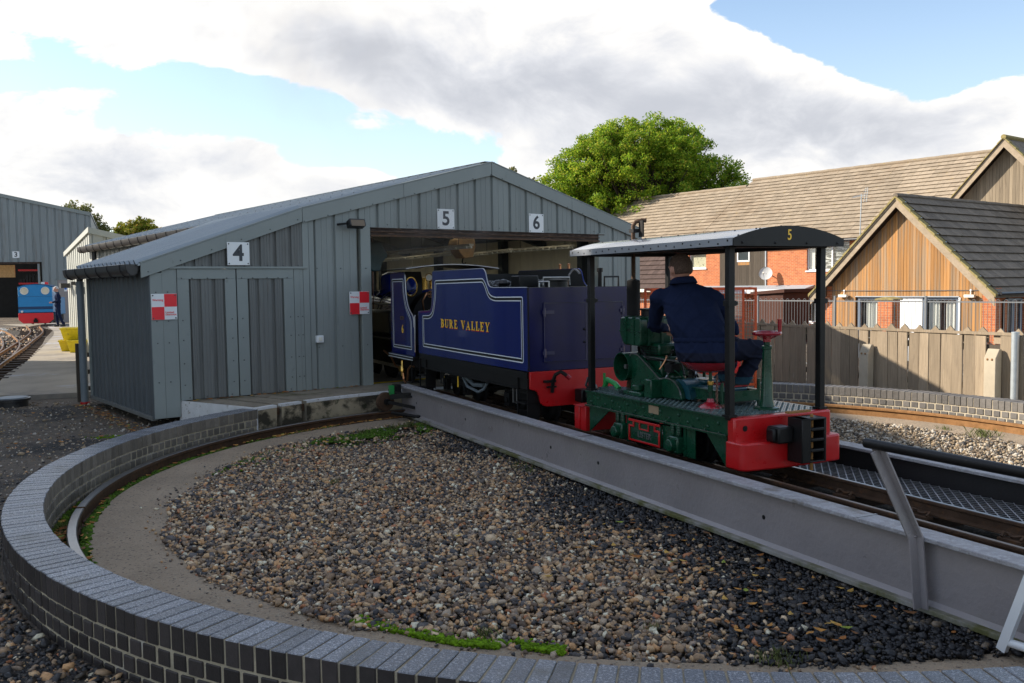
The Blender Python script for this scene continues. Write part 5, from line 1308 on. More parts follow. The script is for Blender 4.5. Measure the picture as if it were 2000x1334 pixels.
# roof, spectacle plate and fittings
rfp = [( -.64 + 1.26 * i / 14, 1.525 + .055 * math.sin(pi * i / 14)) for i in range(15)]
LO.part('cab_roof', MB().prism(rfp + [(x, z - .014) for x, z in rfp[::-1]], 'y', 4.42, 5.36), M['black'], auto=30)
LO.part('roof_rim', MB().tube([(x, 4.42, z - .005) for x, z in rfp], .008, 6), M['steel'], auto=60)
def plate_with_holes():
    mb = MB(); y = 5.19; xo = -.30; n = 20
    # frame of quads round one oval on each side
    for sx in (-1, 1):
        cx, cz, rx, rz = sx * .30 - .01, 1.30, .085, .125
        x0, x1, z0, z1 = (XL + .012, -.15, .44, 1.50) if sx < 0 else (.13, XR - .012, .44, 1.50)
        vs = []; 
        for i in range(n):
            a = 2 * pi * i / n; ca, sa = math.cos(a), math.sin(a)
            k = min((x1 - cx) / ca if ca > 1e-6 else 1e9, (x0 - cx) / ca if ca < -1e-6 else 1e9, (z1 - cz) / sa if sa > 1e-6 else 1e9, (z0 - cz) / sa if sa < -1e-6 else 1e9)
            vs += [(cx + rx * ca, y, cz + rz * sa), (cx + ca * k, y, cz + sa * k)]
        mb.add(vs, [(2 * i, 2 * i + 1, (2 * i + 3) % (2 * n), (2 * i + 2) % (2 * n)) for i in range(n)])
        for (xx, zz) in ((x0, z0), (x1, z0), (x0, z1), (x1, z1)): pass
    return mb
sp = LO.part('spectacle_plate', plate_with_holes(), M['bunker'], auto=0)
LO.part('spectacle_rim', MB().tube([(-.31 + .085 * math.cos(2 * pi * i / 20), 5.185, 1.30 + .125 * math.sin(2 * pi * i / 20)) for i in range(20)], .010, 6, closed=True), M['brass'], parent=sp)
LO.part('spectacle_glass', MB().box(-.39, 5.20, 1.18, -.23, 5.203, 1.42), M['glass'], parent=sp)
LO.part('backhead', MB().lathe((-.01, 4.98, .88), (0, -1, 0), [(.0, .0), (.36, 0), (.36, -.3)] [::-1], 24).box(-.36, 4.99, .45, .34, 5.28, .9), M['black_matt'])
LO.part('gauge', MB().lathe((-.12, 4.99, 1.42), (-.5, -.85, 0), [(.0, .03), (.045, .03), (.055, .02), (.055, -.02)], 16, caps=False), M['brass'])
LO.part('gauge_face', MB().lathe((-.136, 4.963, 1.42), (-.5, -.85, 0), [(.0, .003), (.042, .002)], 16, caps=False), M['white'])
LO.part('gauge', MB().lathe((.02, 4.97, 1.44), (-.4, -.9, 0), [(.0, .03), (.035, .03), (.045, .02), (.045, -.02)], 16, caps=False), M['steel'])
LO.part('regulator', MB().tube([(-.10, 4.90, 1.02), (-.08, 4.90, 1.13), (.0, 4.89, 1.17), (.12, 4.88, 1.17)], .022, 8), M['brass'])
LO.part('steam_pipe', MB().tube([(-.10, 4.88, .62), (-.10, 4.88, 1.02)], .028, 8), M['brass'])
LO.part('copper_pipe', MB().tube([(-.20, 4.92, .75), (-.24, 4.88, .95), (-.27, 4.86, 1.12), (-.20, 4.88, 1.22)], .012, 6).tube([(-.05, 4.86, .55), (-.16, 4.84, .78), (-.02, 4.82, .95)], .011, 6), M['copper'])
wheelp = [(-.16 + .04 * math.cos(a), 4.86, 1.20 + .04 * math.sin(a)) for a in np.linspace(0, 2 * pi, 13)[:-1]]
LO.part('valve_wheel', MB().tube(wheelp, .006, 6, closed=True).cyl((-.16, 4.86, 1.20), (-.16, 4.95, 1.20), .008, 6).beam((-.20, 4.86, 1.20), (-.12, 4.86, 1.20), .006, .006).beam((-.16, 4.86, 1.16), (-.16, 4.86, 1.24), .006, .006, up=(0, 1, 0)), M['copper'])
LO.part('lubricator', MB().lathe((-.16, 4.86, .90), (0, 0, 1), [(.0, 0), (.05, .0), (.055, .07), (.03, .1), (0, .11)], 12, caps=False), M['steel'])
LO.part('grab_rail', MB().tube([(XL - .02, 4.27, .50), (XL - .02, 4.27, .93), (XL - .0, 4.30, .95)], .009, 8), M['steel'])
LO.part('fire_extinguisher', MB().lathe((-.50, 4.25, .46), (0, 0, 1), [(.0, 0), (.045, 0), (.045, .13), (.02, .16), (.02, .18), (0, .18)], 14, caps=False), M['red_ink'])
# boiler and fittings ahead of the cab
LO.part('boiler', MB().lathe((-.01, 5.22, .90), (0, 1, 0), [(.37, 0), (.37, 1.2), (.355, 1.25), (.355, 2.9), (.0, 2.95)], 32), M['navy'])
bb = MB()
for y in (5.6, 6.45, 7.3): bb.lathe((-.01, y, .90), (0, 1, 0), [(.372, 0), (.376, .002), (.376, .045), (.372, .047)], 32, caps=False)
LO.part('boiler_band', bb, M['bunker'])
LO.part('dome', MB().lathe((-.02, 6.85, 1.18), (0, 0, 1), [(.25, 0), (.20, .04), (.185, .08), (.185, .24), (.16, .30), (.09, .335), (.0, .345)], 24, caps=False), M['navy'])
LO.part('sand_box', MB().lathe((-.02, 6.05, 1.18), (0, 0, 1), [(.20, 0), (.16, .06), (.15, .22), (.10, .26), (.0, .27)], 20, caps=False), M['navy'])
LO.part('chimney', MB().lathe((-.02, 8.0, 1.2), (0, 0, 1), [(.15, 0), (.11, .06), (.11, .36), (.14, .38), (.14, .43), (.10, .43)], 20), M['black'])
LO.part('running_plate', MB().box(-.58, 5.3, .60, -.2, 8.3, .622).box(.18, 5.3, .60, .56, 8.3, .622), M['black'])
LO.part('side_tank', MB().box(-.50, 5.55, .64, -.36, 6.6, .98), M['black'], bevel=.04)
LO.part('handrail', MB().cyl((-.40, 5.3, 1.06), (-.40, 8.1, 1.06), .010, 8), M['steel'])
LO.part('safety_valve', MB().cyl((-.02, 5.45, 1.26), (-.02, 5.45, 1.42), .04, 10).cyl((.08, 5.45, 1.26), (.08, 5.45, 1.40), .03, 10), M['brass'])
LO.part('whistle', MB().cyl((-.15, 5.5, 1.56), (-.02, 5.5, 1.57), .016, 8), M['copper'])
LO.part('frame', MB().box(-.30, 4.4, .2, -.27, 8.4, .55).box(.24, 4.4, .2, .27, 8.4, .55).box(-.55, 4.35, .30, .53, 4.5, .40), M['black_matt'])
for y in (5.6, 6.35, 7.1):
    LO.part('driving_wheel', MB().lathe((-.20, y, .255), (-1, 0, 0), [(.285, 0), (.285, .012), (.25, .02), (.25, .07), (.21, .075), (.20, .055), (.07, .055), (.07, .10), (0, .10)], 28, caps=False).lathe((.17, y, .255), (1, 0, 0), [(.285, 0), (.285, .012), (.25, .02), (.25, .07), (0, .07)], 28, caps=False), M['black_matt'])
LO.part('coupling_rod', MB().box(-.345, 5.5, .18, -.325, 7.2, .225), M['steel'])
LO.part('cylinder', MB().cyl((-.45, 7.7, .32), (-.45, 8.2, .32), .13, 18), M['black'])
ij = LO.part('injector_pipe', MB().tube([(-.57, 5.6, .44), (-.57, 5.3, .38), (-.57, 5.12, .27), (-.57, 4.95, .25), (-.575, 4.86, .25)], .013, 8).tube([(-.575, 4.80, .20), (-.575, 4.79, .12), (-.575, 4.72, .08), (-.575, 4.64, .12), (-.575, 4.60, .26), (-.57, 4.52, .31), (-.57, 4.40, .31)], .013, 8), M['copper'])
LO.part('injector', MB().lathe((-.575, 4.82, .16), (0, 0, 1), [(.018, 0), (.018, .05), (.034, .06), (.034, .12), (.02, .14), (.02, .20)], 10).box(-.60, 4.83, .22, -.55, 4.91, .28), M['brass'], parent=ij)
LO.part('step', MB().box(-.60, 4.43, .10, -.47, 4.62, .112).box(-.585, 4.43, .10, -.575, 4.45, .40), M['black'])
# ---------------------------------------------------------------- small green rail truck with a roof
RTK = Thing('rail_truck', 'small open green rail truck with black roof, red buffer beams and engine', 'rail truck', BR, (-.02, -.55, 0)); CUR = RTK
q = RTK.part
def smooth3(p): return [tuple((Vector(p[0]) * (1 - t) ** 2 + Vector(p[1]) * 2 * t * (1 - t) + Vector(p[2]) * t * t)) for t in np.linspace(0, 1, 7)]
XA, XB = -.43, .39       # frame sides
for sx, x in ((-1, XA), (1, XB)):
    f = q('side_frame', MB().box(x - .004, -1.46, .285, x + .004, .40, .395), M['green'])
    q('frame_flange', MB().box(x - .02 if sx < 0 else x - .004, -1.46, .395, x + .004 if sx < 0 else x + .02, .40, .405).box(x - .024 if sx < 0 else x - .004, -1.46, .274, x + .004 if sx < 0 else x + .024, .40, .286), M['green'], parent=f)
    lip = MB().box(x - .0245 if sx < 0 else x + .0205, -1.45, .2855, x - .0205 if sx < 0 else x + .0245, .39, .289); q('bright_edge', lip, M['steel'], parent=f) if sx < 0 else None
    if sx < 0:
        bt = MB()
        for i, y in enumerate(np.linspace(.32, -1.36, 16)): bt.ell((x - .008, y, .355 if i % 2 else .318), (.010, .011, .011), 8, 5)
        for y in np.linspace(.3, -1.38, 12): bt.ell((x - .018, y, .293), (.009, .010, .008), 8, 5)
        q('frame_bolts', bt, M['green'], parent=f)
        q('tag_plate', MB().box(x - .0065, -.66, .325, x - .0045, -.53, .385), M['tan_plate'], parent=f)
q('frame_end', MB().box(XA + .005, -1.455, .285, XB - .005, -1.44, .395).box(XA + .005, .385, .285, XB - .005, .40, .395), M['green'])
dk = q('deck', MB().box(XA - .012, -1.46, .4055, XB + .012, .40, .411), M['chequer'])
def chequer():
    mb = MB(); s = .028; i = 0; y = -1.44
    while y < .38:
        j = 0; x = XA + .01
        while x < XB - .01:
            d = (1, 1) if (i + j) % 2 else (1, -1); u = Vector((d[0], d[1], 0)).normalized() * .0105; w = Vector((-u.y, u.x, 0)) * .30; c = Vector((x, y, .4115)); h = Vector((0, 0, .0028))
            mb.add([c - u, c - w, c + u, c + w, c - u * .5 + h, c + u * .5 + h], [(0, 1, 4), (1, 5, 4), (1, 2, 5), (2, 3, 5), (3, 4, 5), (3, 0, 4)])
            x += s; j += 1
        y += s; i += 1
    return mb
q('chequer_studs', chequer(), M['chequer'], parent=dk, kind='stuff', auto=0)
# buffer beams
up = MB().prism([(-1.535, .235), (-1.462, .235), (-1.462, .408), (-1.535, .408)], 'x', -.445, .405)
bb = q('buffer_beam', up, M['red_beam'], bevel=.012)
lowp = [(-.455, -1.455), (-.455, -1.60), (-.40, -1.645), (.35, -1.645), (.405, -1.60), (.405, -1.455)]
q('lower_beam', MB().prism(smoothpath([lowp[0], (-.455, -1.63), (-.02, -1.665), (.415, -1.63), (.415, -1.455)], [0, .05, .5, .05, 0], 5), 'z', .068, .252), M['red_beam'], parent=bb, bevel=.012)
for x in (-.355, .30): q('beam_hole', MB().cyl((x, -1.5365, .335), (x, -1.5375, .335), .020, 14), M['black'], parent=bb)
q('front_beam', MB().box(-.44, .41, .052, .40, .50, .258).box(-.455, .44, .2585, .415, .60, .2645) .box(-.45, .50, .06, .41, .585, .255), M['red_beam'], bevel=.008)
# coupler at the rear
cb = MB().box(-.105, -1.80, .118, .105, -1.66, .130).box(-.105, -1.80, .397, .105, -1.66, .412).box(-.105, -1.80, .118, -.03, -1.66, .412).box(.085, -1.80, .118, .105, -1.66, .412)
for z in (.185, .255, .325): cb.box(-.03, -1.80, z, .085, -1.76, z + .022)
cb.box(-.03, -1.70, .118, .085, -1.665, .412)
cpl = q('coupler', cb, M['black'], bevel=.008)
q('coupler_lug', MB().box(-.23, -1.72, .245, -.105, -1.60, .355).box(-.255, -1.70, .255, -.23, -1.62, .345), M['black'], bevel=.012)
q('coupling_pin', MB().cyl((.03, -1.74, .055), (.03, -1.74, .43), .011, 8), M['wood'])
q('pin_board', MB().box(-.07, -1.64, .425, .12, -1.60, .438), M['wood'])
# posts and roof
for x, y in ((-.415, .345), (.375, .345), (-.43, -1.47), (.365, -1.47)):
    p = q('post', MB().box(x - .024, y - .024, .39, x + .024, y + .024, 1.555), M['black'], bevel=.004)
    q('post_clip', MB().box(x - .031, y - .031, 1.15, x + .031, y + .031, 1.185).box(x + .03, y - .012, 1.155, x + .058, y + .012, 1.18), M['black'], parent=p)
    q('post_foot', MB().box(x - .036, y - .036, .411, x + .036, y + .036, .425), M['black'], parent=p)
HW, XC = .475, -.035
def arch(n=16, dz=0, hw=HW): return [(XC - hw + 2 * hw * i / n, 1.590 + dz + .085 * (1 - ((i - n / 2) / (n / 2)) ** 2)) for i in range(n + 1)]
a_ = arch()
rf = q('roof', MB().prism(a_ + [(x, z - .008) for x, z in a_[::-1]], 'y', -1.60, .53), M['canopy_top'], auto=25)
for y in (-1.606, .528): q('end_valance', MB().prism([(a_[0][0], 1.540)] + [(x, z + .001) for x, z in a_] + [(a_[-1][0], 1.540)], 'y', y, y + .008), M['canopy'], parent=rf, auto=25)
for sx in (-1, 1): q('side_valance', MB().box(XC + sx * HW - .004, -1.596, 1.543, XC + sx * HW + .004, .527, 1.593), M['canopy_top'], parent=rf)
RTK.text('numeral', '5', .098, (-.045, -1.6075, 1.612), (pi / 2, 0, 0), M['gold'], parent=rf, bold=.0012, xs=.80)
q('roof_frame', MB().box(-.46, -1.5, 1.535, .39, -1.44, 1.565).box(-.46, .32, 1.535, .39, .37, 1.565).box(-.44, -1.5, 1.537, -.40, .37, 1.563).box(.35, -1.5, 1.537, .39, .37, 1.563).box(-.46, -.55, 1.535, .39, -.50, 1.565), M['black'])
rvs = MB()
for y in np.linspace(-1.55, .48, 22): rvs.ell((XC - HW - .005, y, 1.568 + .010 * math.sin(y * 40)), (.004, .007, .007), 6, 4)
for x in np.linspace(-.44, .38, 4): rvs.ell((x, -1.608, 1.562), (.009, .005, .009), 6, 4)
for y in np.linspace(-1.5, .45, 10): rvs.ell((XC - .20, y, 1.662), (.008, .008, .004), 6, 4); 
for i in range(1, 16, 3): rvs.ell((a_[i][0], -1.58, a_[i][1]), (.008, .008, .005), 6, 4)
q('rivets', rvs, M['black'], kind='stuff', auto=60)
# running gear
for y in (-.145, -.885):
    ax = q('axlebox', MB().box(-.475, y - .06, .075, -.40, y + .06, .20), M['green'], bevel=.012)
    q('axle_cap', MB().cyl((-.515, y, .135), (-.47, y, .135), .045, 16, .05), M['green'], parent=ax, bevel=.006)
    cb_ = MB()
    for dx, dy in ((-.06, -.04), (-.06, .04), (.06, -.04), (.06, .04)): cb_.ell((-.478, y + dx * .75, .135 + dy * 1.1), (.008, .008, .008), 6, 4)
    q('cap_bolts', cb_, M['green'], parent=ax)
    for dy in (-.032, .038):
        sp_ = [(-.44 + .018 * math.cos(t), y + dy + .018 * math.sin(t), .20 + .085 * t / (2 * pi * 7)) for t in np.linspace(0, 2 * pi * 7, 78)]
        q('spring', MB().tube(sp_, .0058, 5), M['green'], parent=ax)
    q('horn_guide', MB().box(-.425, y - .095, .06, -.405, y - .065, .275).box(-.425, y + .065, .06, -.405, y + .095, .275), M['green'], parent=ax)
    q('wheel', MB().lathe((-.19, y, .155), (-1, 0, 0), [(.185, 0), (.185, .012), (.155, .02), (.155, .07), (.13, .075), (.12, .05), (.05, .05), (.05, .085), (.0, .085)], 26, caps=False).lathe((.15, y, .155), (1, 0, 0), [(.185, 0), (.185, .012), (.155, .02), (.155, .07), (0, .07)], 26, caps=False).cyl((-.4, y, .135), (.36, y, .135), .025, 8), M['black_matt'])
for gp in ([(.36, .27), (.05, .27), (.36, .06)], [(-1.44, .27), (-1.22, .27), (-1.44, .06)]): q('gusset', MB().prism(gp, 'x', -.43, -.42), M['green'])
q('skirt_plate', MB().box(-.418, -1.08, .06, -.41, -.94, .272), M['green'])
# cast name plate
pt = [(-.285, .255), (-.285, .085), (-.705, .085), (-.705, .200), (-.665, .200), (-.665, .235), (-.705, .235), (-.705, .262), (-.285, .262)]
npz = q('name_plate', MB().box(-.452, -.70, .088, -.43, -.288, .245), M['green'], bevel=.004)
rim = MB().box(-.461, -.705, .085, -.4525, -.285, .100).box(-.461, -.705, .1005, -.4525, -.688, .2).box(-.461, -.302, .1005, -.4525, -.285, .2).box(-.461, -.705, .238, -.4525, -.285, .256).box(-.461, -.345, .195, -.4525, -.285, .209).box(-.461, -.360, .195, -.4525, -.345, .2375).box(-.461, -.705, .195, -.4525, -.645, .209).box(-.461, -.645, .195, -.4525, -.630, .2375).box(-.461, -.56, .185, -.4525, -.43, .195).box(-.461, -.56, .1955, -.4525, -.55, .2375).box(-.461, -.44, .1955, -.4525, -.43, .2375)
q('plate_rim', rim, M['red_beam'], parent=npz, bevel=.002)
q('plate_box', MB().box(-.429, -.90, .08, -.40, -.702, .255), M['green'])
RTK.text('lettering', 'LISTER', .062, (-.453, -.495, .143), (pi / 2, 0, -pi / 2), M['steel'], parent=npz, ext=.003, bold=.001)
# engine: crankcase, cylinder, fan shroud, belt guard, fuel tank, exhaust
en = q('engine', MB().box(-.16, -.30, .42, .20, .16, .72).box(-.12, -.22, .72, .16, .10, .82), M['green'], bevel=.02)
q('fuel_tank', MB().prism(smoothpath([(.175, .88), (.175, 1.03), (-.13, 1.03), (-.13, .80), (.12, .80), (.175, .88), (.175, .90)], [0, .03, .03, .04, .03, .02, 0], 5), 'x', -.24, .06), M['green'], parent=en, bevel=.012)
tk = MB().box(-.246, -.136, .912, .066, .181, .920)
q('tank_seam', tk, M['green'], parent=en)
ts = MB()
for y in (-.03, .08): ts.box(-.247, y - .012, .805, .067, y + .012, 1.037)
for x in (-.16, -.03): ts.box(x - .012, -.137, .802, x + .012, .18, 1.0365)
q('tank_strap', ts, M['green'], parent=en)
RTK.text('lettering', 'LISTER', .05, (-.095, -.1385, .965), (pi / 2, 0, 0), M['bunker'], parent=en, ext=.002)
q('air_cleaner', MB().lathe((-.06, -.02, 1.032), (0, 0, 1), [(.085, 0), (.085, .05), (.095, .055), (.095, .068), (.03, .072), (.0, .072)], 20, caps=False), M['black'], parent=en)
q('fan_shroud', MB().lathe((-.02, .10, .62), (-1, 0, 0), [(.10, 0), (.118, .02), (.118, .26), (.110, .26), (.105, .08), (.0, .08)], 28, caps=False), M['green'], parent=en)
fn = MB()
for k in range(8):
    a = 2 * pi * k / 8; c = Vector((-.14, .10 + .06 * math.cos(a), .62 + .06 * math.sin(a))); fn.obox(c, Vector((.012, .012 * math.sin(a), -.012 * math.cos(a))), Vector((0, math.cos(a), math.sin(a))) * .04, Vector((.001, 0, 0)))
q('fan_blades', fn, M['black'], parent=en); q('fan_hub', MB().cyl((-.24, .10, .62), (-.1, .10, .62), .02, 12), M['steel'], parent=en)
gp = smoothpath([(.02, .42), (.02, .73), (-.08, .735), (-.22, .66), (-.40, .555), (-.47, .575), (-.58, .565), (-.66, .50), (-.68, .42), (.02, .42)], [0, .02, .05, .1, .05, .05, .06, .05, .02, 0], 4)[:-1]
q('belt_guard', MB().prism(gp, 'x', -.24, -.20), M['green'], parent=en, bevel=.006)
q('guard_edge', MB().tube([(-.243, y, z + .002) for y, z in gp if z > .44], .0055, 5), M['steel'], parent=en)
n = 12; dr = [(-.59 + .145 * math.cos(pi * i / n), .43 + .145 * math.sin(pi * i / n)) for i in range(n + 1)]
q('drum_cover', MB().prism(dr, 'x', -.198, .04), M['teal'], parent=en, auto=40)
q('pulley', MB().lathe((-.26, -.30, .44), (1, 0, 0), [(.09, 0), (.09, .05), (.0, .05)], 20, caps=False), M['black'], parent=en)
cyl = MB().box(-.10, -.16, .70, .14, .06, .80)
for k in range(5): cyl.box(-.125, -.19, .705 + .02 * k, .165, .09, .713 + .02 * k)
q('cylinder_fins', cyl, M['black'], parent=en)
q('carburettor', MB().box(.10, -.38, .72, .20, -.24, .84).lathe((-.05, -.36, .53), (0, 0, 1), [(.06, 0), (.075, .03), (.06, .06), (0, .07)], 14, caps=False), M['green'], parent=en, bevel=.01)
pp = MB().tube([(-.12, -.20, .68), (-.16, -.34, .66), (-.05, -.45, .64), (.08, -.45, .66)], .009, 6).tube([(.0, -.28, .78), (-.10, -.30, .72), (-.14, -.36, .60)], .007, 6).tube([(-.2, -.08, .78), (-.22, -.2, .70), (-.12, -.34, .69), (.10, -.55, .68)], .007, 6).tube([(-.16, .02, .78), (-.20, -.06, .72)], .012, 6).tube([(.02, -.40, .72), (.04, -.52, .56)], .008, 6)
q('fuel_pipes', pp, M['black'], parent=en)
q('rods', MB().tube([(-.17, -.12, .715), (-.17, -.60, .70)], .006, 6).tube([(-.10, -.30, .695), (.15, -.75, .69)], .006, 6), M['steel'], parent=en)
q('sump_lamp', MB().ell((-.06, -.42, .60), (.05, .06, .035), 12, 8), M['lamp_white'], parent=en)
tng = random.Random(4)
for k in range(16):
    x0, y0, z0 = tng.uniform(-.20, .12), tng.uniform(-.55, -.10), tng.uniform(.60, .80); x1, y1, z1 = x0 + tng.uniform(-.12, .12), y0 + tng.uniform(-.18, .08), z0 + tng.uniform(-.14, .04)
    q('pipe', MB().tube(smooth3([(x0, y0, z0), (x0, y0 - .03, (z0 + z1) / 2 + .04), (x1, y1, z1)]), tng.choice((.005, .007, .010)), 6), M[tng.choice(('black', 'black', 'steel', 'green', 'copper'))])
for k in range(9):
    x0, y0, z0 = tng.uniform(-.16, .12), tng.uniform(-.62, -.14), tng.uniform(.57, .74); w = tng.uniform(.02, .045)
    q('engine_fitting', MB().box(x0 - w, y0 - w, z0 - w * .7, x0 + w, y0 + w, z0 + w * .8).cyl((x0, y0, z0 + w * .8), (x0, y0, z0 + w * 1.5), w * .5, 10), M[tng.choice(('black', 'green', 'black_matt'))], bevel=.005)
ex = q('exhaust', MB().tube([(.02, .16, .80), (.0, .30, .86), (.0, .335, .95), (.0, .335, 1.72), (.0, .335, 1.80), (.02, .325, 1.83), (.07, .30, 1.845), (.10, .28, 1.84)], .018, 10), M['rust'])
q('silencer', MB().lathe((.0, .335, 1.02), (0, 0, 1), [(.02, 0), (.058, .012), (.058, .31), (.02, .325)], 18), M['black_matt'], parent=ex)
q('exhaust_cap', MB().box(-.02, .30, 1.74, .05, .37, 1.77).box(.04, .25, 1.70, .055, .31, 1.84), M['black_matt'], parent=ex)
# sub-frame on the deck
sf = MB()
for x in (-.14, .16):
    sf.box(x - .022, -1.08, .440, x + .022, -.40, .447).box(x - .022, -1.08, .515, x + .022, -.40, .522).box(x - .004, -1.08, .447, x + .004, -.40, .515)
sf.box(-.14, -1.08, .445, .16, -1.07, .52)
q('sub_frame', sf, M['green'])
for y in (-.42, -1.06):
    q('stay_bolt', MB().cyl((-.165, y, .41), (-.165, y, .585), .013, 8), M['green']); q('stay_bolt', MB().cyl((.17, y, .41), (.17, y, .60), .013, 8), M['green'])
q('gearbox', MB().box(-.12, -.98, .452, .14, -.70, .535).box(-.06, -.72, .5355, .10, -.58, .57), M['teal'], bevel=.015)
q('gear_lever', MB().cyl((.03, -.95, .53), (.03, -.95, .62), .010, 8).cyl((.03, -.95, .62), (.03, -.95, .635), .02, 8), M['black'])
q('red_panel', MB().box(.02, -.98, .5355, .14, -.72, .545), M['red_seat'])
mb_ = MB().box(-.36, -.30, .412, -.24, -.05, .45).cyl((-.30, -.18, .45), (-.30, -.18, .50), .05, 12).box(-.34, -.42, .412, -.22, -.32, .56)
q('bearing_block', mb_, M['green'], bevel=.01)
q('hand_pump', MB().tube([(-.30, .33, .43), (-.30, .28, .50), (-.30, .16, .475), (-.30, .10, .44)], .022, 8).cyl((-.30, .33, .41), (-.30, .33, .55), .012, 8), M['green_bright'])
q('fuel_pipe', MB().cyl((-.18, .14, .43), (-.18, .10, .60), .022, 8), M['rust'])
q('step_plate', MB().box(-.38, -.02, .412, -.20, .30, .440), M['chequer'])
q('coupling_bits', MB().ell((-.1, .56, .33), (.06, .07, .05), 10, 6).ell((-.30, .52, .40), (.04, .05, .05), 8, 6).box(-.2, .4, .3, .1, .62, .36).tube([(-.36, .42, .36), (-.40, .47, .44), (-.36, .50, .50)], .012, 6), M['black'])
# seat
ST = (-.245, -1.03)
st = q('seat', MB().lathe((ST[0] + .02, ST[1] + .05, .675), (0, 0, 1), [(.0, .0), (.09, .005), (.16, .028), (.195, .062), (.205, .066), (.195, .055), (.15, .012), (.08, -.012), (.0, -.016)], 28, caps=False), M['red_seat'])

q('seat_post', MB().cyl((ST[0], ST[1], .50), (ST[0], ST[1], .67), .012, 10).cyl((ST[0], ST[1], .44), (ST[0], ST[1], .585), .018, 10), M['green'])
q('post_ring', MB().cyl((ST[0], ST[1], .575), (ST[0], ST[1], .60), .024, 10), M['brass'])
bs = MB().lathe((ST[0], ST[1], .411), (0, 0, 1), [(.085, 0), (.082, .008), (.03, .04), (.022, .065)], 16)
q('seat_foot', bs, M['red_seat'])
ch = MB()
for k in range(12):
    z = .635 - .018 * k; x, y = ST[0] + .022, ST[1] - .045
    lp = [(x + (.008 * math.cos(t) if k % 2 else 0), y + (0 if k % 2 else .008 * math.cos(t)), z + .013 * math.sin(t)) for t in np.linspace(0, 2 * pi, 9)[:-1]]
    ch.tube(lp, .0035, 5, closed=True)
for k in range(16):
    a = k * .9; x, y = ST[0] + .03 + .055 * math.cos(a) * (k / 16), ST[1] - .05 + .06 * math.sin(a)
    ch.tube([(x + .011 * math.cos(t) * math.cos(a) , y + .011 * math.cos(t) * math.sin(a) , .424 + .006 * math.sin(t)) for t in np.linspace(0, 2 * pi, 9)[:-1]], .0035, 5, closed=True)
q('seat_chain', ch, M['chain'])
# brake column
BX, BY = .041, -1.295
br = q('brake_column', MB().lathe((BX, BY, .411), (0, 0, 1), [(.085, 0), (.085, .012), (.055, .02), (.044, .06), (.034, .30), (.030, .42), (.036, .425), (.036, .445), (.022, .45), (.022, .48)], 24), M['green'])
wp = [(BX + .088 * math.cos(a), BY + .088 * math.sin(a), .945) for a in np.linspace(0, 2 * pi, 25)[:-1]]
hw = q('handwheel', MB().tube(wp, .0155, 8, closed=True), M['red_seat'])
sk_ = MB()
for k in range(4): a = k * pi / 2 + .4; sk_.tube([(BX, BY, .905), (BX + .05 * math.cos(a), BY + .05 * math.sin(a), .925), (BX + .085 * math.cos(a), BY + .085 * math.sin(a), .945)], .011, 6)
sk_.cyl((BX, BY, .885), (BX, BY, .93), .028, 12); q('wheel_spokes', sk_, M['red_seat'], parent=hw)
q('wheel_handle', MB().cyl((BX + .07, BY - .05, .95), (BX + .07, BY - .05, 1.045), .013, 10, .016), M['red_seat'], parent=hw)
# ---------------------------------------------------------------- people: one continuous remeshed body each
def capsule(mb, a, b, ra, rb=None, n=12, seg=4):
    a, b = Vector(a), Vector(b); rb = ra if rb is None else rb
    d = (b - a); L = d.length; d.normalize(); prof = []
    for i in range(seg): t = -pi / 2 + (pi / 2) * i / seg; prof.append((ra * math.cos(t), ra * math.sin(t)))
    for i in range(5): prof.append((ra + (rb - ra) * i / 4, L * i / 4))
    for i in range(1, seg + 1): t = (pi / 2) * i / seg; prof.append((max(1e-4, rb * math.cos(t)), L + rb * math.sin(t)))
    prof[0] = (1e-4, prof[0][1]); mb.lathe(a, d, prof, n)
def oval(mb, c, r, ax=None):
    """ellipsoid with axes ax = (ex,ey,ez)"""
    k = len(mb.v); mb.ell((0, 0, 0), r, 16, 12)
    if ax:
        for i in range(k, len(mb.v)): p = mb.v[i]; mb.v[i] = tuple(Vector(c) + ax[0] * p[0] + ax[1] * p[1] + ax[2] * p[2])
    else:
        for i in range(k, len(mb.v)): p = mb.v[i]; mb.v[i] = tuple(Vector(c) + Vector(p))
def remesh_body(name, mb, org, voxel, region, mats, fold=.006, smooth_it=4):
    me = mb.mesh(name, org); ob = bpy.data.objects.new('tmp_body', me); COL.objects.link(ob)
    r = ob.modifiers.new('r', 'REMESH'); r.mode = 'VOXEL'; r.voxel_size = voxel; r.use_smooth_shade = True
    s = ob.modifiers.new('s', 'SMOOTH'); s.factor = .5; s.iterations = smooth_it
    dg = bpy.context.evaluated_depsgraph_get(); me2 = bpy.data.meshes.new_from_object(ob.evaluated_get(dg)); me2.name = name
    bpy.data.objects.remove(ob)
    mats_to(me2, mats); org = Vector(org)
    nv = len(me2.vertices); nor = [v.normal.copy() for v in me2.vertices]
    idx = [0] * nv
    for i, v in enumerate(me2.vertices):
        p = v.co + org; idx[i] = region(p)
        if fold and idx[i] in (0, 1):
            w1 = noise.noise(Vector((p.x * 4, p.y * 4, p.z * 5))) * 2.2
            f1 = math.sin((p.z * 46 + (p.x - p.y) * 30) + w1 * 3); f2 = math.sin((p.z * 30 - (p.x - p.y) * 38) + w1 * 4 + 1)
            am = .5 + .5 * noise.noise(Vector((p.x * 6 + 3, p.y * 6, p.z * 6)))
            f = (max(0, f1) ** 3 * am + max(0, f2) ** 3 * (1 - am)) * .9 - .2
            f *= 1.25 if p.z < 1.0 else .75
            v.co += nor[i] * fold * f
    for p in me2.polygons:
        p.material_index = max(idx[v] for v in p.vertices); p.use_smooth = True
    return me2
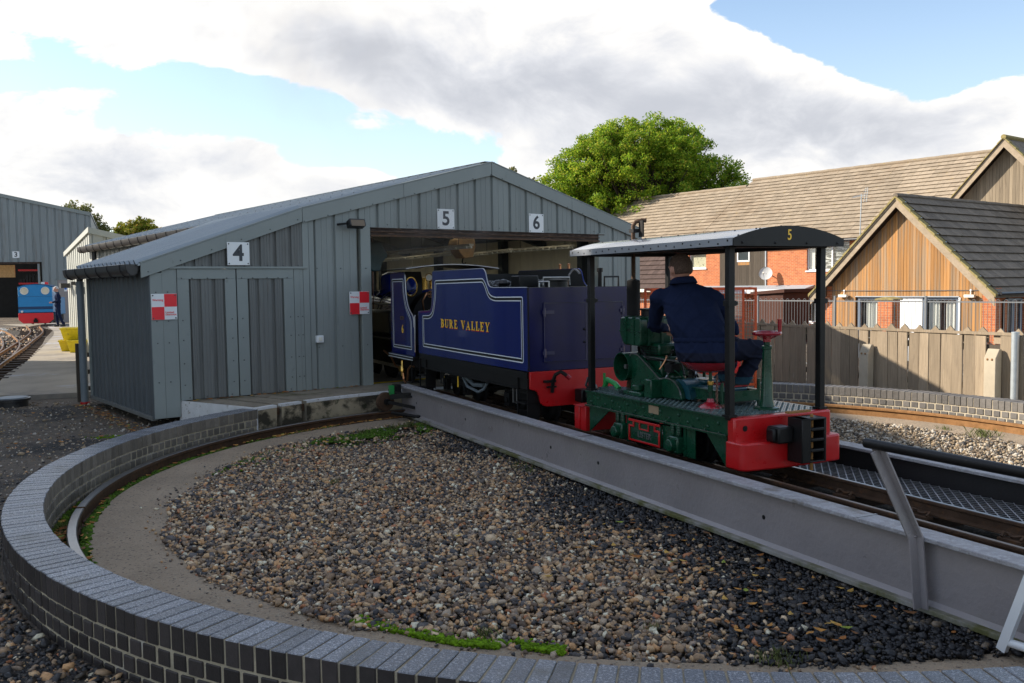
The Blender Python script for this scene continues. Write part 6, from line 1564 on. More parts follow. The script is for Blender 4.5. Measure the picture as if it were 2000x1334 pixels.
def driver():
    T = Thing('person', 'man in navy overalls with cropped brown hair sitting on the red seat', 'person', BR, (-.24, -.97, .735))
    mb = MB()
    e1 = Vector((.80, -.60, 0)); e2 = Vector((.60, .80, 0)); ez = Vector((0, 0, 1))
    # pelvis, waist, chest (shoulders turned towards the shed)
    sec = [((-.225, -.965, .725), .150, .105), ((-.228, -.962, .745), .195, .140), ((-.232, -.957, .80), .212, .150), ((-.240, -.940, .86), .205, .142), ((-.246, -.918, .90), .190, .128), ((-.250, -.900, .94), .196, .136),
           ((-.252, -.870, 1.00), .203, .140), ((-.250, -.840, 1.06), .204, .142), ((-.246, -.805, 1.12), .203, .138), ((-.243, -.775, 1.18), .195, .122), ((-.242, -.755, 1.225), .165, .100), ((-.245, -.742, 1.26), .115, .080), ((-.252, -.735, 1.29), .075, .065)]
    nn = 28; vs = []
    for (c0, ra, rb) in sec:
        for j in range(nn):
            a_ = 2 * pi * j / nn; ca, sa = math.cos(a_), math.sin(a_); ex = .8
            vs.append(Vector(c0) + e1 * (ra * math.copysign(abs(ca) ** ex, ca)) + e2 * (rb * math.copysign(abs(sa) ** ex, sa)))
    k_ = len(sec); mb.add(vs, [(i * nn + j, i * nn + (j + 1) % nn, (i + 1) * nn + (j + 1) % nn, (i + 1) * nn + j) for i in range(k_ - 1) for j in range(nn)] + [tuple(range(nn))[::-1], tuple(range((k_ - 1) * nn, k_ * nn))])
    capsule(mb, (-.395, -.625, 1.195), (-.085, -.855, 1.185), .075)
    capsule(mb, (-.255, -.745, 1.22), (-.275, -.725, 1.36), .075, .056)
    for s in (-1, 1):
        p = Vector((-.255, -.75, 1.265)) + e1 * (s * .02); capsule(mb, p, Vector((-.24, -.745, 1.20)) + e1 * (s * .16), .058, .066)
    # legs: thighs to the right, shins down to boots
    capsule(mb, (-.20, -1.03, .815), (.225, -.985, .815), .098, .070)
    capsule(mb, (.225, -.985, .815), (.10, -.915, .50), .070, .052)
    capsule(mb, (-.20, -.86, .815), (.22, -.72, .82), .098, .070)
    capsule(mb, (.22, -.72, .82), (.13, -.68, .50), .070, .052)
    # arms
    capsule(mb, (-.075, -.865, 1.185), (.11, -.84, .955), .066, .050); capsule(mb, (.11, -.84, .955), (.215, -.60, .915), .049, .038)
    capsule(mb, (-.395, -.62, 1.19), (-.325, -.44, .985), .066, .050); capsule(mb, (-.325, -.44, .985), (-.10, -.28, .945), .049, .038)
    # hands with fingers
    def hand(w, d, up, side):
        w, d, up = Vector(w), Vector(d).normalized(), Vector(up); sd = d.cross(up).normalized() * side; up = sd.cross(d) * side
        oval(mb, w + d * .045, (.048, .040, .017), (d, sd, up))
        for i, L in enumerate((.062, .070, .066, .052)):
            b = w + d * .085 + sd * (.030 - .020 * i); m = b + d * (L * .55) - up * .012; t = m + d * (L * .25) - up * (L * .45)
            capsule(mb, b, m, .0095, .009, 8, 3); capsule(mb, m, t, .009, .0075, 8, 3)
        b = w + d * .03 + sd * .042; m = b + d * .030 + sd * .018 - up * .01; capsule(mb, b, m, .012, .0105, 8, 3); capsule(mb, m, m + d * .03 - up * .012, .0105, .009, 8, 3)
    hand((.215, -.60, .915), (.45, .85, -.15), (0, 0, 1), -1); hand((-.10, -.28, .945), (.8, .55, -.2), (0, 0, 1), 1)
    # head turned to the left, towards the shed
    hc = Vector((-.285, -.725, 1.405)); f = Vector((.10, .99, -.10)).normalized(); r = Vector((.99, -.10, 0)).normalized(); u = r.cross(f).normalized()
    hx = (r, f, u)
    oval(mb, hc + u * .018 - f * .008, (.078, .098, .100), hx); oval(mb, hc - u * .045 + f * .030, (.060, .072, .072), hx)
    oval(mb, hc + f * .088 - u * .065, (.030, .024, .022), hx)                       # chin
    capsule(mb, hc + f * .094 + u * .012, hc + f * .112 - u * .022, .010, .014, 8, 3)   # nose
    capsule(mb, hc + f * .085 + r * .038 + u * .028, hc + f * .085 - r * .038 + u * .028, .014, .014, 8, 3)  # brow
    oval(mb, hc + f * .098 - u * .045, (.022, .010, .007), hx)                       # lips
    for s in (-1, 1):
        oval(mb, hc + r * (s * .080) - f * .012 - u * .008, (.010, .020, .033), hx); oval(mb, hc + r * (s * .088) - f * .024 - u * .004, (.007, .012, .028), hx)
        oval(mb, hc + f * .082 + r * (s * .032) + u * .010, (.014, .010, .010), hx)
    # boots
    oval(mb, (.10, -.905, .485), (.060, .060, .08)); oval(mb, (.09, -.905, .440), (.060, .050, .030)); oval(mb, (.165, -.925, .440), (.085, .050, .030)); capsule(mb, (.10, -.905, .55), (.095, -.905, .45), .056, .052)
    oval(mb, (.13, -.665, .485), (.060, .060, .08)); oval(mb, (.12, -.665, .440), (.060, .050, .030)); oval(mb, (.195, -.665, .440), (.085, .050, .030)); capsule(mb, (.13, -.665, .55), (.125, -.665, .45), .056, .052)
    def region(p):
        hd = p - hc
        if p.z > 1.325 - .20 * hd.dot(f): return 2
        if p.z < .555: return 3
        if p.z < .60 and p.x > .0: return 4
        if (p - Vector((.255, -.53, .90))).length < .105 or (p - Vector((-.03, -.23, .93))).length < .115: return 2
        if p.z < .80 or (p.x > -.05 and p.z < .92 and p.y < -.62 and p.z < .905): return 1
        return 0
    me = remesh_body('body', mb, T.org, .0085, region, [M['overall'], M['trouser'], M['skin'], M['boot'], M['sock']], .017, 6)
    T.part('body', None, None, me=me)
    # hair: a close shell over the skull
    hb = MB(); nu, nv = 36, 22; vs = []; keep = []
    for i in range(nv + 1):
        th = -pi / 2 + pi * i / nv
        for j in range(nu):
            a = 2 * pi * j / nu; v = Vector((math.cos(th) * math.cos(a), math.cos(th) * math.sin(a), math.sin(th)))
            jit = 1 + .012 * noise.noise(v * 7)
            vs.append(hc + u * .016 - f * .009 + r * (v.x * .0825 * jit) + f * (v.y * .1025 * jit) + u * (v.z * .1045 * jit))
            keep.append((v.z > .50 - .02 or (v.y < .25 and v.z > -.05) or (v.y < -.25 and v.z > -.62 + .0 * v.y)) and not (v.y > .72 and v.z < .62))
    fs = []
    for i in range(nv):
        for j in range(nu):
            q_ = (i * nu + j, i * nu + (j + 1) % nu, (i + 1) * nu + (j + 1) % nu, (i + 1) * nu + j)
            if all(keep[k] for k in q_): fs.append(q_)
    hb.add(vs, fs); hm = hb.mesh('hair', T.org, True); fixn(hm); mats_to(hm, M['hair']); ho = T.part('hair', None, None, me=hm)
    sol = ho.modifiers.new('s', 'SOLIDIFY'); sol.thickness = .006; sol.offset = -1
    # shirt collar and jacket seams
    cl = MB(); n = 26; vs = []
    for k, (rr, dz, df) in enumerate(((.074, -.022, 0), (.070, -.004, 0), (.068, .008, .0), (.076, .008, 0), (.092, -.012, 0), (.104, -.040, 0))):
        for j in range(n):
            a = pi * .5 + .42 + (2 * pi - .84) * j / (n - 1)
            c0 = Vector((-.266, -.735, 1.330)); fx = Vector((-.10, .99, 0)); rx = Vector((.99, .10, 0))
            back = .5 - .5 * math.cos(a - pi / 2)
            wv = .004 * math.sin(a * 5 + k); vs.append(c0 + rx * (math.cos(a) * (rr + wv)) + fx * (math.sin(a) * rr * 1.04) + Vector((0, 0, dz + .018 * back)))
    fs = [(k * n + j, k * n + j + 1, (k + 1) * n + j + 1, (k + 1) * n + j) for k in range(5) for j in range(n - 1)]
    cl.add(vs, fs); co = T.part('collar', cl, M['overall'], auto=80); so_ = co.modifiers.new('s', 'SOLIDIFY'); so_.thickness = .005
    # gathered waistband
    wb = MB(); vs = []; n = 120
    for k in range(5):
        z = .872 + .010 * k
        for j in range(n):
            a = 2 * pi * j / n; pu = .0035 * math.sin(a * 31 + .6 * math.sin(a * 5)) * math.sin(pi * k / 4) + (.010 if k in (1, 2, 3) else -.004)
            ca, sa = math.cos(a), math.sin(a)
            c0 = Vector((-.244, -.925, z)); vs.append(c0 + e1 * (.193 + pu) * math.copysign(abs(ca) ** .8, ca) + e2 * (.131 + pu) * math.copysign(abs(sa) ** .8, sa))
    wb.add(vs, [(k * n + j, k * n + (j + 1) % n, (k + 1) * n + (j + 1) % n, (k + 1) * n + j) for k in range(4) for j in range(n)])
    wm = T.part('waistband', wb, M['overall'], auto=80)
    sl = MB()
    for (x, y, tx) in ((.12, -.915, 0), (.155, -.668, 0)):
        sl.prism(smoothpath([(x - .10, y - .046), (x + .10, y - .050), (x + .135, y), (x + .10, y + .046), (x - .10, y + .046), (x - .10, y - .046)], [0, .03, .05, .03, .03, 0], 4)[:-1], 'z', .4135, .426)
    T.part('boot_soles', sl, M['boots_dark'])
driver()
def yard_man():
    F = Frame(-19.13, 38.36, rad(27))     # x: right in view, y: away
    T = Thing('person', 'grey haired man in navy overalls standing beside the blue engine', 'person', F, (0, 0, -.205))
    mb = MB(); z0 = -.205; k = .965
    def P(x, y, z): return (x, y, z0 + z * k)
    L_, R_ = 1, -1
    # facing left (-x): legs one ahead of the other
    capsule(mb, P(0, .08, .90), P(-.05, .09, .50), .088, .066); capsule(mb, P(-.05, .09, .50), P(-.02, .09, .10), .066, .050)
    capsule(mb, P(.02, -.08, .90), P(.05, -.09, .50), .088, .066); capsule(mb, P(.05, -.09, .50), P(.19, -.09, .11), .066, .050)
    oval(mb, P(0, 0, .95), (.12, .165, .13)); oval(mb, P(.01, 0, 1.10), (.125, .16, .16)); oval(mb, P(.015, 0, 1.29), (.125, .19, .16))
    capsule(mb, P(.02, -.16, 1.42), P(.02, .16, 1.42), .07); capsule(mb, P(.02, 0, 1.45), P(-.015, 0, 1.56), .06, .052)
    capsule(mb, P(.02, -.205, 1.40), P(.03, -.24, 1.13), .058, .047); capsule(mb, P(.03, -.24, 1.13), P(-.19, -.20, 1.08), .045, .034)
    capsule(mb, P(.02, .205, 1.40), P(.0, .24, 1.13), .058, .047); capsule(mb, P(.0, .24, 1.13), P(-.20, .16, 1.06), .045, .034)
    for y in (-.19, .15):
        oval(mb, P(-.235, y, 1.07), (.045, .02, .04))
        for i in range(4): capsule(mb, P(-.265, y, 1.095 - .018 * i), P(-.315, y - .01, 1.085 - .018 * i), .009, .008, 8, 3)
        capsule(mb, P(-.225, y - .02, 1.10), P(-.265, y - .03, 1.13), .011, .009, 8, 3)
    hc = Vector(P(-.035, 0, 1.645)); f = Vector((-1, 0, -.12)).normalized(); r = Vector((0, 1, 0)); u = Vector((-.12, 0, 1)).normalized()
    oval(mb, hc + u * .015, (.078, .096, .10), (r, f, u)); oval(mb, hc - u * .045 + f * .03, (.058, .07, .07), (r, f, u)); capsule(mb, hc + f * .09, hc + f * .112 - u * .025, .010, .014, 8, 3)
    oval(mb, hc + f * .085 - u * .07, (.03, .024, .022), (r, f, u))
    for s in (-1, 1): oval(mb, hc + r * s * .08 - f * .01, (.010, .02, .032), (r, f, u)); oval(mb, hc + f * .082 + r * s * .03 + u * .012, (.013, .01, .01), (r, f, u))
    for x, y in ((-.02, .09), (.20, -.09)): oval(mb, P(x - .05, y, .045), (.13, .048, .045)); capsule(mb, P(x, y, .16), P(x, y, .06), .052, .05)
    def region(p):
        if p.z > z0 + 1.50 * k: return 1
        if p.z < z0 + .10 * k: return 2
        if p.x < -.205 and z0 + .95 * k < p.z < z0 + 1.2 * k: return 1
        return 0
    me = remesh_body('body', mb, T.org, .012, region, [M['overall'], M['skin'], M['boots_dark']], .008)
    T.part('body', None, None, me=me)
    hb = MB(); hb.ell((0, 0, 0), (1, 1, 1), 20, 14); vs = []
    for v in hb.v: vs.append(hc + u * .018 - f * .012 + r * (v[0] * .085) + f * (v[1] * .10) + u * (v[2] * .105))
    fs = [q_ for q_ in hb.f if all((hb.v[i][2] > .45 or (hb.v[i][1] < .1 and hb.v[i][2] > -.35)) and not hb.v[i][1] > .8 for i in q_)]
    h2 = MB().add(vs, fs); T.part('hair', h2, M['hair_grey'], auto=80).modifiers.new('s', 'SOLIDIFY').thickness = .012
    T.part('collar', MB().lathe(tuple(hc + Vector((.03, 0, -.155))), (-.1, 0, 1), [(.075, 0), (.068, .04), (.078, .03), (.09, 0)], 16, caps=False), M['sock'], auto=80)
yard_man()
# ---------------------------------------------------------------- timber fence, railing, cage
FN = Thing('timber_fence', 'weathered grey timber plank fence behind the curved brick wall', 'fence', FE, (2, 0, -.35))
plm = []
for k in range(5):
    w = (.158, .150, .164, .146, .168)[k]; bm = bmesh.new(); bmesh.ops.create_cube(bm, size=1)
    for v in bm.verts: v.co = Vector((v.co.x * w, v.co.y * .020, (v.co.z + .5)))
    bmesh.ops.bevel(bm, geom=[e for e in bm.edges if abs((e.verts[0].co - e.verts[1].co).z) > .5], offset=.004, segments=1, affect='EDGES')
    me = bpy.data.meshes.new('plank'); bm.to_mesh(me); bm.free(); mats_to(me, M['plank']); plm.append(me)
s = -3.2; k = 0
while s < 6.4:
    me = plm[k % 5]; w = (.158, .150, .164, .146, .168)[k % 5]; c = s + w / 2
    if not (4.12 < c < 4.30):
        top = .588 if s < 4.1 else .598
        o = FN.inst('plank', me, (c, rnd.uniform(-.006, .006), -.42), (rnd.uniform(-.012, .012), rnd.uniform(-.007, .007), rnd.uniform(-.02, .02)), scale=(1, 1, top + .42))
    s += w + rnd.uniform(.004, .012); k += 1
FN.part('cap_rail', MB().beam((-3.2, .012, .612), (1.75, .012, .610), .045, .036).beam((1.76, .008, .612), (4.38, .016, .622), .045, .036), M['plank'])
FN.part('back_rail', MB().box(-3.2, .015, .40, 6.4, .06, .48).box(-3.2, .015, -.1, 6.4, .06, -.02), M['board_dark'])
s = -3.1
pk = [MB().prism([(-.085, .50), (.085, .50), (.085, .61), (.0, .695), (-.085, .61)], 'y', .036, .056).mesh('pale')]
mats_to(pk[0], M['plank']); fixn(pk[0])
while s < 6.3:
    FN.inst('pale', pk[0], (s + rnd.uniform(-.01, .01) + 2 - 2, 0 + 0, 0 + rnd.uniform(-.012, .008)), (0, rnd.uniform(-.02, .02), 0)); s += .228
FN.part('back_boards', MB().box(4.05, .20, -.4, 4.4, .22, .45).beam((4.0, .12, .1), (4.5, .14, .42), .05, .07), M['board_dark'])
for s, zt, lab in ((2.295, .395, ''), (4.195, .435, '')):
    p = FN.part('concrete_post', MB().prism([(-.150, -.42), (-.028, -.42), (-.028, zt), (-.075, zt + .005), (-.150, zt - .11)], 'x', s - .078, s + .078), M['post_conc'], bevel=.008)
    for dx in (-.03, .03): FN.part('bolt', MB().ell((s + dx, -.155 + .008, zt - .125), (.016, .012, .016), 10, 6), M['rust_bright'], parent=p)
gp = Thing('steel_pole', 'galvanised steel pole at the fence end by the right edge', 'pole', FE, (4.46, -.06, -.35))
gp.part('pole', MB().cyl((4.46, -.06, -.40), (4.46, -.06, .645), .044, 18), M['galv'])
gp.part('pole_cap', MB().lathe((4.46, -.06, .645), (0, 0, 1), [(.046, 0), (.046, .012), (.0, .016)], 18, caps=False), M['galv'])
gp.part('clamp', MB().box(4.44, -.02, .595, 4.49, .02, .615), M['bolt'])
# bow-top railing in the garden behind
RL = Thing('bow_top_railing', 'grey bow topped metal railing in the garden behind the fence', 'railing', SH, (18, 10, -1.3))
hp = [(0, -.05, 0)] + [(0, .05 * math.cos(a) * -1, 2.02 + .05 * math.sin(a)) for a in np.linspace(0, pi, 7)] + [(0, .05, 0)]
hoop = MB().tube(hp, .0058, 5, caps=False).mesh('hoop'); mats_to(hoop, M['rail_grey']); fixn(hoop)
y = -1.0
while y < 23: RL.inst('hoop', hoop, (18, y, -1.3)); y += .2
RL.part('top_rail', MB().box(17.992, -1.1, .690, 18.008, 23, .722), M['rail_grey'])
RL.part('bottom_rail', MB().box(17.992, -1.1, -1.18, 18.008, 23, -1.14), M['rail_grey'])
for y in np.arange(-.9, 23, 2.72): RL.part('post', MB().box(17.97, y - .025, -1.3, 18.03, y + .025, .86), M['rail_grey'])
# orange cage
CF = Frame(2.82, 13.3, rad(-1.5))
CG = Thing('cage', 'orange painted mesh cage holding red cylinders beside the shed', 'cage', CF, (0, .4, -.3))
fr = MB()
def bar(a, b, w=.035): fr.beam(a, b, w, w)
for y in (0, .8):
    for x in (-.765, .19, .745): bar((x, y, -.3), (x, y, 1.20))
    bar((-.78, y, 1.205), (.76, y, 1.205)); bar((-.78, y, -.2), (.76, y, -.2))
bar((-.765, 0, 1.205), (-.765, .8, 1.205)); bar((.745, 0, 1.205), (.745, .8, 1.205))
CG.part('frame', fr, M['orange'], bevel=.003)
dr = MB(); 
for (a, b) in (((-.70, -.02, -.2), (-.70, -.02, 1.15)), ((.14, -.02, -.2), (.14, -.02, 1.15)), ((-.70, -.02, 1.15), (.14, -.02, 1.15)), ((-.70, -.02, -.16), (.14, -.02, -.16))): dr.beam(a, b, .026, .026)
dd = CG.part('door', dr, M['orange'])
CG.part('door_hinge', MB().box(-.735, -.03, 1.10, -.66, -.015, 1.16).box(-.735, -.03, 0, -.66, -.015, .06), M['black'], parent=dd)
ms = MB()
for y in (-.012, .8):
    for x in np.arange(-.74, .74, .05): ms.box(x - .0022, y - .002, -.2, x + .0022, y + .002, 1.19)
    for z in np.arange(-.18, 1.19, .05): ms.box(-.76, y - .0045, z - .0022, .74, y - .0005, z + .0022)
CG.part('wire_mesh', ms, M['orange'], kind='stuff', auto=0)
for (x, y, h, lab) in ((.10, .25, .50, 'short red gas cylinder with a white label, front left in the orange cage'), (.50, .45, .62, 'taller red gas cylinder at the right back in the orange cage'), (-.30, .5, .55, 'red gas cylinder hidden at the left in the orange cage')):
    g_ = Thing('gas_cylinder', lab, 'gas cylinder', CF, (x, y, -.18), group='red cylinders in the orange cage')
    g_.part('bottle', MB().lathe((x, y, -.18), (0, 0, 1), [(.0, 0), (.125, .0), (.13, .03), (.13, h - .14), (.09, h - .05), (.05, h - .02), (.05, h), (0, h)], 20, caps=False), M['red_ink'])
    g_.part('collar', MB().lathe((x, y, -.18 + h), (0, 0, 1), [(.07, -.03), (.07, .05)], 14, caps=False), M['red_beam'])
    g_.part('label', MB().box(x - .03, y - .134, .04, x + .03, y - .128, .13), M['white'])

# ---------------------------------------------------------------- houses
HB = -1.3
def tile_me(name, w, l, th, mat):
    bm = bmesh.new(); bmesh.ops.create_cube(bm, size=1)
    for v in bm.verts: v.co = Vector((v.co.x * w, v.co.y * l, v.co.z * th))
    me = bpy.data.meshes.new(name); bm.to_mesh(me); bm.free(); mats_to(me, mat); return me
def tile_roof(T, parent, e0, along, up, n_cols, n_rows, gauge, tw, mat, order=1, limit=300, vclip=None):
    """tiles laid from eave point e0; along = unit vector along the eave, up = unit vector up the slope"""
    along, up = Vector(along).normalized(), Vector(up).normalized(); nrm = along.cross(up).normalized()
    if nrm.z < 0: nrm = -nrm
    th, L = .016, gauge + .09
    upt = (up * L - nrm * (.026)).normalized() if False else up
    tilt = .048 / gauge
    yv = (up - nrm * tilt).normalized(); nv = along.cross(yv).normalized()
    if nv.z < 0: nv = -nv
    me = tile_me('roof_tile', tw - .006, L, th, mat)
    rot = Matrix((along, yv, along.cross(yv))).transposed().to_euler()
    rest = MB(); cnt = 0
    cells = [(r, c) for c in (range(n_cols) if order > 0 else range(n_cols - 1, -1, -1)) for r in range(n_rows)]
    for (r, c) in cells:
        off = (.5 if r % 2 else 0) * tw
        p = Vector(e0) + along * (c * tw + tw / 2 + off * 0) + up * (r * gauge + gauge / 2) + nrm * (.034 + rnd.uniform(-.003, .004)) + along * rnd.uniform(-.003, .003)
        if vclip and not vclip(p): continue
        if cnt < limit:
            T.inst('roof_tile', me, p, rot, parent=parent); cnt += 1
        else: rest.obox(p, along * ((tw - .006) / 2), yv * (L / 2), nv * (th / 2))
    if rest.v: T.part('roof_tiles', rest, mat, parent=parent, kind='stuff', auto=0)
MH = Thing('house', 'long two storey orange brick house with buff tiled roof', 'house', SH, (33, 26, HB))
X0 = 33.0
def wall_with_holes(T, nm, x, y0, y1, z0, z1, holes, mat, th=.3, parent=None):
    """wall in plane x (outer face), built from boxes round openings; holes: (y0,y1,z0,z1) not overlapping in y"""
    mb = MB(); y = y0
    for (a, b, c, d) in sorted(holes):
        mb.box(x, y, z0, x + th, a, z1); mb.box(x, a, z0, x + th, b, c) if c > z0 else None; mb.box(x, a, d, x + th, b, z1) if d < z1 else None; y = b
    mb.box(x, y, z0, x + th, y1, z1); return T.part(nm, mb, mat, parent=parent)
holes = [(18.95, 21.25, 1.80, 3.15), (27.55, 28.75, 2.06, 3.15), (20.5, 21.25 + 9e9, 0, 0)][:2]
wl_ = wall_with_holes(MH, 'wall', X0, 13.0, 38.3, 1.0, 3.42, [(18.95, 21.25, 1.80, 3.15), (27.55, 28.75, 2.06, 3.15), (31.0, 32.0, 2.0, 3.1)], M['house_brick'])
wl2 = wall_with_holes(MH, 'wall', X0 + .002, 13.0, 38.3, HB, 1.0, [(20.3, 21.30, -.72, .70), (25, 25.9, -1.2, .7)], M['house_brick'])
MH.part('end_wall', MB().box(X0, 38.31, HB, X0 + 9, 38.6, 3.4), M['house_brick'])
def window(T, x, y0, y1, z0, z1, split_=None, inner=None, parent=None, frame='white_pvc'):
    w = T.part('window', MB().box(x + .08, y0, z0, x + .14, y0 + .06, z1).box(x + .08, y1 - .06, z0, x + .14, y1, z1).box(x + .08, y0 + .06, z0, x + .14, y1 - .06, z0 + .06).box(x + .08, y0 + .06, z1 - .06, x + .14, y1 - .06, z1), M[frame], parent=parent)
    if split_:
        for s_ in split_: T.part('mullion', MB().box(x + .078, s_ - .035, z0 + .06, x + .142, s_ + .035, z1 - .06), M[frame], parent=w if not parent else parent)
    T.part('pane', MB().box(x + .105, y0 + .05, z0 + .05, x + .112, y1 - .05, z1 - .05), M['glass'], parent=w if not parent else parent)
    T.part('sill', MB().box(x - .05, y0 - .05, z0 - .07, x + .12, y1 + .05, z0 - .005), M['white_pvc'], parent=w if not parent else parent)
    T.part('room', MB().box(x + .6, y0 - .2, z0 - .2, x + .62, y1 + .2, z1 + .2), M['dark_glass'], parent=w if not parent else parent)
    if inner:
        for (a, b, m_, dx) in inner: T.part('curtain', MB().box(x + .16 + dx, a, z0 + .04, x + .17 + dx, b, z1 - .04), M[m_], parent=w if not parent else parent)
    return w
window(MH, X0, 18.95, 21.25, 1.80, 3.15, [19.9], [(19.93, 20.45, 'striped_net', 0), (19.02, 19.85, 'striped_net', .02), (20.9, 21.2, 'curtain', .01)])
window(MH, X0, 27.55, 28.75, 2.06, 3.15, None, [(27.6, 28.7, 'blind', 0)])
window(MH, X0, 31.0, 32.0, 2.0, 3.1)
window(MH, X0, 20.3, 21.30, -.72, .70, None, [(20.4, 20.9, 'curtain', 0)])
MH.part('soldier_course', MB().box(X0 - .006, 13, 3.18, X0 - .001, 38.3, 3.41), M['house_brick'])
# boarded bay
y = 23.67
bd = MB().box(-.0, 0, 0, .03, .138, 1).mesh('board'); mats_to(bd, M['board_dark']); fixn(bd)
while y < 26.55:
    z0, z1 = (.95, 3.36)
    if 24.62 < y + .07 < 25.42: MH.inst('board', bd, (X0 - .035, y, z0), scale=(1, 1, 2.33 - z0)); MH.inst('board', bd, (X0 - .035, y, 3.12), scale=(1, 1, .24)) if True else None
    else: MH.inst('board', bd, (X0 - .035, y, z0), scale=(1, 1, z1 - z0))
    y += .146
wb_ = MH.part('bay_window', MB().box(X0 - .06, 24.62, 2.33, X0 - .02, 25.42, 2.41).box(X0 - .06, 24.62, 2.411, X0 - .02, 24.69, 3.12).box(X0 - .06, 25.35, 2.411, X0 - .02, 25.42, 3.12), M['white_pvc'])
MH.part('pane', MB().box(X0 - .034, 24.69, 2.411, X0 - .03, 25.35, 3.1), M['dark_glass'], parent=wb_)
MH.part('drip_stain_board', MB().box(X0 - .038, 24.64, 2.16, X0 - .0355, 25.38, 2.325), M['cedar'])
MH.part('bay_edge', MB().box(X0 - .05, 23.60, .95, X0, 23.665, 3.36), M['lead'])
# canopy over the ground floor doors
cn = MH.part('porch_canopy', MB().prism([(X0 - .95, .76), (X0 - .95, .90), (X0, 1.10), (X0, 1.0)], 'y', 20.8, 33.2), M['lead'])
MH.part('fascia', MB().box(X0 - .985, 20.8, .70, X0 - .955, 33.2, .90), M['white_pvc'], parent=cn)
for y in (22.05, 21.75, 27.5, 31): MH.part('porch_post', MB().box(X0 - .93, y - .04, HB, X0 - .85, y + .04, .72), M['white_pvc'])
# roofs
sl_ = .72; ux = Vector((1, 0, sl_)).normalized(); EZ = 3.44
rf1 = MH.part('roof', MB().prism([(X0 - .30, EZ - .16), (X0 + 5.0, EZ - .16 + 5.3 * sl_), (X0 + 10.3, EZ - .16), (X0 + 10.3, EZ - .25), (X0 + 5, EZ - .26 + 5.3 * sl_), (X0 - .30, EZ - .25)], 'y', 13.0, 28.30), M['tile'])
rf2 = MH.part('roof', MB().prism([(X0 - .30, EZ - .16), (X0 + 4.45, EZ - .16 + 4.75 * sl_), (X0 + 9.2, EZ - .16), (X0 + 9.2, EZ - .25), (X0 + 4.45, EZ - .26 + 4.75 * sl_), (X0 - .30, EZ - .25)], 'y', 28.31, 38.7), M['tile'])
tile_roof(MH, rf1, (X0 - .36, 13.0, EZ - .20), (0, 1, 0), ux, 46, 19, .345, .333, M['tile'], 1, 300)
tile_roof(MH, rf2, (X0 - .36, 28.34, EZ - .20), (0, 1, 0), ux, 31, 17, .345, .333, M['tile'], 1, 0)
MH.part('ridge_tiles', MB().tube([(X0 + 5.0, 13.0 + .45 * i, EZ - .10 + 5.3 * sl_ + (.012 if i % 2 else 0)) for i in range(35)], .09, 8), M['tile'], parent=rf1)
MH.part('ridge_tiles', MB().tube([(X0 + 4.45, 28.32 + .45 * i, EZ - .10 + 4.75 * sl_ + (.012 if i % 2 else 0)) for i in range(24)], .09, 8), M['tile'], parent=rf2)
MH.part('gable_verge', MB().prism([(X0 + 3.6, EZ - .2 + 3.9 * sl_), (X0 + 5.0, EZ - .12 + 5.3 * sl_), (X0 + 5.0, EZ - .3 + 5.3 * sl_)], 'y', 28.301, 28.309), M['verge'])
gt = MH.part('gutter', MB().tube([(X0 - .36, 13.2, EZ - .26), (X0 - .36, 38.6, EZ - .26)], .065, 8), M['black_plastic'])
# tall gable of the long house, right of the view
TX = 31.0; gy, gz, gs = 11.0, 6.63, 1.07; ghw = 3.3
def gz_(y): return gz - gs * abs(y - gy)
y = gy - ghw + .15
TG = Thing('gable_house', 'tall house gable of grey timber boards at the right edge', 'house', SH, (TX, gy, HB))
TG.part('wall', MB().prism([(gy - ghw + .1, HB), (gy + ghw - .1, HB), (gy + ghw - .1, gz_(gy + ghw) - .05), (gy, gz - .35), (gy - ghw + .1, gz_(gy + ghw) - .05)], 'x', TX + .05, TX + 4), M['house_brick'])
while y < gy + ghw - .2:
    a, b = y, y + .118; za, zb = gz_(a) - .30, gz_(b) - .30
    TG.part('board', MB().prism([(a, 1.6), (b, 1.6), (b, zb)] + ([(gy, gz - .30)] if a < gy < b else []) + [(a, za)], 'x', TX - .0 + rnd.uniform(-.004, .004), TX + .04), M['cedar_grey'], auto=0); y += .124
for s_ in (-1, 1):
    pz = [(gy, gz - .06), (gy + s_ * ghw, gz_(gy + ghw) - .06), (gy + s_ * ghw, gz_(gy + ghw) - .34), (gy, gz - .36)]
    TG.part('bargeboard', MB().prism(pz, 'x', TX - .40, TX - .36), M['barge'], auto=0)
    rt_ = TG.part('roof', MB().prism([(gy, gz), (gy + s_ * (ghw + .1), gz - gs * (ghw + .1)), (gy + s_ * (ghw + .1), gz - gs * (ghw + .1) - .06), (gy, gz - .06)], 'x', TX - .42, TX + 6), M['tile_dark'], auto=0)
    vg = MB()
    for i in range(14): 
        t0, t1 = i / 14, (i + 1) / 14 - .004; ya, yb = gy + s_ * (ghw + .1) * t0, gy + s_ * (ghw + .1) * t1
        vg.prism([(ya, gz - gs * (ghw + .1) * t0 + .012), (yb, gz - gs * (ghw + .1) * t1 + .045), (yb, gz - gs * (ghw + .1) * t1 - .02), (ya, gz - gs * (ghw + .1) * t0 - .02)], 'x', TX - .46, TX - .20)
    TG.part('verge_tiles', vg, M['verge'], parent=rt_, auto=0)
TG.part('ridge', MB().tube([(TX - .44, gy, gz + .02), (TX + 6, gy, gz + .02)], .10, 8), M['verge'])
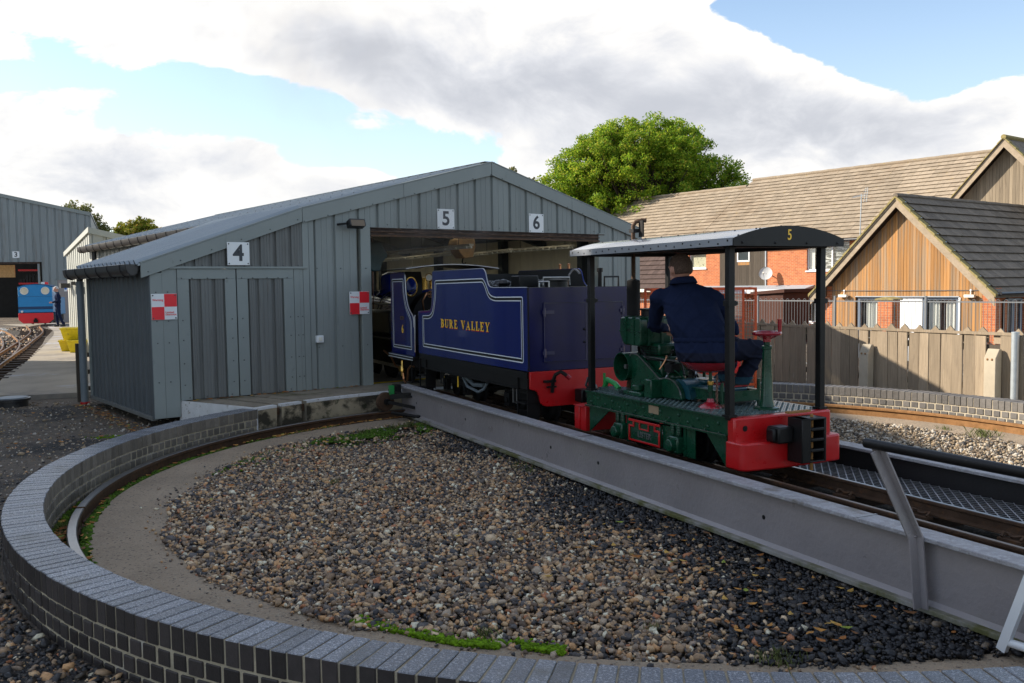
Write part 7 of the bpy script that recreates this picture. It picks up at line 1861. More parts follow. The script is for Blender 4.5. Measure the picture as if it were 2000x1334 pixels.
# low gable wing with cedar boards
GX = 22.0; wy, wz, ws = 10.25, 3.93, 1.0; whw = 3.08
def wz_(y): return wz - ws * abs(y - wy)
WG = Thing('cedar_house', 'low house with an orange cedar board gable and dark tiled roof', 'house', SH, (GX, wy, HB))
WG.part('front_wall', MB().prism([(7.30, HB), (12.86, HB), (12.86, 1.15), (wy, wz - .40), (7.30, 1.0)], 'x', GX + .36, GX + .4), M['house_brick'], auto=0)
WG.part('brick_pier', MB().box(GX, 7.27, HB, GX + .35, 7.66, 1.02), M['house_brick'])
WG.part('brick_pier', MB().box(GX, 12.68, HB, GX + .35, 12.88, 1.10), M['house_brick'])
op = [(11.76, 10.72), (10.71, 9.50), (9.49, 8.39)]
y = 7.67
while y < 12.66:
    a, b = y, min(y + .090, 12.67); za, zb = wz_(a) - .34, wz_(b) - .34
    zb0 = .755 if (8.36 < (a + b) / 2 < 11.78) else HB
    WG.part('board', MB().prism([(a, zb0), (b, zb0), (b, zb)] + ([(wy, wz - .34)] if a < wy < b else []) + [(a, za)], 'x', GX + rnd.uniform(-.005, .005), GX + .05), M['cedar'], auto=0); y += .0985
WG.part('lintel', MB().box(GX - .03, 8.34, .745, GX + .35, 11.80, .775), M['lead'])
WG.part('white_panel', MB().box(GX + .04, 9.52, HB, GX + .10, 10.70, .742), M['white_panel'])
for (a, b) in ((10.72, 11.76), (8.39, 9.50)):
    w = WG.part('window', MB().box(GX + .06, a, HB, GX + .14, a + .08, .742).box(GX + .06, b - .08, HB, GX + .14, b, .742).box(GX + .06, a + .08, .66, GX + .14, b - .08, .742), M['frame_grey'])
    WG.part('pane', MB().box(GX + .10, a + .08, HB, GX + .105, b - .08, .66), M['glass'], parent=w)
    WG.part('room', MB().box(GX + .33, a - .0, HB, GX + .345, b, .742), M['dark_glass'], parent=w)
    cu = MB(); n = 26
    c0, c1 = (a + .1, a + .80) if a > 10 else (a + .12, b - .12)
    for i in range(n):
        t0, t1 = c0 + (c1 - c0) * i / n, c0 + (c1 - c0) * (i + 1) / n
        if a < 10 and .38 < i / n < .58: continue
        f0, f1 = .03 * math.sin(i * 1.9), .03 * math.sin((i + 1) * 1.9); cu.add([(GX + .22 + f0, t0, HB), (GX + .22 + f1, t1, HB), (GX + .22 + f1, t1, .64), (GX + .22 + f0, t0, .64)], [(0, 1, 2, 3)])
    WG.part('curtain', cu, M['curtain'], parent=w, auto=70)
WG.part('white_reveal', MB().box(GX - .02, 8.30, HB, GX + .06, 8.36, .74), M['white_pvc'])
for (y_, nm) in ((12.20, ''), (7.985, '')):
    l_ = WG.part('wall_lamp', MB().box(GX - .16, y_ - .155, .735, GX - .04, y_ + .155, .825), M['lamp_white'], bevel=.01)
    WG.part('lamp_stem', MB().cyl((GX - .05, y_, .83), (GX - .03, y_, .93), .014, 8).ell((GX - .03, y_, .955), (.03, .04, .035), 8, 6), M['white_pvc'], parent=l_)
WG.part('cable', MB().tube([(GX - .02, 12.9, .955), (GX - .02, 10.5, .948), (GX - .02, 7.2, .955)], .010, 5), M['rail_grey'])
for s_ in (-1, 1):
    e = wy + s_ * whw
    pz = [(wy, wz - .06), (e, wz_(e) - .06), (e, wz_(e) - .36), (wy, wz - .34)]
    WG.part('bargeboard', MB().prism(pz, 'x', GX - .30, GX - .26), M['barge'], auto=0)
    WG.part('bargeboard_lip', MB().prism([(wy, wz - .045), (e, wz_(e) - .045), (e, wz_(e) - .12), (wy, wz - .12)], 'x', GX - .325, GX - .3005), M['barge'], auto=0)
    rt_ = WG.part('roof', MB().prism([(wy, wz), (e + s_ * .06, wz_(e + s_ * .06)), (e + s_ * .06, wz_(e) - .12), (wy, wz - .06)], 'x', GX - .32, GX + 11.2), M['tile_dark'], auto=0)
    vg = MB()
    for i in range(12):
        t0, t1 = i / 12, (i + 1) / 12 - .003; L_ = whw + .06
        vg.prism([(wy + s_ * L_ * t0, wz - ws * L_ * t0 + .010), (wy + s_ * L_ * t1, wz - ws * L_ * t1 + .050), (wy + s_ * L_ * t1, wz - ws * L_ * t1 - .05), (wy + s_ * L_ * t0, wz - ws * L_ * t0 - .05)], 'x', GX - .36, GX - .10)
    WG.part('verge_tiles', vg, M['verge'], parent=rt_, auto=0)
    cl_ = MB()
    for i in range(12):
        t = (i + .95) / 12 * (whw + .06); cl_.ell((GX - .18, wy + s_ * t, wz - ws * t + .045), (.05, .03, .02), 6, 4)
    WG.part('verge_clips', cl_, M['lead'], parent=rt_, auto=60)
    if s_ < 0:
        up_ = Vector((0, 1, ws)).normalized()
        tile_roof(WG, rt_, (GX - .10, wy - whw - .06, wz - ws * (whw + .06) + .0), (1, 0, 0), up_, 33, 12, .372, .333, M['tile_dark'], 1, 300)
    else:
        up_ = Vector((0, -1, ws)).normalized()
        tile_roof(WG, rt_, (GX - .10, wy + whw + .06, wz - ws * (whw + .06)), (1, 0, 0), up_, 33, 12, .372, .333, M['tile_dark'], 1, 0)
WG.part('ridge_tiles', MB().tube([(GX - .34 + .45 * i, wy, wz + .01 + (.012 if i % 2 else 0)) for i in range(26)], .085, 8), M['tile_dark'])
WG.part('side_wall', MB().box(GX + .352, 7.36, HB, GX + .93, 7.60, .95).box(GX + 2.1, 7.36, HB, GX + 9, 7.6, .95).box(GX + .93, 7.36, .70, GX + 2.1, 7.6, .95), M['house_brick'])
dw = WG.part('patio_door', MB().box(GX + .94, 7.42, HB, GX + 1.02, 7.50, .69).box(GX + 1.48, 7.42, HB, GX + 1.55, 7.50, .69).box(GX + 2.02, 7.42, HB, GX + 2.09, 7.50, .69).box(GX + 1.02, 7.42, .62, GX + 2.02, 7.5, .69), M['frame_grey'])
WG.part('pane', MB().box(GX + 1.02, 7.455, HB, GX + 2.02, 7.46, .62), M['glass'], parent=dw)
WG.part('room', MB().box(GX + .9, 7.75, HB, GX + 2.2, 7.77, .8), M['dark_glass'], parent=dw)
WG.part('gutter', MB().tube([(GX - .2, 7.06, .86), (GX + 9, 7.06, .86)], .06, 8), M['black_plastic'])
WG.part('downpipe', MB().tube([(GX + .62, 7.1, .86), (GX + .62, 7.15, .78), (GX + .62, 7.32, .62), (GX + .62, 7.32, HB)], .036, 8), M['black_plastic'])
WG.part('eave_lamp', MB().box(GX + .8, 7.18, .76, GX + 1.06, 7.30, .84).cyl((GX + .93, 7.24, .84), (GX + .93, 7.24, .95), .012, 6), M['lamp_white'])
WG.part('flashing', MB().prism([(7.9, 1.75), (7.2, 1.0), (7.2, .9), (7.9, 1.6)], 'x', TX - .1, TX - .06).beam((TX - .08, 10.2, 3.98), (TX - .08, 7.3, 1.08), .05, .12), M['lead'])
# brick yard pillar
YP = Thing('brick_pillar', 'orange brick garden pillar with a stone cap before the cedar house', 'pillar', SH, (20.2, 9.6, HB))
YP.part('shaft', MB().box(20, 9.36, HB, 20.45, 9.83, .69), M['house_brick'])
YP.part('cap', MB().prism([(9.30, .69), (9.89, .69), (9.89, .73), (9.60, .79), (9.30, .73)], 'x', 19.94, 20.51), M['verge'])
YP.part('latch', MB().box(19.97, 9.25, .1, 19.995, 9.29, .55), M['black'])
# aerial, satellite dish
AE = Thing('aerial', 'television aerial on a tall thin pole before the long roof', 'aerial', SH, (30, 16.6, 1.9))
AE.part('pole', MB().cyl((30, 16.62, 1.5), (30, 16.52, 4.95), .022, 8), M['galv'])
ae = MB().cyl((30, 16.9, 4.83), (30.0, 16.3, 4.90), .012, 6)
for i in range(9): y = 16.95 - .045 * i; ae.cyl((29.9, y, 4.80 + .004 * i), (30.1, y, 4.90 + .004 * i), .006, 5)
for k in range(6):
    z = 4.62 + .10 * k; ae.cyl((29.9, 16.40 - .02 * abs(k - 2.5), z), (30.1, 16.28, z + .02), .010, 5)
ae.cyl((29.98, 16.40, 4.60), (29.98, 16.30, 5.2), .010, 5).cyl((29.98, 16.28, 4.60), (29.98, 16.22, 5.2), .010, 5)
AE.part('antenna', ae, M['galv'])
DS = Thing('satellite_dish', 'grey satellite dish fixed to the orange brick house wall', 'satellite dish', SH, (33, 23.25, 1.65))
ax_ = Vector((-.90, -.38, .28)).normalized(); c_ = Vector((32.55, 23.32, 1.70))
pr = [(.0, -.05), (.12, -.045), (.22, -.03), (.30, -.005), (.335, .01), (.335, .02)]
DS.part('dish', MB().lathe(c_, ax_, pr, 28, caps=False), M['dish'])
DS.part('arm', MB().tube([c_ - Vector((0, 0, .30)), c_ + ax_ * .25 - Vector((0, 0, .42)), c_ + ax_ * .48 - Vector((0, 0, .12))], .016, 6), M['galv'])
DS.part('receiver', MB().cyl(c_ + ax_ * .40 - Vector((0, 0, .12)), c_ + ax_ * .52 - Vector((0, 0, .10)), .04, 10), M['lamp_white'])
DS.part('bracket', MB().cyl(c_ - ax_ * .05, (33.0, 23.18, 1.55), .025, 8).cyl((32.7, 23.0, 1.25), (33, 22.9, 1.25), .012, 6), M['rail_grey'])
# brown shed and lower brown roof between, seen under the canopy
BS = Thing('garden_shed', 'brown stained timber garden shed end behind the bow topped railing', 'shed', SH, (26.5, 18.2, HB))
BS.part('body', MB().prism([(17.55, HB), (18.95, HB), (18.95, .74), (17.55, .82)], 'x', 26.06, 27.8), M['fence_brown'])
bd2 = MB().box(0, 0, 0, .05, .105, 1).mesh('board'); mats_to(bd2, M['fence_brown']); fixn(bd2)
for i in range(13): BS.inst('board', bd2, (26.0 + rnd.uniform(-.005, .005), 17.54 + .109 * i, HB), scale=(1, 1, 2.02))
BS.part('roof', MB().prism([(17.42, .98), (19.1, .86), (19.1, .74), (17.42, .84)], 'x', 25.9, 28), M['fence_brown'])
LR = Thing('brick_annex', 'small brick annex with brown tiled roof left of the long house', 'house', SH, (29, 28, HB))
LR.part('wall', MB().box(28.9, 25.9, HB, 32.7, 30.5, 1.0), M['house_brick'])
lr = LR.part('roof', MB().add([(28.3, 25.6, 1.02), (28.3, 30.8, 1.02), (30.3, 30.8, 2.95), (30.3, 27.2, 2.95), (28.3, 25.6, .95), (28.3, 30.8, .95), (30.3, 30.8, 2.88), (30.3, 27.2, 2.88)], [(0, 1, 2, 3), (7, 6, 5, 4), (0, 3, 7, 4), (0, 4, 5, 1), (1, 5, 6, 2), (2, 6, 7, 3)]), M['tile_brown'], auto=0)
tile_roof(LR, lr, (28.27, 25.7, 1.02), (0, 1, 0), (2, 0, 1.93), 15, 8, .345, .333, M['tile_brown'], 1, 300, vclip=lambda p: p.y > 25.75 + (p.x - 28.3) * .80)
LR.part('bargeboard', MB().beam((28.28, 25.60, 1.03), (30.3, 27.20, 2.98), .10, .18), M['white_pvc'])
LR.part('fascia', MB().box(28.2, 25.7, .84, 28.28, 30.8, 1.0), M['lamp_white'])
# ---------------------------------------------------------------- left yard: tracks, buildings, blue engine
def resample(pts, step=.35):
    P = [Vector((x, y, 0)) for x, y in pts]; 
    # Catmull-Rom
    out = []
    for i in range(len(P) - 1):
        p0, p1, p2, p3 = P[max(0, i - 1)], P[i], P[i + 1], P[min(len(P) - 1, i + 2)]; n = max(2, int((p2 - p1).length / step))
        for j in range(n):
            t = j / n; out.append(.5 * ((2 * p1) + (p2 - p0) * t + (2 * p0 - 5 * p1 + 4 * p2 - p3) * t * t + (3 * p1 - p0 - 3 * p2 + p3) * t ** 3))
    out.append(P[-1]); return out
def yard_rail(pts, lab, z=-.13, parent=None):
    P = resample(pts); mb = MB(); n = len(P); vs = []
    pr = [(-.03, -.075), (.03, -.075), (.03, -.066), (.008, -.058), (.008, -.02), (.018, -.014), (.018, 0), (-.018, 0), (-.018, -.014), (-.008, -.02), (-.008, -.058), (-.03, -.066)]
    for i, p in enumerate(P):
        d = (P[min(i + 1, n - 1)] - P[max(i - 1, 0)]).normalized(); s_ = Vector((d.y, -d.x, 0))
        for (a, b) in pr: q_ = p + s_ * a; vs.append((q_.x, q_.y, z + b))
    k = len(pr); fs = []; ms = []
    for i in range(n - 1):
        for j in range(k): fs.append((i * k + j, i * k + (j + 1) % k, (i + 1) * k + (j + 1) % k, (i + 1) * k + j)); ms.append(1 if j == 6 else 0)
    mb.v = vs; mb.f = fs + [tuple(range(k)), tuple(range((n - 1) * k, n * k))]; mb.m = ms + [0, 0]
    me = mb.mesh('yard_rail'); fixn(me); mats_to(me, [M['rust_bright'], M['rail_dull']])
    if parent: parent.part('rail', None, None, me=me, label=lab); return
    o = bpy.data.objects.new('yard_rail', me); COL.objects.link(o); o['label'] = lab; o['category'] = 'rail'; o['group'] = 'rails curving through the far yard'
RA = [(-20.0, 38.6), (-19.76, 38.0), (-17.63, 34.15), (-16.08, 31.05), (-14.3, 27.15), (-12.76, 23.79), (-11.59, 21.17), (-10.16, 17.98), (-8.89, 15.14)]
RB = [(-20.6, 38.6), (-20.4, 38.2), (-18.18, 34.3), (-16.56, 31.17), (-14.72, 27.24), (-13.35, 24.21), (-12.14, 21.51), (-10.75, 18.34), (-9.5, 15.5)]
YT = Thing('railway_track', 'narrow track curving on dark sleepers to the blue engine', 'track', W0, (0, 0, 0))
yard_rail(RA, 'right hand rail, beside the concrete path', parent=YT)
yard_rail(RB, 'left hand rail', parent=YT)
yard_rail([(-20.72, 36.25), (-19.53, 34.68), (-17.33, 31.37), (-14.85, 27.27), (-13.3, 24.51), (-12.02, 21.99), (-11.46, 20.79)], 'rusty rail curving in from the left to join the engine track')
yard_rail([(-17.6, 30.94), (-16.52, 29.3), (-14.65, 26.13), (-13.25, 23.59), (-12.62, 22.36), (-11.96, 21.0)], 'outermost left rail curving at the photo edge')
bed = [(-9.3, 14.9), (-10.2, 17.6), (-11.4, 20.6), (-13.6, 25.8), (-15.2, 29.0), (-17.0, 32.6), (-19.4, 37.5), (-24, 37.5), (-24, 26), (-17, 20), (-12, 14.5)]
solo('track_bed', MB().prism(bed, 'z', -.30, -.215), M['dirt'], W0, kind='structure', auto=20)
slm = MB().box(-.55, -.10, -.05, .55, .10, .03).mesh('sleeper'); mats_to(slm, M['timber_dark']); fixn(slm)
SL = resample([((a[0] + b[0]) / 2, (a[1] + b[1]) / 2) for a, b in zip(RA, RB)], .62)
for i, p in enumerate(SL[1:-1]):
    d = (SL[i + 2] - SL[i]).normalized(); YT.inst('sleeper', slm, (p.x, p.y, -.222), (0, 0, math.atan2(d.y, d.x) - pi / 2))
N = 9000; x = rng.uniform(-22, -9, N); y = rng.uniform(14.5, 37.4, N)
def inpoly(px_, py_, poly):
    c = np.zeros(len(px_), bool); j = len(poly) - 1
    for i in range(len(poly)):
        xi, yi = poly[i]; xj, yj = poly[j]; c ^= ((yi > py_) != (yj > py_)) & (px_ < (xj - xi) * (py_ - yi) / (yj - yi + 1e-12) + xi); j = i
    return c
kp = inpoly(x, y, bed); x, y = x[kp], y[kp]; pale = (y > 31.5) & (x < -.9 * (y - 31) - 17.0 + 1.5)
vv, ff = stones(np.stack([x, y, rng.uniform(-.215, -.19, len(x))], 1)[~pale], rng.uniform(.02, .045, (~pale).sum()), rng); numpy_obj('ballast', vv, ff, M['pebble'])
xp = rng.uniform(-22, -18.2, 2600); yp = rng.uniform(32.2, 37.2, 2600); kp = inpoly(xp, yp, bed) & (xp < -17.7 - (yp - 32) * .58)
vv, ff = stones(np.stack([xp, yp, rng.uniform(-.21, -.18, 2600)], 1)[kp], rng.uniform(.02, .045, kp.sum()), rng); numpy_obj('pale_ballast', vv, ff, pmat('pale_chippings', (.4, .4, .38), .85, var=.2, islvar=.35))
solo('crossing_slab', MB().prism([(-18.0, 31.2), (-15.75, 30.75), (-15.55, 30.25), (-18.2, 30.4)], 'z', -.30, -.205), M['path'], W0, kind='structure', auto=20)
# grey shed of road 3
F3 = Frame(-22.042, 44.5, rad(23))
B3 = Thing('engine_shed', 'far grey ribbed shed of road 3 with dark open doorway', 'shed', F3, (-.5, 0, -.24))
def t3(x): return 5.139 - .215 * (x - 1.458)
xs = [-5.05 + .331 * i for i in range(21)]; xs = [v for v in xs if v < 1.44] + [1.45]
for a, b in zip(xs[:-1], xs[1:]):
    z0 = 2.72 if (a + b) / 2 < -.86 else (1.86 if -.10 < (a + b) / 2 < .62 else -.24)
    B3.part('cladding_panel', clad(a, b, z0, lambda x: t3(x) - .14, y=0, gv=.05, sl=.02, lines=0, depth=.035), M['clad_far'], auto=25)
B3.part('front_frame', MB().box(-.86, .045, -.24, 1.45, .1, 4.9), M['clad_far']) if False else None
B3.part('verge_trim', MB().prism([(-5.2, t3(-5.2)), (1.50, t3(1.5)), (1.50, t3(1.5) - .16), (-5.2, t3(-5.2) - .16)], 'y', -.05, -.01), M['trim'])
B3.part('side_wall', MB().box(1.44, .04, -.24, 1.50, 18, 5.0), M['clad_far'])
B3.part('roof', MB().prism([(-5.2, t3(-5.2) + .01), (1.52, t3(1.52) + .01), (1.52, t3(1.52) - .05), (-5.2, t3(-5.2) - .05)], 'y', .0, 18), M['roof_steel'])
B3.part('back_wall', MB().box(-5.2, 12, -.24, 1.44, 12.1, 5.5), M['bunker'])  # near-black to paint in the shade inside the doorway
B3.part('door_header', MB().box(-5.0, -.03, 2.63, -.82, .06, 2.72), M['soot_rust'])
B3.part('door_jamb', MB().box(-.93, -.02, -.24, -.85, .3, 2.66), M['clad_far'])
B3.part('inner_panel', MB().box(-5, 1.0, 2.0, -2.0, 1.15, 2.6), M['sack'])
dr = B3.part('door', MB().box(-.10, .01, -.22, .62, .05, 1.84), M['grey_door'])
B3.part('door_frame', MB().box(-.17, -.02, -.22, -.105, .06, 1.9).box(-.17, -.02, 1.845, .66, .06, 1.9), M['trim'], parent=dr)
rk = MB()
for z in (.35, 1.0, 1.65, 2.3): rk.box(-1.85, .8, z, -.95, 1.5, z + .08)
B3.part('rack', rk, M['red_beam'])
rk2 = MB()
for z in (.43, 1.08, 1.73):
    for i in range(6): w = rnd.uniform(.08, .13); h = rnd.uniform(.15, .45); rk2.box(-1.82 + .14 * i, .9, z, -1.82 + .14 * i + w, 1.3, z + h)
B3.part('rack_load', rk2, M['bunker'], kind='stuff')
number_sign('3', -1.83, 3.07, .30, .32, -.022, F3, 'small white number 3 plate over the far shed doorway')
warn_sign(-.655, 1.60, .32, .30, -.022, F3, 'small red and white chequered sign behind the blue engine', text=False)
PN = Thing('notice', 'small blue and red notice on the grey door', 'notice', F3, (.32, -.01, 1.39))
PN.part('plate', MB().box(.18, 0, 1.28, .46, .008, 1.51), M['white'])
PN.part('blue_disc', MB().cyl((.245, -.003, 1.42), (.245, .001, 1.42), .055, 16), pmat('notice_blue', (.01, .12, .5), .5))
PN.part('red_half', MB().box(.325, -.003, 1.285, .455, .001, 1.335).box(.37, -.003, 1.40, .41, .001, 1.45), M['red_ink'])
BL = Thing('bulkhead_lamp', 'cream bulkhead lamp above the grey door of the far shed', 'lamp', F3, (.37, -.05, 2.12)); BL.part('body', MB().box(.20, -.12, 2.06, .56, -.005, 2.18), M['lamp_white'], bevel=.02); BL.part('base', MB().box(.22, -.004, 2.04, .54, .0, 2.2), M['dish'])
# lean building behind the main shed, its side in the sun
MBD = Thing('store_building', 'pale sunlit metal store building behind the engine shed', 'store', SH, (1, 19, -.2))
mbm = MB().add([(-.2, 18.03, -.25), (-.2, 20.6, -.25), (-.2, 20.6, 2.30), (-.2, 18.03, 2.765), (3.0, 18.03, -.25), (3.0, 20.6, -.25), (3.0, 20.6, 1.6), (3.0, 18.03, 2.07)], [(0, 3, 2, 1), (4, 5, 6, 7), (0, 4, 7, 3), (1, 2, 6, 5), (3, 7, 6, 2), (0, 1, 5, 4)])
MBD.part('body', mbm, M['clad_pale'])
for i in range(12):
    a = 18.04 + .213 * i; MBD.part('cladding_panel', clad(a, a + .213, -.24, lambda y: 2.76 - .181 * (y - 18.03), y=-.245, axis='x', gv=.05, sl=.02, lines=0, depth=.03), M['clad_pale'], auto=25)
for i in range(10):
    a = -.22 + .31 * i; MBD.part('cladding_panel', clad(a, a + .31, -.2, lambda x: 2.76 - .218 * (x + .2), y=17.985, gv=.05, sl=.02, lines=0, depth=.03), M['clad'], auto=25)
MBD.part('verge_trim', MB().prism([(-.27, 2.80), (3.05, 2.08), (3.05, 1.94), (-.27, 2.66)], 'y', 17.95, 17.982), M['trim'])
MBD.part('verge_trim', MB().prism([(17.96, 2.81), (20.7, 2.31), (20.7, 2.20), (17.96, 2.69)], 'x', -.285, -.25), M['clad_pale'])
MBD.part('camera', MB().box(-.45, 18.5, 1.72, -.28, 18.62, 1.80).box(-.36, 19.6, 1.45, -.26, 19.7, 1.54), M['lamp_black'])
MBD.part('cowl', MB().box(-.5, 20.1, 1.38, -.28, 20.3, 1.5), M['lamp_black'])
# blue engine
BE = Thing('tram_engine', 'small bright blue engine with two round windows and red buffer beam', 'locomotive', Frame(-20.47, 39.15, rad(37.5)), (0, 0, -.13), local=True, rz=rad(-22)); 
q = BE.part
q('cab', MB().prism([(-.67, .52), (.67, .52), (.67, 1.62), (.45, 1.695), (.2, 1.73), (0, 1.735), (-.2, 1.73), (-.45, 1.695), (-.67, 1.62)], 'y', 0, .9), M['loco_blue'], bevel=.02)
q('body', MB().box(-.62, .91, .38, .62, 2.9, 1.15), M['loco_blue'], bevel=.03)
q('front_band', MB().box(-.672, -.006, .66, .672, -.001, .78), M['loco_blue_dark'])
q('front_seam', MB().box(-.672, -.005, 1.205, .672, -.001, 1.215), M['loco_blue_dark'])
q('corner_edge', MB().box(-.675, -.004, .50, -.652, .9, 1.2), M['loco_blue'])
for x in (-.42, .40):
    w = q('window_rim', MB().lathe((x, -.003, 1.455), (0, -1, 0), [(.125, 0), (.165, 0), (.165, .02), (.14, .025), (.125, .0)], 28, caps=False), M['lamp_white'])
    q('pane', MB().lathe((x, -.004, 1.455), (0, -1, 0), [(.0, .004), (.13, .003)], 24, caps=False), M['cream'], parent=w)
q('buffer_beam', MB().prism([(-.68, .50), (.68, .50), (.68, .22), (.50, .06), (-.50, .06), (-.68, .22)], 'y', -.03, .02), M['red_ink'], bevel=.01)
q('coupler', MB().box(-.08, -.14, .10, .08, -.03, .22).ell((0, -.1, .24), (.06, .05, .05), 8, 6), M['black'])
q('headlamp', MB().lathe((-.53, -.03, .57), (0, -1, 0), [(.0, .05), (.045, .04), (.05, .0)], 14, caps=False), M['white'])
q('cab_side_rim', MB().box(-.682, .25, 1.1, -.672, .65, 1.55), M['gold'])
q('underframe', MB().box(-.55, .05, .1, .55, 2.8, .50), M['black_matt'])
for y in (.5, 1.4, 2.3): q('wheel', MB().lathe((-.22, y, .16), (-1, 0, 0), [(.16, 0), (.16, .02), (.14, .07), (0, .07)], 18, caps=False).lathe((.22, y, .16), (1, 0, 0), [(.16, 0), (.16, .02), (.14, .07), (0, .07)], 18, caps=False), M['black_matt'])
q('roof', MB().prism([(-.70, 1.62), (-.45, 1.70), (0, 1.745), (.45, 1.70), (.70, 1.62), (.45, 1.715), (0, 1.76), (-.45, 1.715)], 'y', -.02, .93) if False else MB().prism([(-.70, 1.622), (-.45, 1.70), (0, 1.742), (.45, 1.70), (.70, 1.622), (.70, 1.64), (.45, 1.718), (0, 1.76), (-.45, 1.718), (-.70, 1.64)], 'y', -.015, .93), M['loco_blue_dark'])
# yellow planters
def bin_(x, y, z, s_, lab):
    F = Frame(x, y, rad(20)); T = Thing('planter_bin', lab, 'bin', F, (0, 0, z), local=True, group='yellow bins by the railing')
    a, b, h = .20 * s_, .28 * s_, .34 * s_
    vs = [(-a, -a, 0), (a, -a, 0), (a, a, 0), (-a, a, 0), (-b, -b, h), (b, -b, h), (b, b, h), (-b, b, h), (-b + .03, -b + .03, h), (b - .03, -b + .03, h), (b - .03, b - .03, h), (-b + .03, b - .03, h), (-b + .03, -b + .03, h - .05), (b - .03, -b + .03, h - .05), (b - .03, b - .03, h - .05), (-b + .03, b - .03, h - .05)]
    fs = [(0, 3, 2, 1)] + [(i, (i + 1) % 4, 4 + (i + 1) % 4, 4 + i) for i in range(4)] + [(4 + i, 4 + (i + 1) % 4, 8 + (i + 1) % 4, 8 + i) for i in range(4)] + [(8 + i, 8 + (i + 1) % 4, 12 + (i + 1) % 4, 12 + i) for i in range(4)]
    T.part('tub', MB().add(vs, fs), M['yellow'], bevel=.012)
    T.part('rim', MB().tube([(-b, -b, h), (b, -b, h), (b, b, h), (-b, b, h)], .02, 6, closed=True), M['yellow'])
    st_ = MB()
    for i in range(30): r_ = .05; st_.ell((rng.uniform(-b + .06, b - .06), rng.uniform(-b + .06, b - .06), h - .02), (r_, r_, r_ * .7), 6, 4)
    T.part('contents', st_, M['coal'], kind='stuff')
bin_(-11.15, 22.85, -.205, .78, 'yellow bin full of coal standing lowest at the left of the pile'); bin_(-10.68, 22.35, -.205, .85, 'yellow bin full of coal, lower right of the pile beside the downpipe'); bin_(-10.95, 22.6, .09, .85, 'yellow bin full of coal on top of the two others')
# small lattice gate beside the pipe
GT = Thing('low_gate', 'low weathered timber rail fence end beside the grey downpipe', 'fence', SH, (-2.70, 8.8, -.25))
GT.part('post', MB().box(-2.60, 8.72, -.3, -2.55, 8.77, .56), M['board_dark'])
for z in (-.12, .12, .36): GT.part('rail', MB().box(-2.548, 8.735, z, -2.40, 8.765, z + .06), M['board_dark'])
WB = Thing('wheelbarrow', 'grey wheelbarrow leaning up against the pale store wall', 'wheelbarrow', Frame(-12.8, 27.6, rad(-60)), (0, 0, -.2), local=True)
WB.part('tray', MB().prism([(-.25, .35), (.30, .30), (.42, .62), (-.38, .66)], 'y', -.28, .28), M['rail_grey'], bevel=.03)
WB.part('wheel', MB().lathe((.45, -.05, .2), (0, 1, 0), [(.2, 0), (.2, .1), (.1, .1), (.1, 0)], 16), M['black'])
WB.part('handle', MB().tube([(.45, -.2, .2), (0, -.25, .30), (-.6, -.25, .62), (-.75, -.25, .62)], .02, 6).tube([(.45, .2, .2), (0, .25, .30), (-.6, .25, .62), (-.75, .25, .62)], .02, 6).tube([(-.3, -.25, .35), (-.35, -.25, 0)], .018, 6).tube([(-.3, .25, .35), (-.35, .25, 0)], .018, 6), M['galv'])

# ---------------------------------------------------------------- trees
def tree(name, lab, x, y, z0, trunk_h, crown, mat, n_leaf, leaf, seed, group=None, clumps=60, spread=.24, droop=0.0):
    """crown: list of ellipsoids (cx,cy,cz,rx,ry,rz) relative to the base"""
    r_ = np.random.default_rng(seed); F = Frame(x, y, 0)
    T = Thing(name, lab, 'tree', F, (0, 0, z0), local=True, group=group)
    tr = MB(); tr.tube([(0, 0, -.3), (.05, .03, trunk_h * .5), (0, .1, trunk_h)], [.45, .33, .25], 10); T.part('trunk', tr, M['bark'])
    # leaf clumps scattered near the skin of the crown
    C_ = []; vol = np.array([c[3] * c[4] * c[5] for c in crown]); pick = r_.choice(len(crown), clumps, p=vol / vol.sum())
    lb = MB()
    for k in pick:
        c = crown[k]; d = r_.normal(0, 1, 3); d /= np.linalg.norm(d); rr = r_.uniform(.30, 1.02) ** .55
        p = np.array([c[0] + d[0] * c[3] * rr, c[1] + d[1] * c[4] * rr, c[2] + d[2] * c[5] * rr])
        C_.append((p, r_.uniform(.75, 1.25)))
        if r_.uniform() < .5: lb.tube([(0, 0, trunk_h * r_.uniform(.6, 1)), tuple(p * .5 + np.array([0, 0, trunk_h * .45])), tuple(p)], [.12, .07, .02], 5)
    T.part('limbs', lb, M['bark'])
    per = n_leaf // clumps; P_ = []
    size = spread * np.mean([c[3] for c in crown])
    for (p, s_) in C_:
        q_ = r_.normal(0, 1, (per, 3)); q_ /= np.linalg.norm(q_, axis=1)[:, None]; q_ *= (r_.uniform(0, 1, per) ** .45)[:, None] * size * s_; q_[:, 2] *= .75
        if droop: q_[:, 2] -= droop * r_.uniform(0, 1, per) ** 2
        P_.append(p + q_)
    P_ = np.concatenate(P_); n = len(P_)
    a = r_.normal(0, 1, (n, 3)); a /= np.linalg.norm(a, axis=1)[:, None]; b = r_.normal(0, 1, (n, 3)); b[:, 2] *= .6; b -= a * (a * b).sum(1)[:, None]; b /= np.linalg.norm(b, axis=1)[:, None]
    s1 = (leaf * r_.uniform(.6, 1.25, n))[:, None]; s2 = s1 * .62
    v = np.stack([P_ - a * s1, P_ + b * s2 - a * s1 * .1, P_ + a * s1, P_ - b * s2 + a * s1 * .1], 1).reshape(-1, 3)
    f = np.arange(4 * n).reshape(-1, 4)
    numpy_obj('foliage', v, f, mat, kind='stuff', parent=T.o)
    return T
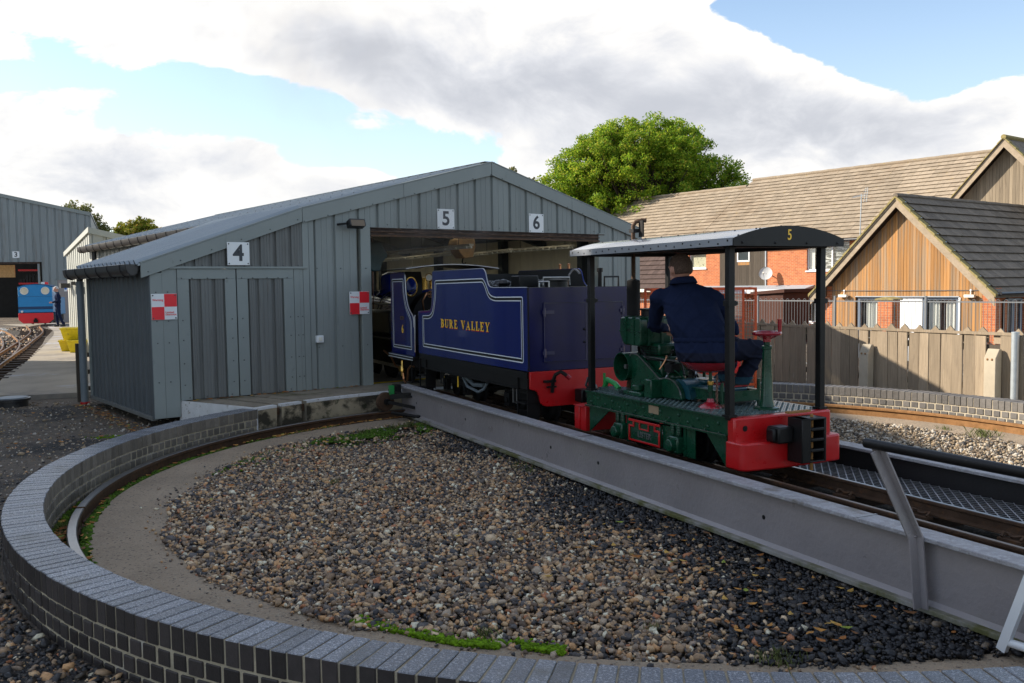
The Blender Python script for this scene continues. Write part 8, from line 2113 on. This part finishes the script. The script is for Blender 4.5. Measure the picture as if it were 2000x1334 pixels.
def ocrown(): return [(0, 0, 8.6, 5.6, 4.6, 4.3), (-4.3, 0, 6.4, 3.4, 3.5, 3.4), (4.2, .5, 7.2, 3.4, 3.4, 3.2), (0, 0, 11.2, 3.2, 3, 2.1), (-2.4, 0, 11.0, 1.8, 2, 1.6), (2.6, 0, 11.3, 1.4, 2, 1.4), (-2.6, 0, 10.2, 2.8, 3, 2.6), (2.6, 0, 10.4, 2.6, 3, 2.6), (6.3, 1, 5.8, 2.0, 2.2, 1.9), (0, -1, 5.2, 4.6, 4, 2.6), (-6.0, 0, 6.2, 2.2, 2.4, 2.8), (-5.0, 0, 8.6, 2.0, 2.4, 2.0), (5.4, 0, 8.2, 2.2, 2.4, 2.2), (-4.2, 0, 8.6, 2.2, 2.4, 2.0), (0, 0, 9.6, 4.6, 4, 3.2)]
tree('oak_tree', 'large bright green oak tree rising between shed and houses', 8.9, 62, -.6, 5, ocrown(), M['leaf_oak'], 210000, .080, 3, clumps=1700, spread=.17)
tree('birch_tree', 'thin drooping birch behind the far grey shed', -28.1, 60, -.3, 4.5, [(0, 0, 5.6, 1.3, 1.3, 1.9), (-1.0, 0, 6.2, 1.1, 1, 1.3), (1.0, 0, 5.0, .8, .8, 1.2)], M['leaf_birch'], 14000, .085, 5, clumps=120, spread=.34, droop=.7)
tree('round_tree', 'small round yellow green tree on the skyline left of the shed', -30.3, 75, -.3, 4, [(0, 0, 6.0, 2.1, 2, 1.55), (-.8, 0, 5.4, 1.5, 1.5, 1.3), (1.0, 0, 5.4, 1.2, 1.5, 1.2)], M['leaf_yellow'], 20000, .10, 7, clumps=240, spread=.24)
tree('far_tree', 'few leafy twigs of a distant tree over the shed ridge', .6, 70, -.4, 5, [(0, 0, 8.2, 1.6, 1.6, 2.3), (-.6, 0, 7.0, 1.9, 1.8, 2.0)], M['leaf_birch'], 9000, .12, 9, clumps=120, spread=.3)
tree('far_tree', 'low dark tree top between the birch and the round tree', -31.8, 80, -.3, 3, [(0, 0, 4.2, 2.2, 2, 1.5)], M['leaf_birch'], 3000, .13, 12, clumps=30, spread=.35)
# ---------------------------------------------------------------- unseen hall added left of the view to shade the turntable
SHADE_HALL = Thing('added_shade_hall', 'unseen hall added left of the turntable yard to cast shade on it', 'hall', Frame(-12.5, 3, 0), (0, 0, -.3), local=True)
SHADE_HALL.part('wall', MB().box(-8, .4, 0, 0, 7.4, 9.9), M['clad_far'])
SHADE_HALL.part('roof', MB().prism([(-8.3, 9.9), (.3, 9.9), (-4, 10.6)], 'y', .3, 7.5), M['roof_steel'])
SHADE_HALL.part('annex_wall', MB().box(-8, 7.45, 0, 0, 11.9, 8.98).box(-8, 11.95, 0, 0, 17.2, 4.2), M['clad_far'])
pn = MB()
for i in range(37): pn.box(0, .4 + .31 * i, 0, .03, .4 + .31 * i + .26, 9.8 if i < 22 else 8.3)
SHADE_HALL.part('cladding_panels', pn, M['clad_pale'], kind='stuff')  # pale so the added hall throws more light back into the yard
# ---------------------------------------------------------------- smoke drifting from the shed
def smoke(name, lab, c, r, dens, seed):
    mb = MB().ell((0, 0, 0), r, 20, 14); me = mb.mesh(name)
    m = bpy.data.materials.new(name + '_volume'); m.use_nodes = True; t = NT(m.node_tree); t.n.clear()
    out = t.new('ShaderNodeOutputMaterial'); pv = t.new('ShaderNodeVolumePrincipled'); pv.inputs['Color'].default_value = (.48, .46, .45, 1)
    tc = t.new('ShaderNodeTexCoord'); geo = t.new('ShaderNodeNewGeometry')
    v = t.vmath('MULTIPLY', tc.outputs['Object'], (1 / r[0], 1 / r[1], 1 / r[2])).outputs[0]; L_ = t.vmath('LENGTH', v).outputs['Value']
    n = t.noise(tc.outputs['Object'], 1.4, 5, .6, .8)
    d = t.math('MULTIPLY', t.maprange(L_, .25, 1.0, 1, 0, True), t.maprange(n, .42, .72, 0, 1))
    t.link(t.math('MULTIPLY', d, dens), pv.inputs['Density']); t.link(pv.outputs[0], out.inputs['Volume'])
    mats_to(me, m); o = bpy.data.objects.new(name, me); COL.objects.link(o); o.location = c; o['kind'] = 'stuff'; o['label'] = lab; o['category'] = 'smoke'
    m.cycles.homogeneous_volume = False
smoke('smoke', 'faint smoke haze drifting up from the shed doorway', SH.pt((1.2, 5.9, 2.1)), (1.5, 1.2, .75), .9, 1)
smoke('smoke', 'faint grey smoke rising above the shed roof', SH.pt((.9, 8.2, 5.6)), (2.3, 2.0, 3.6), .20, 2)
scn.cycles.volume_step_rate = 2.0; scn.cycles.volume_max_steps = 64
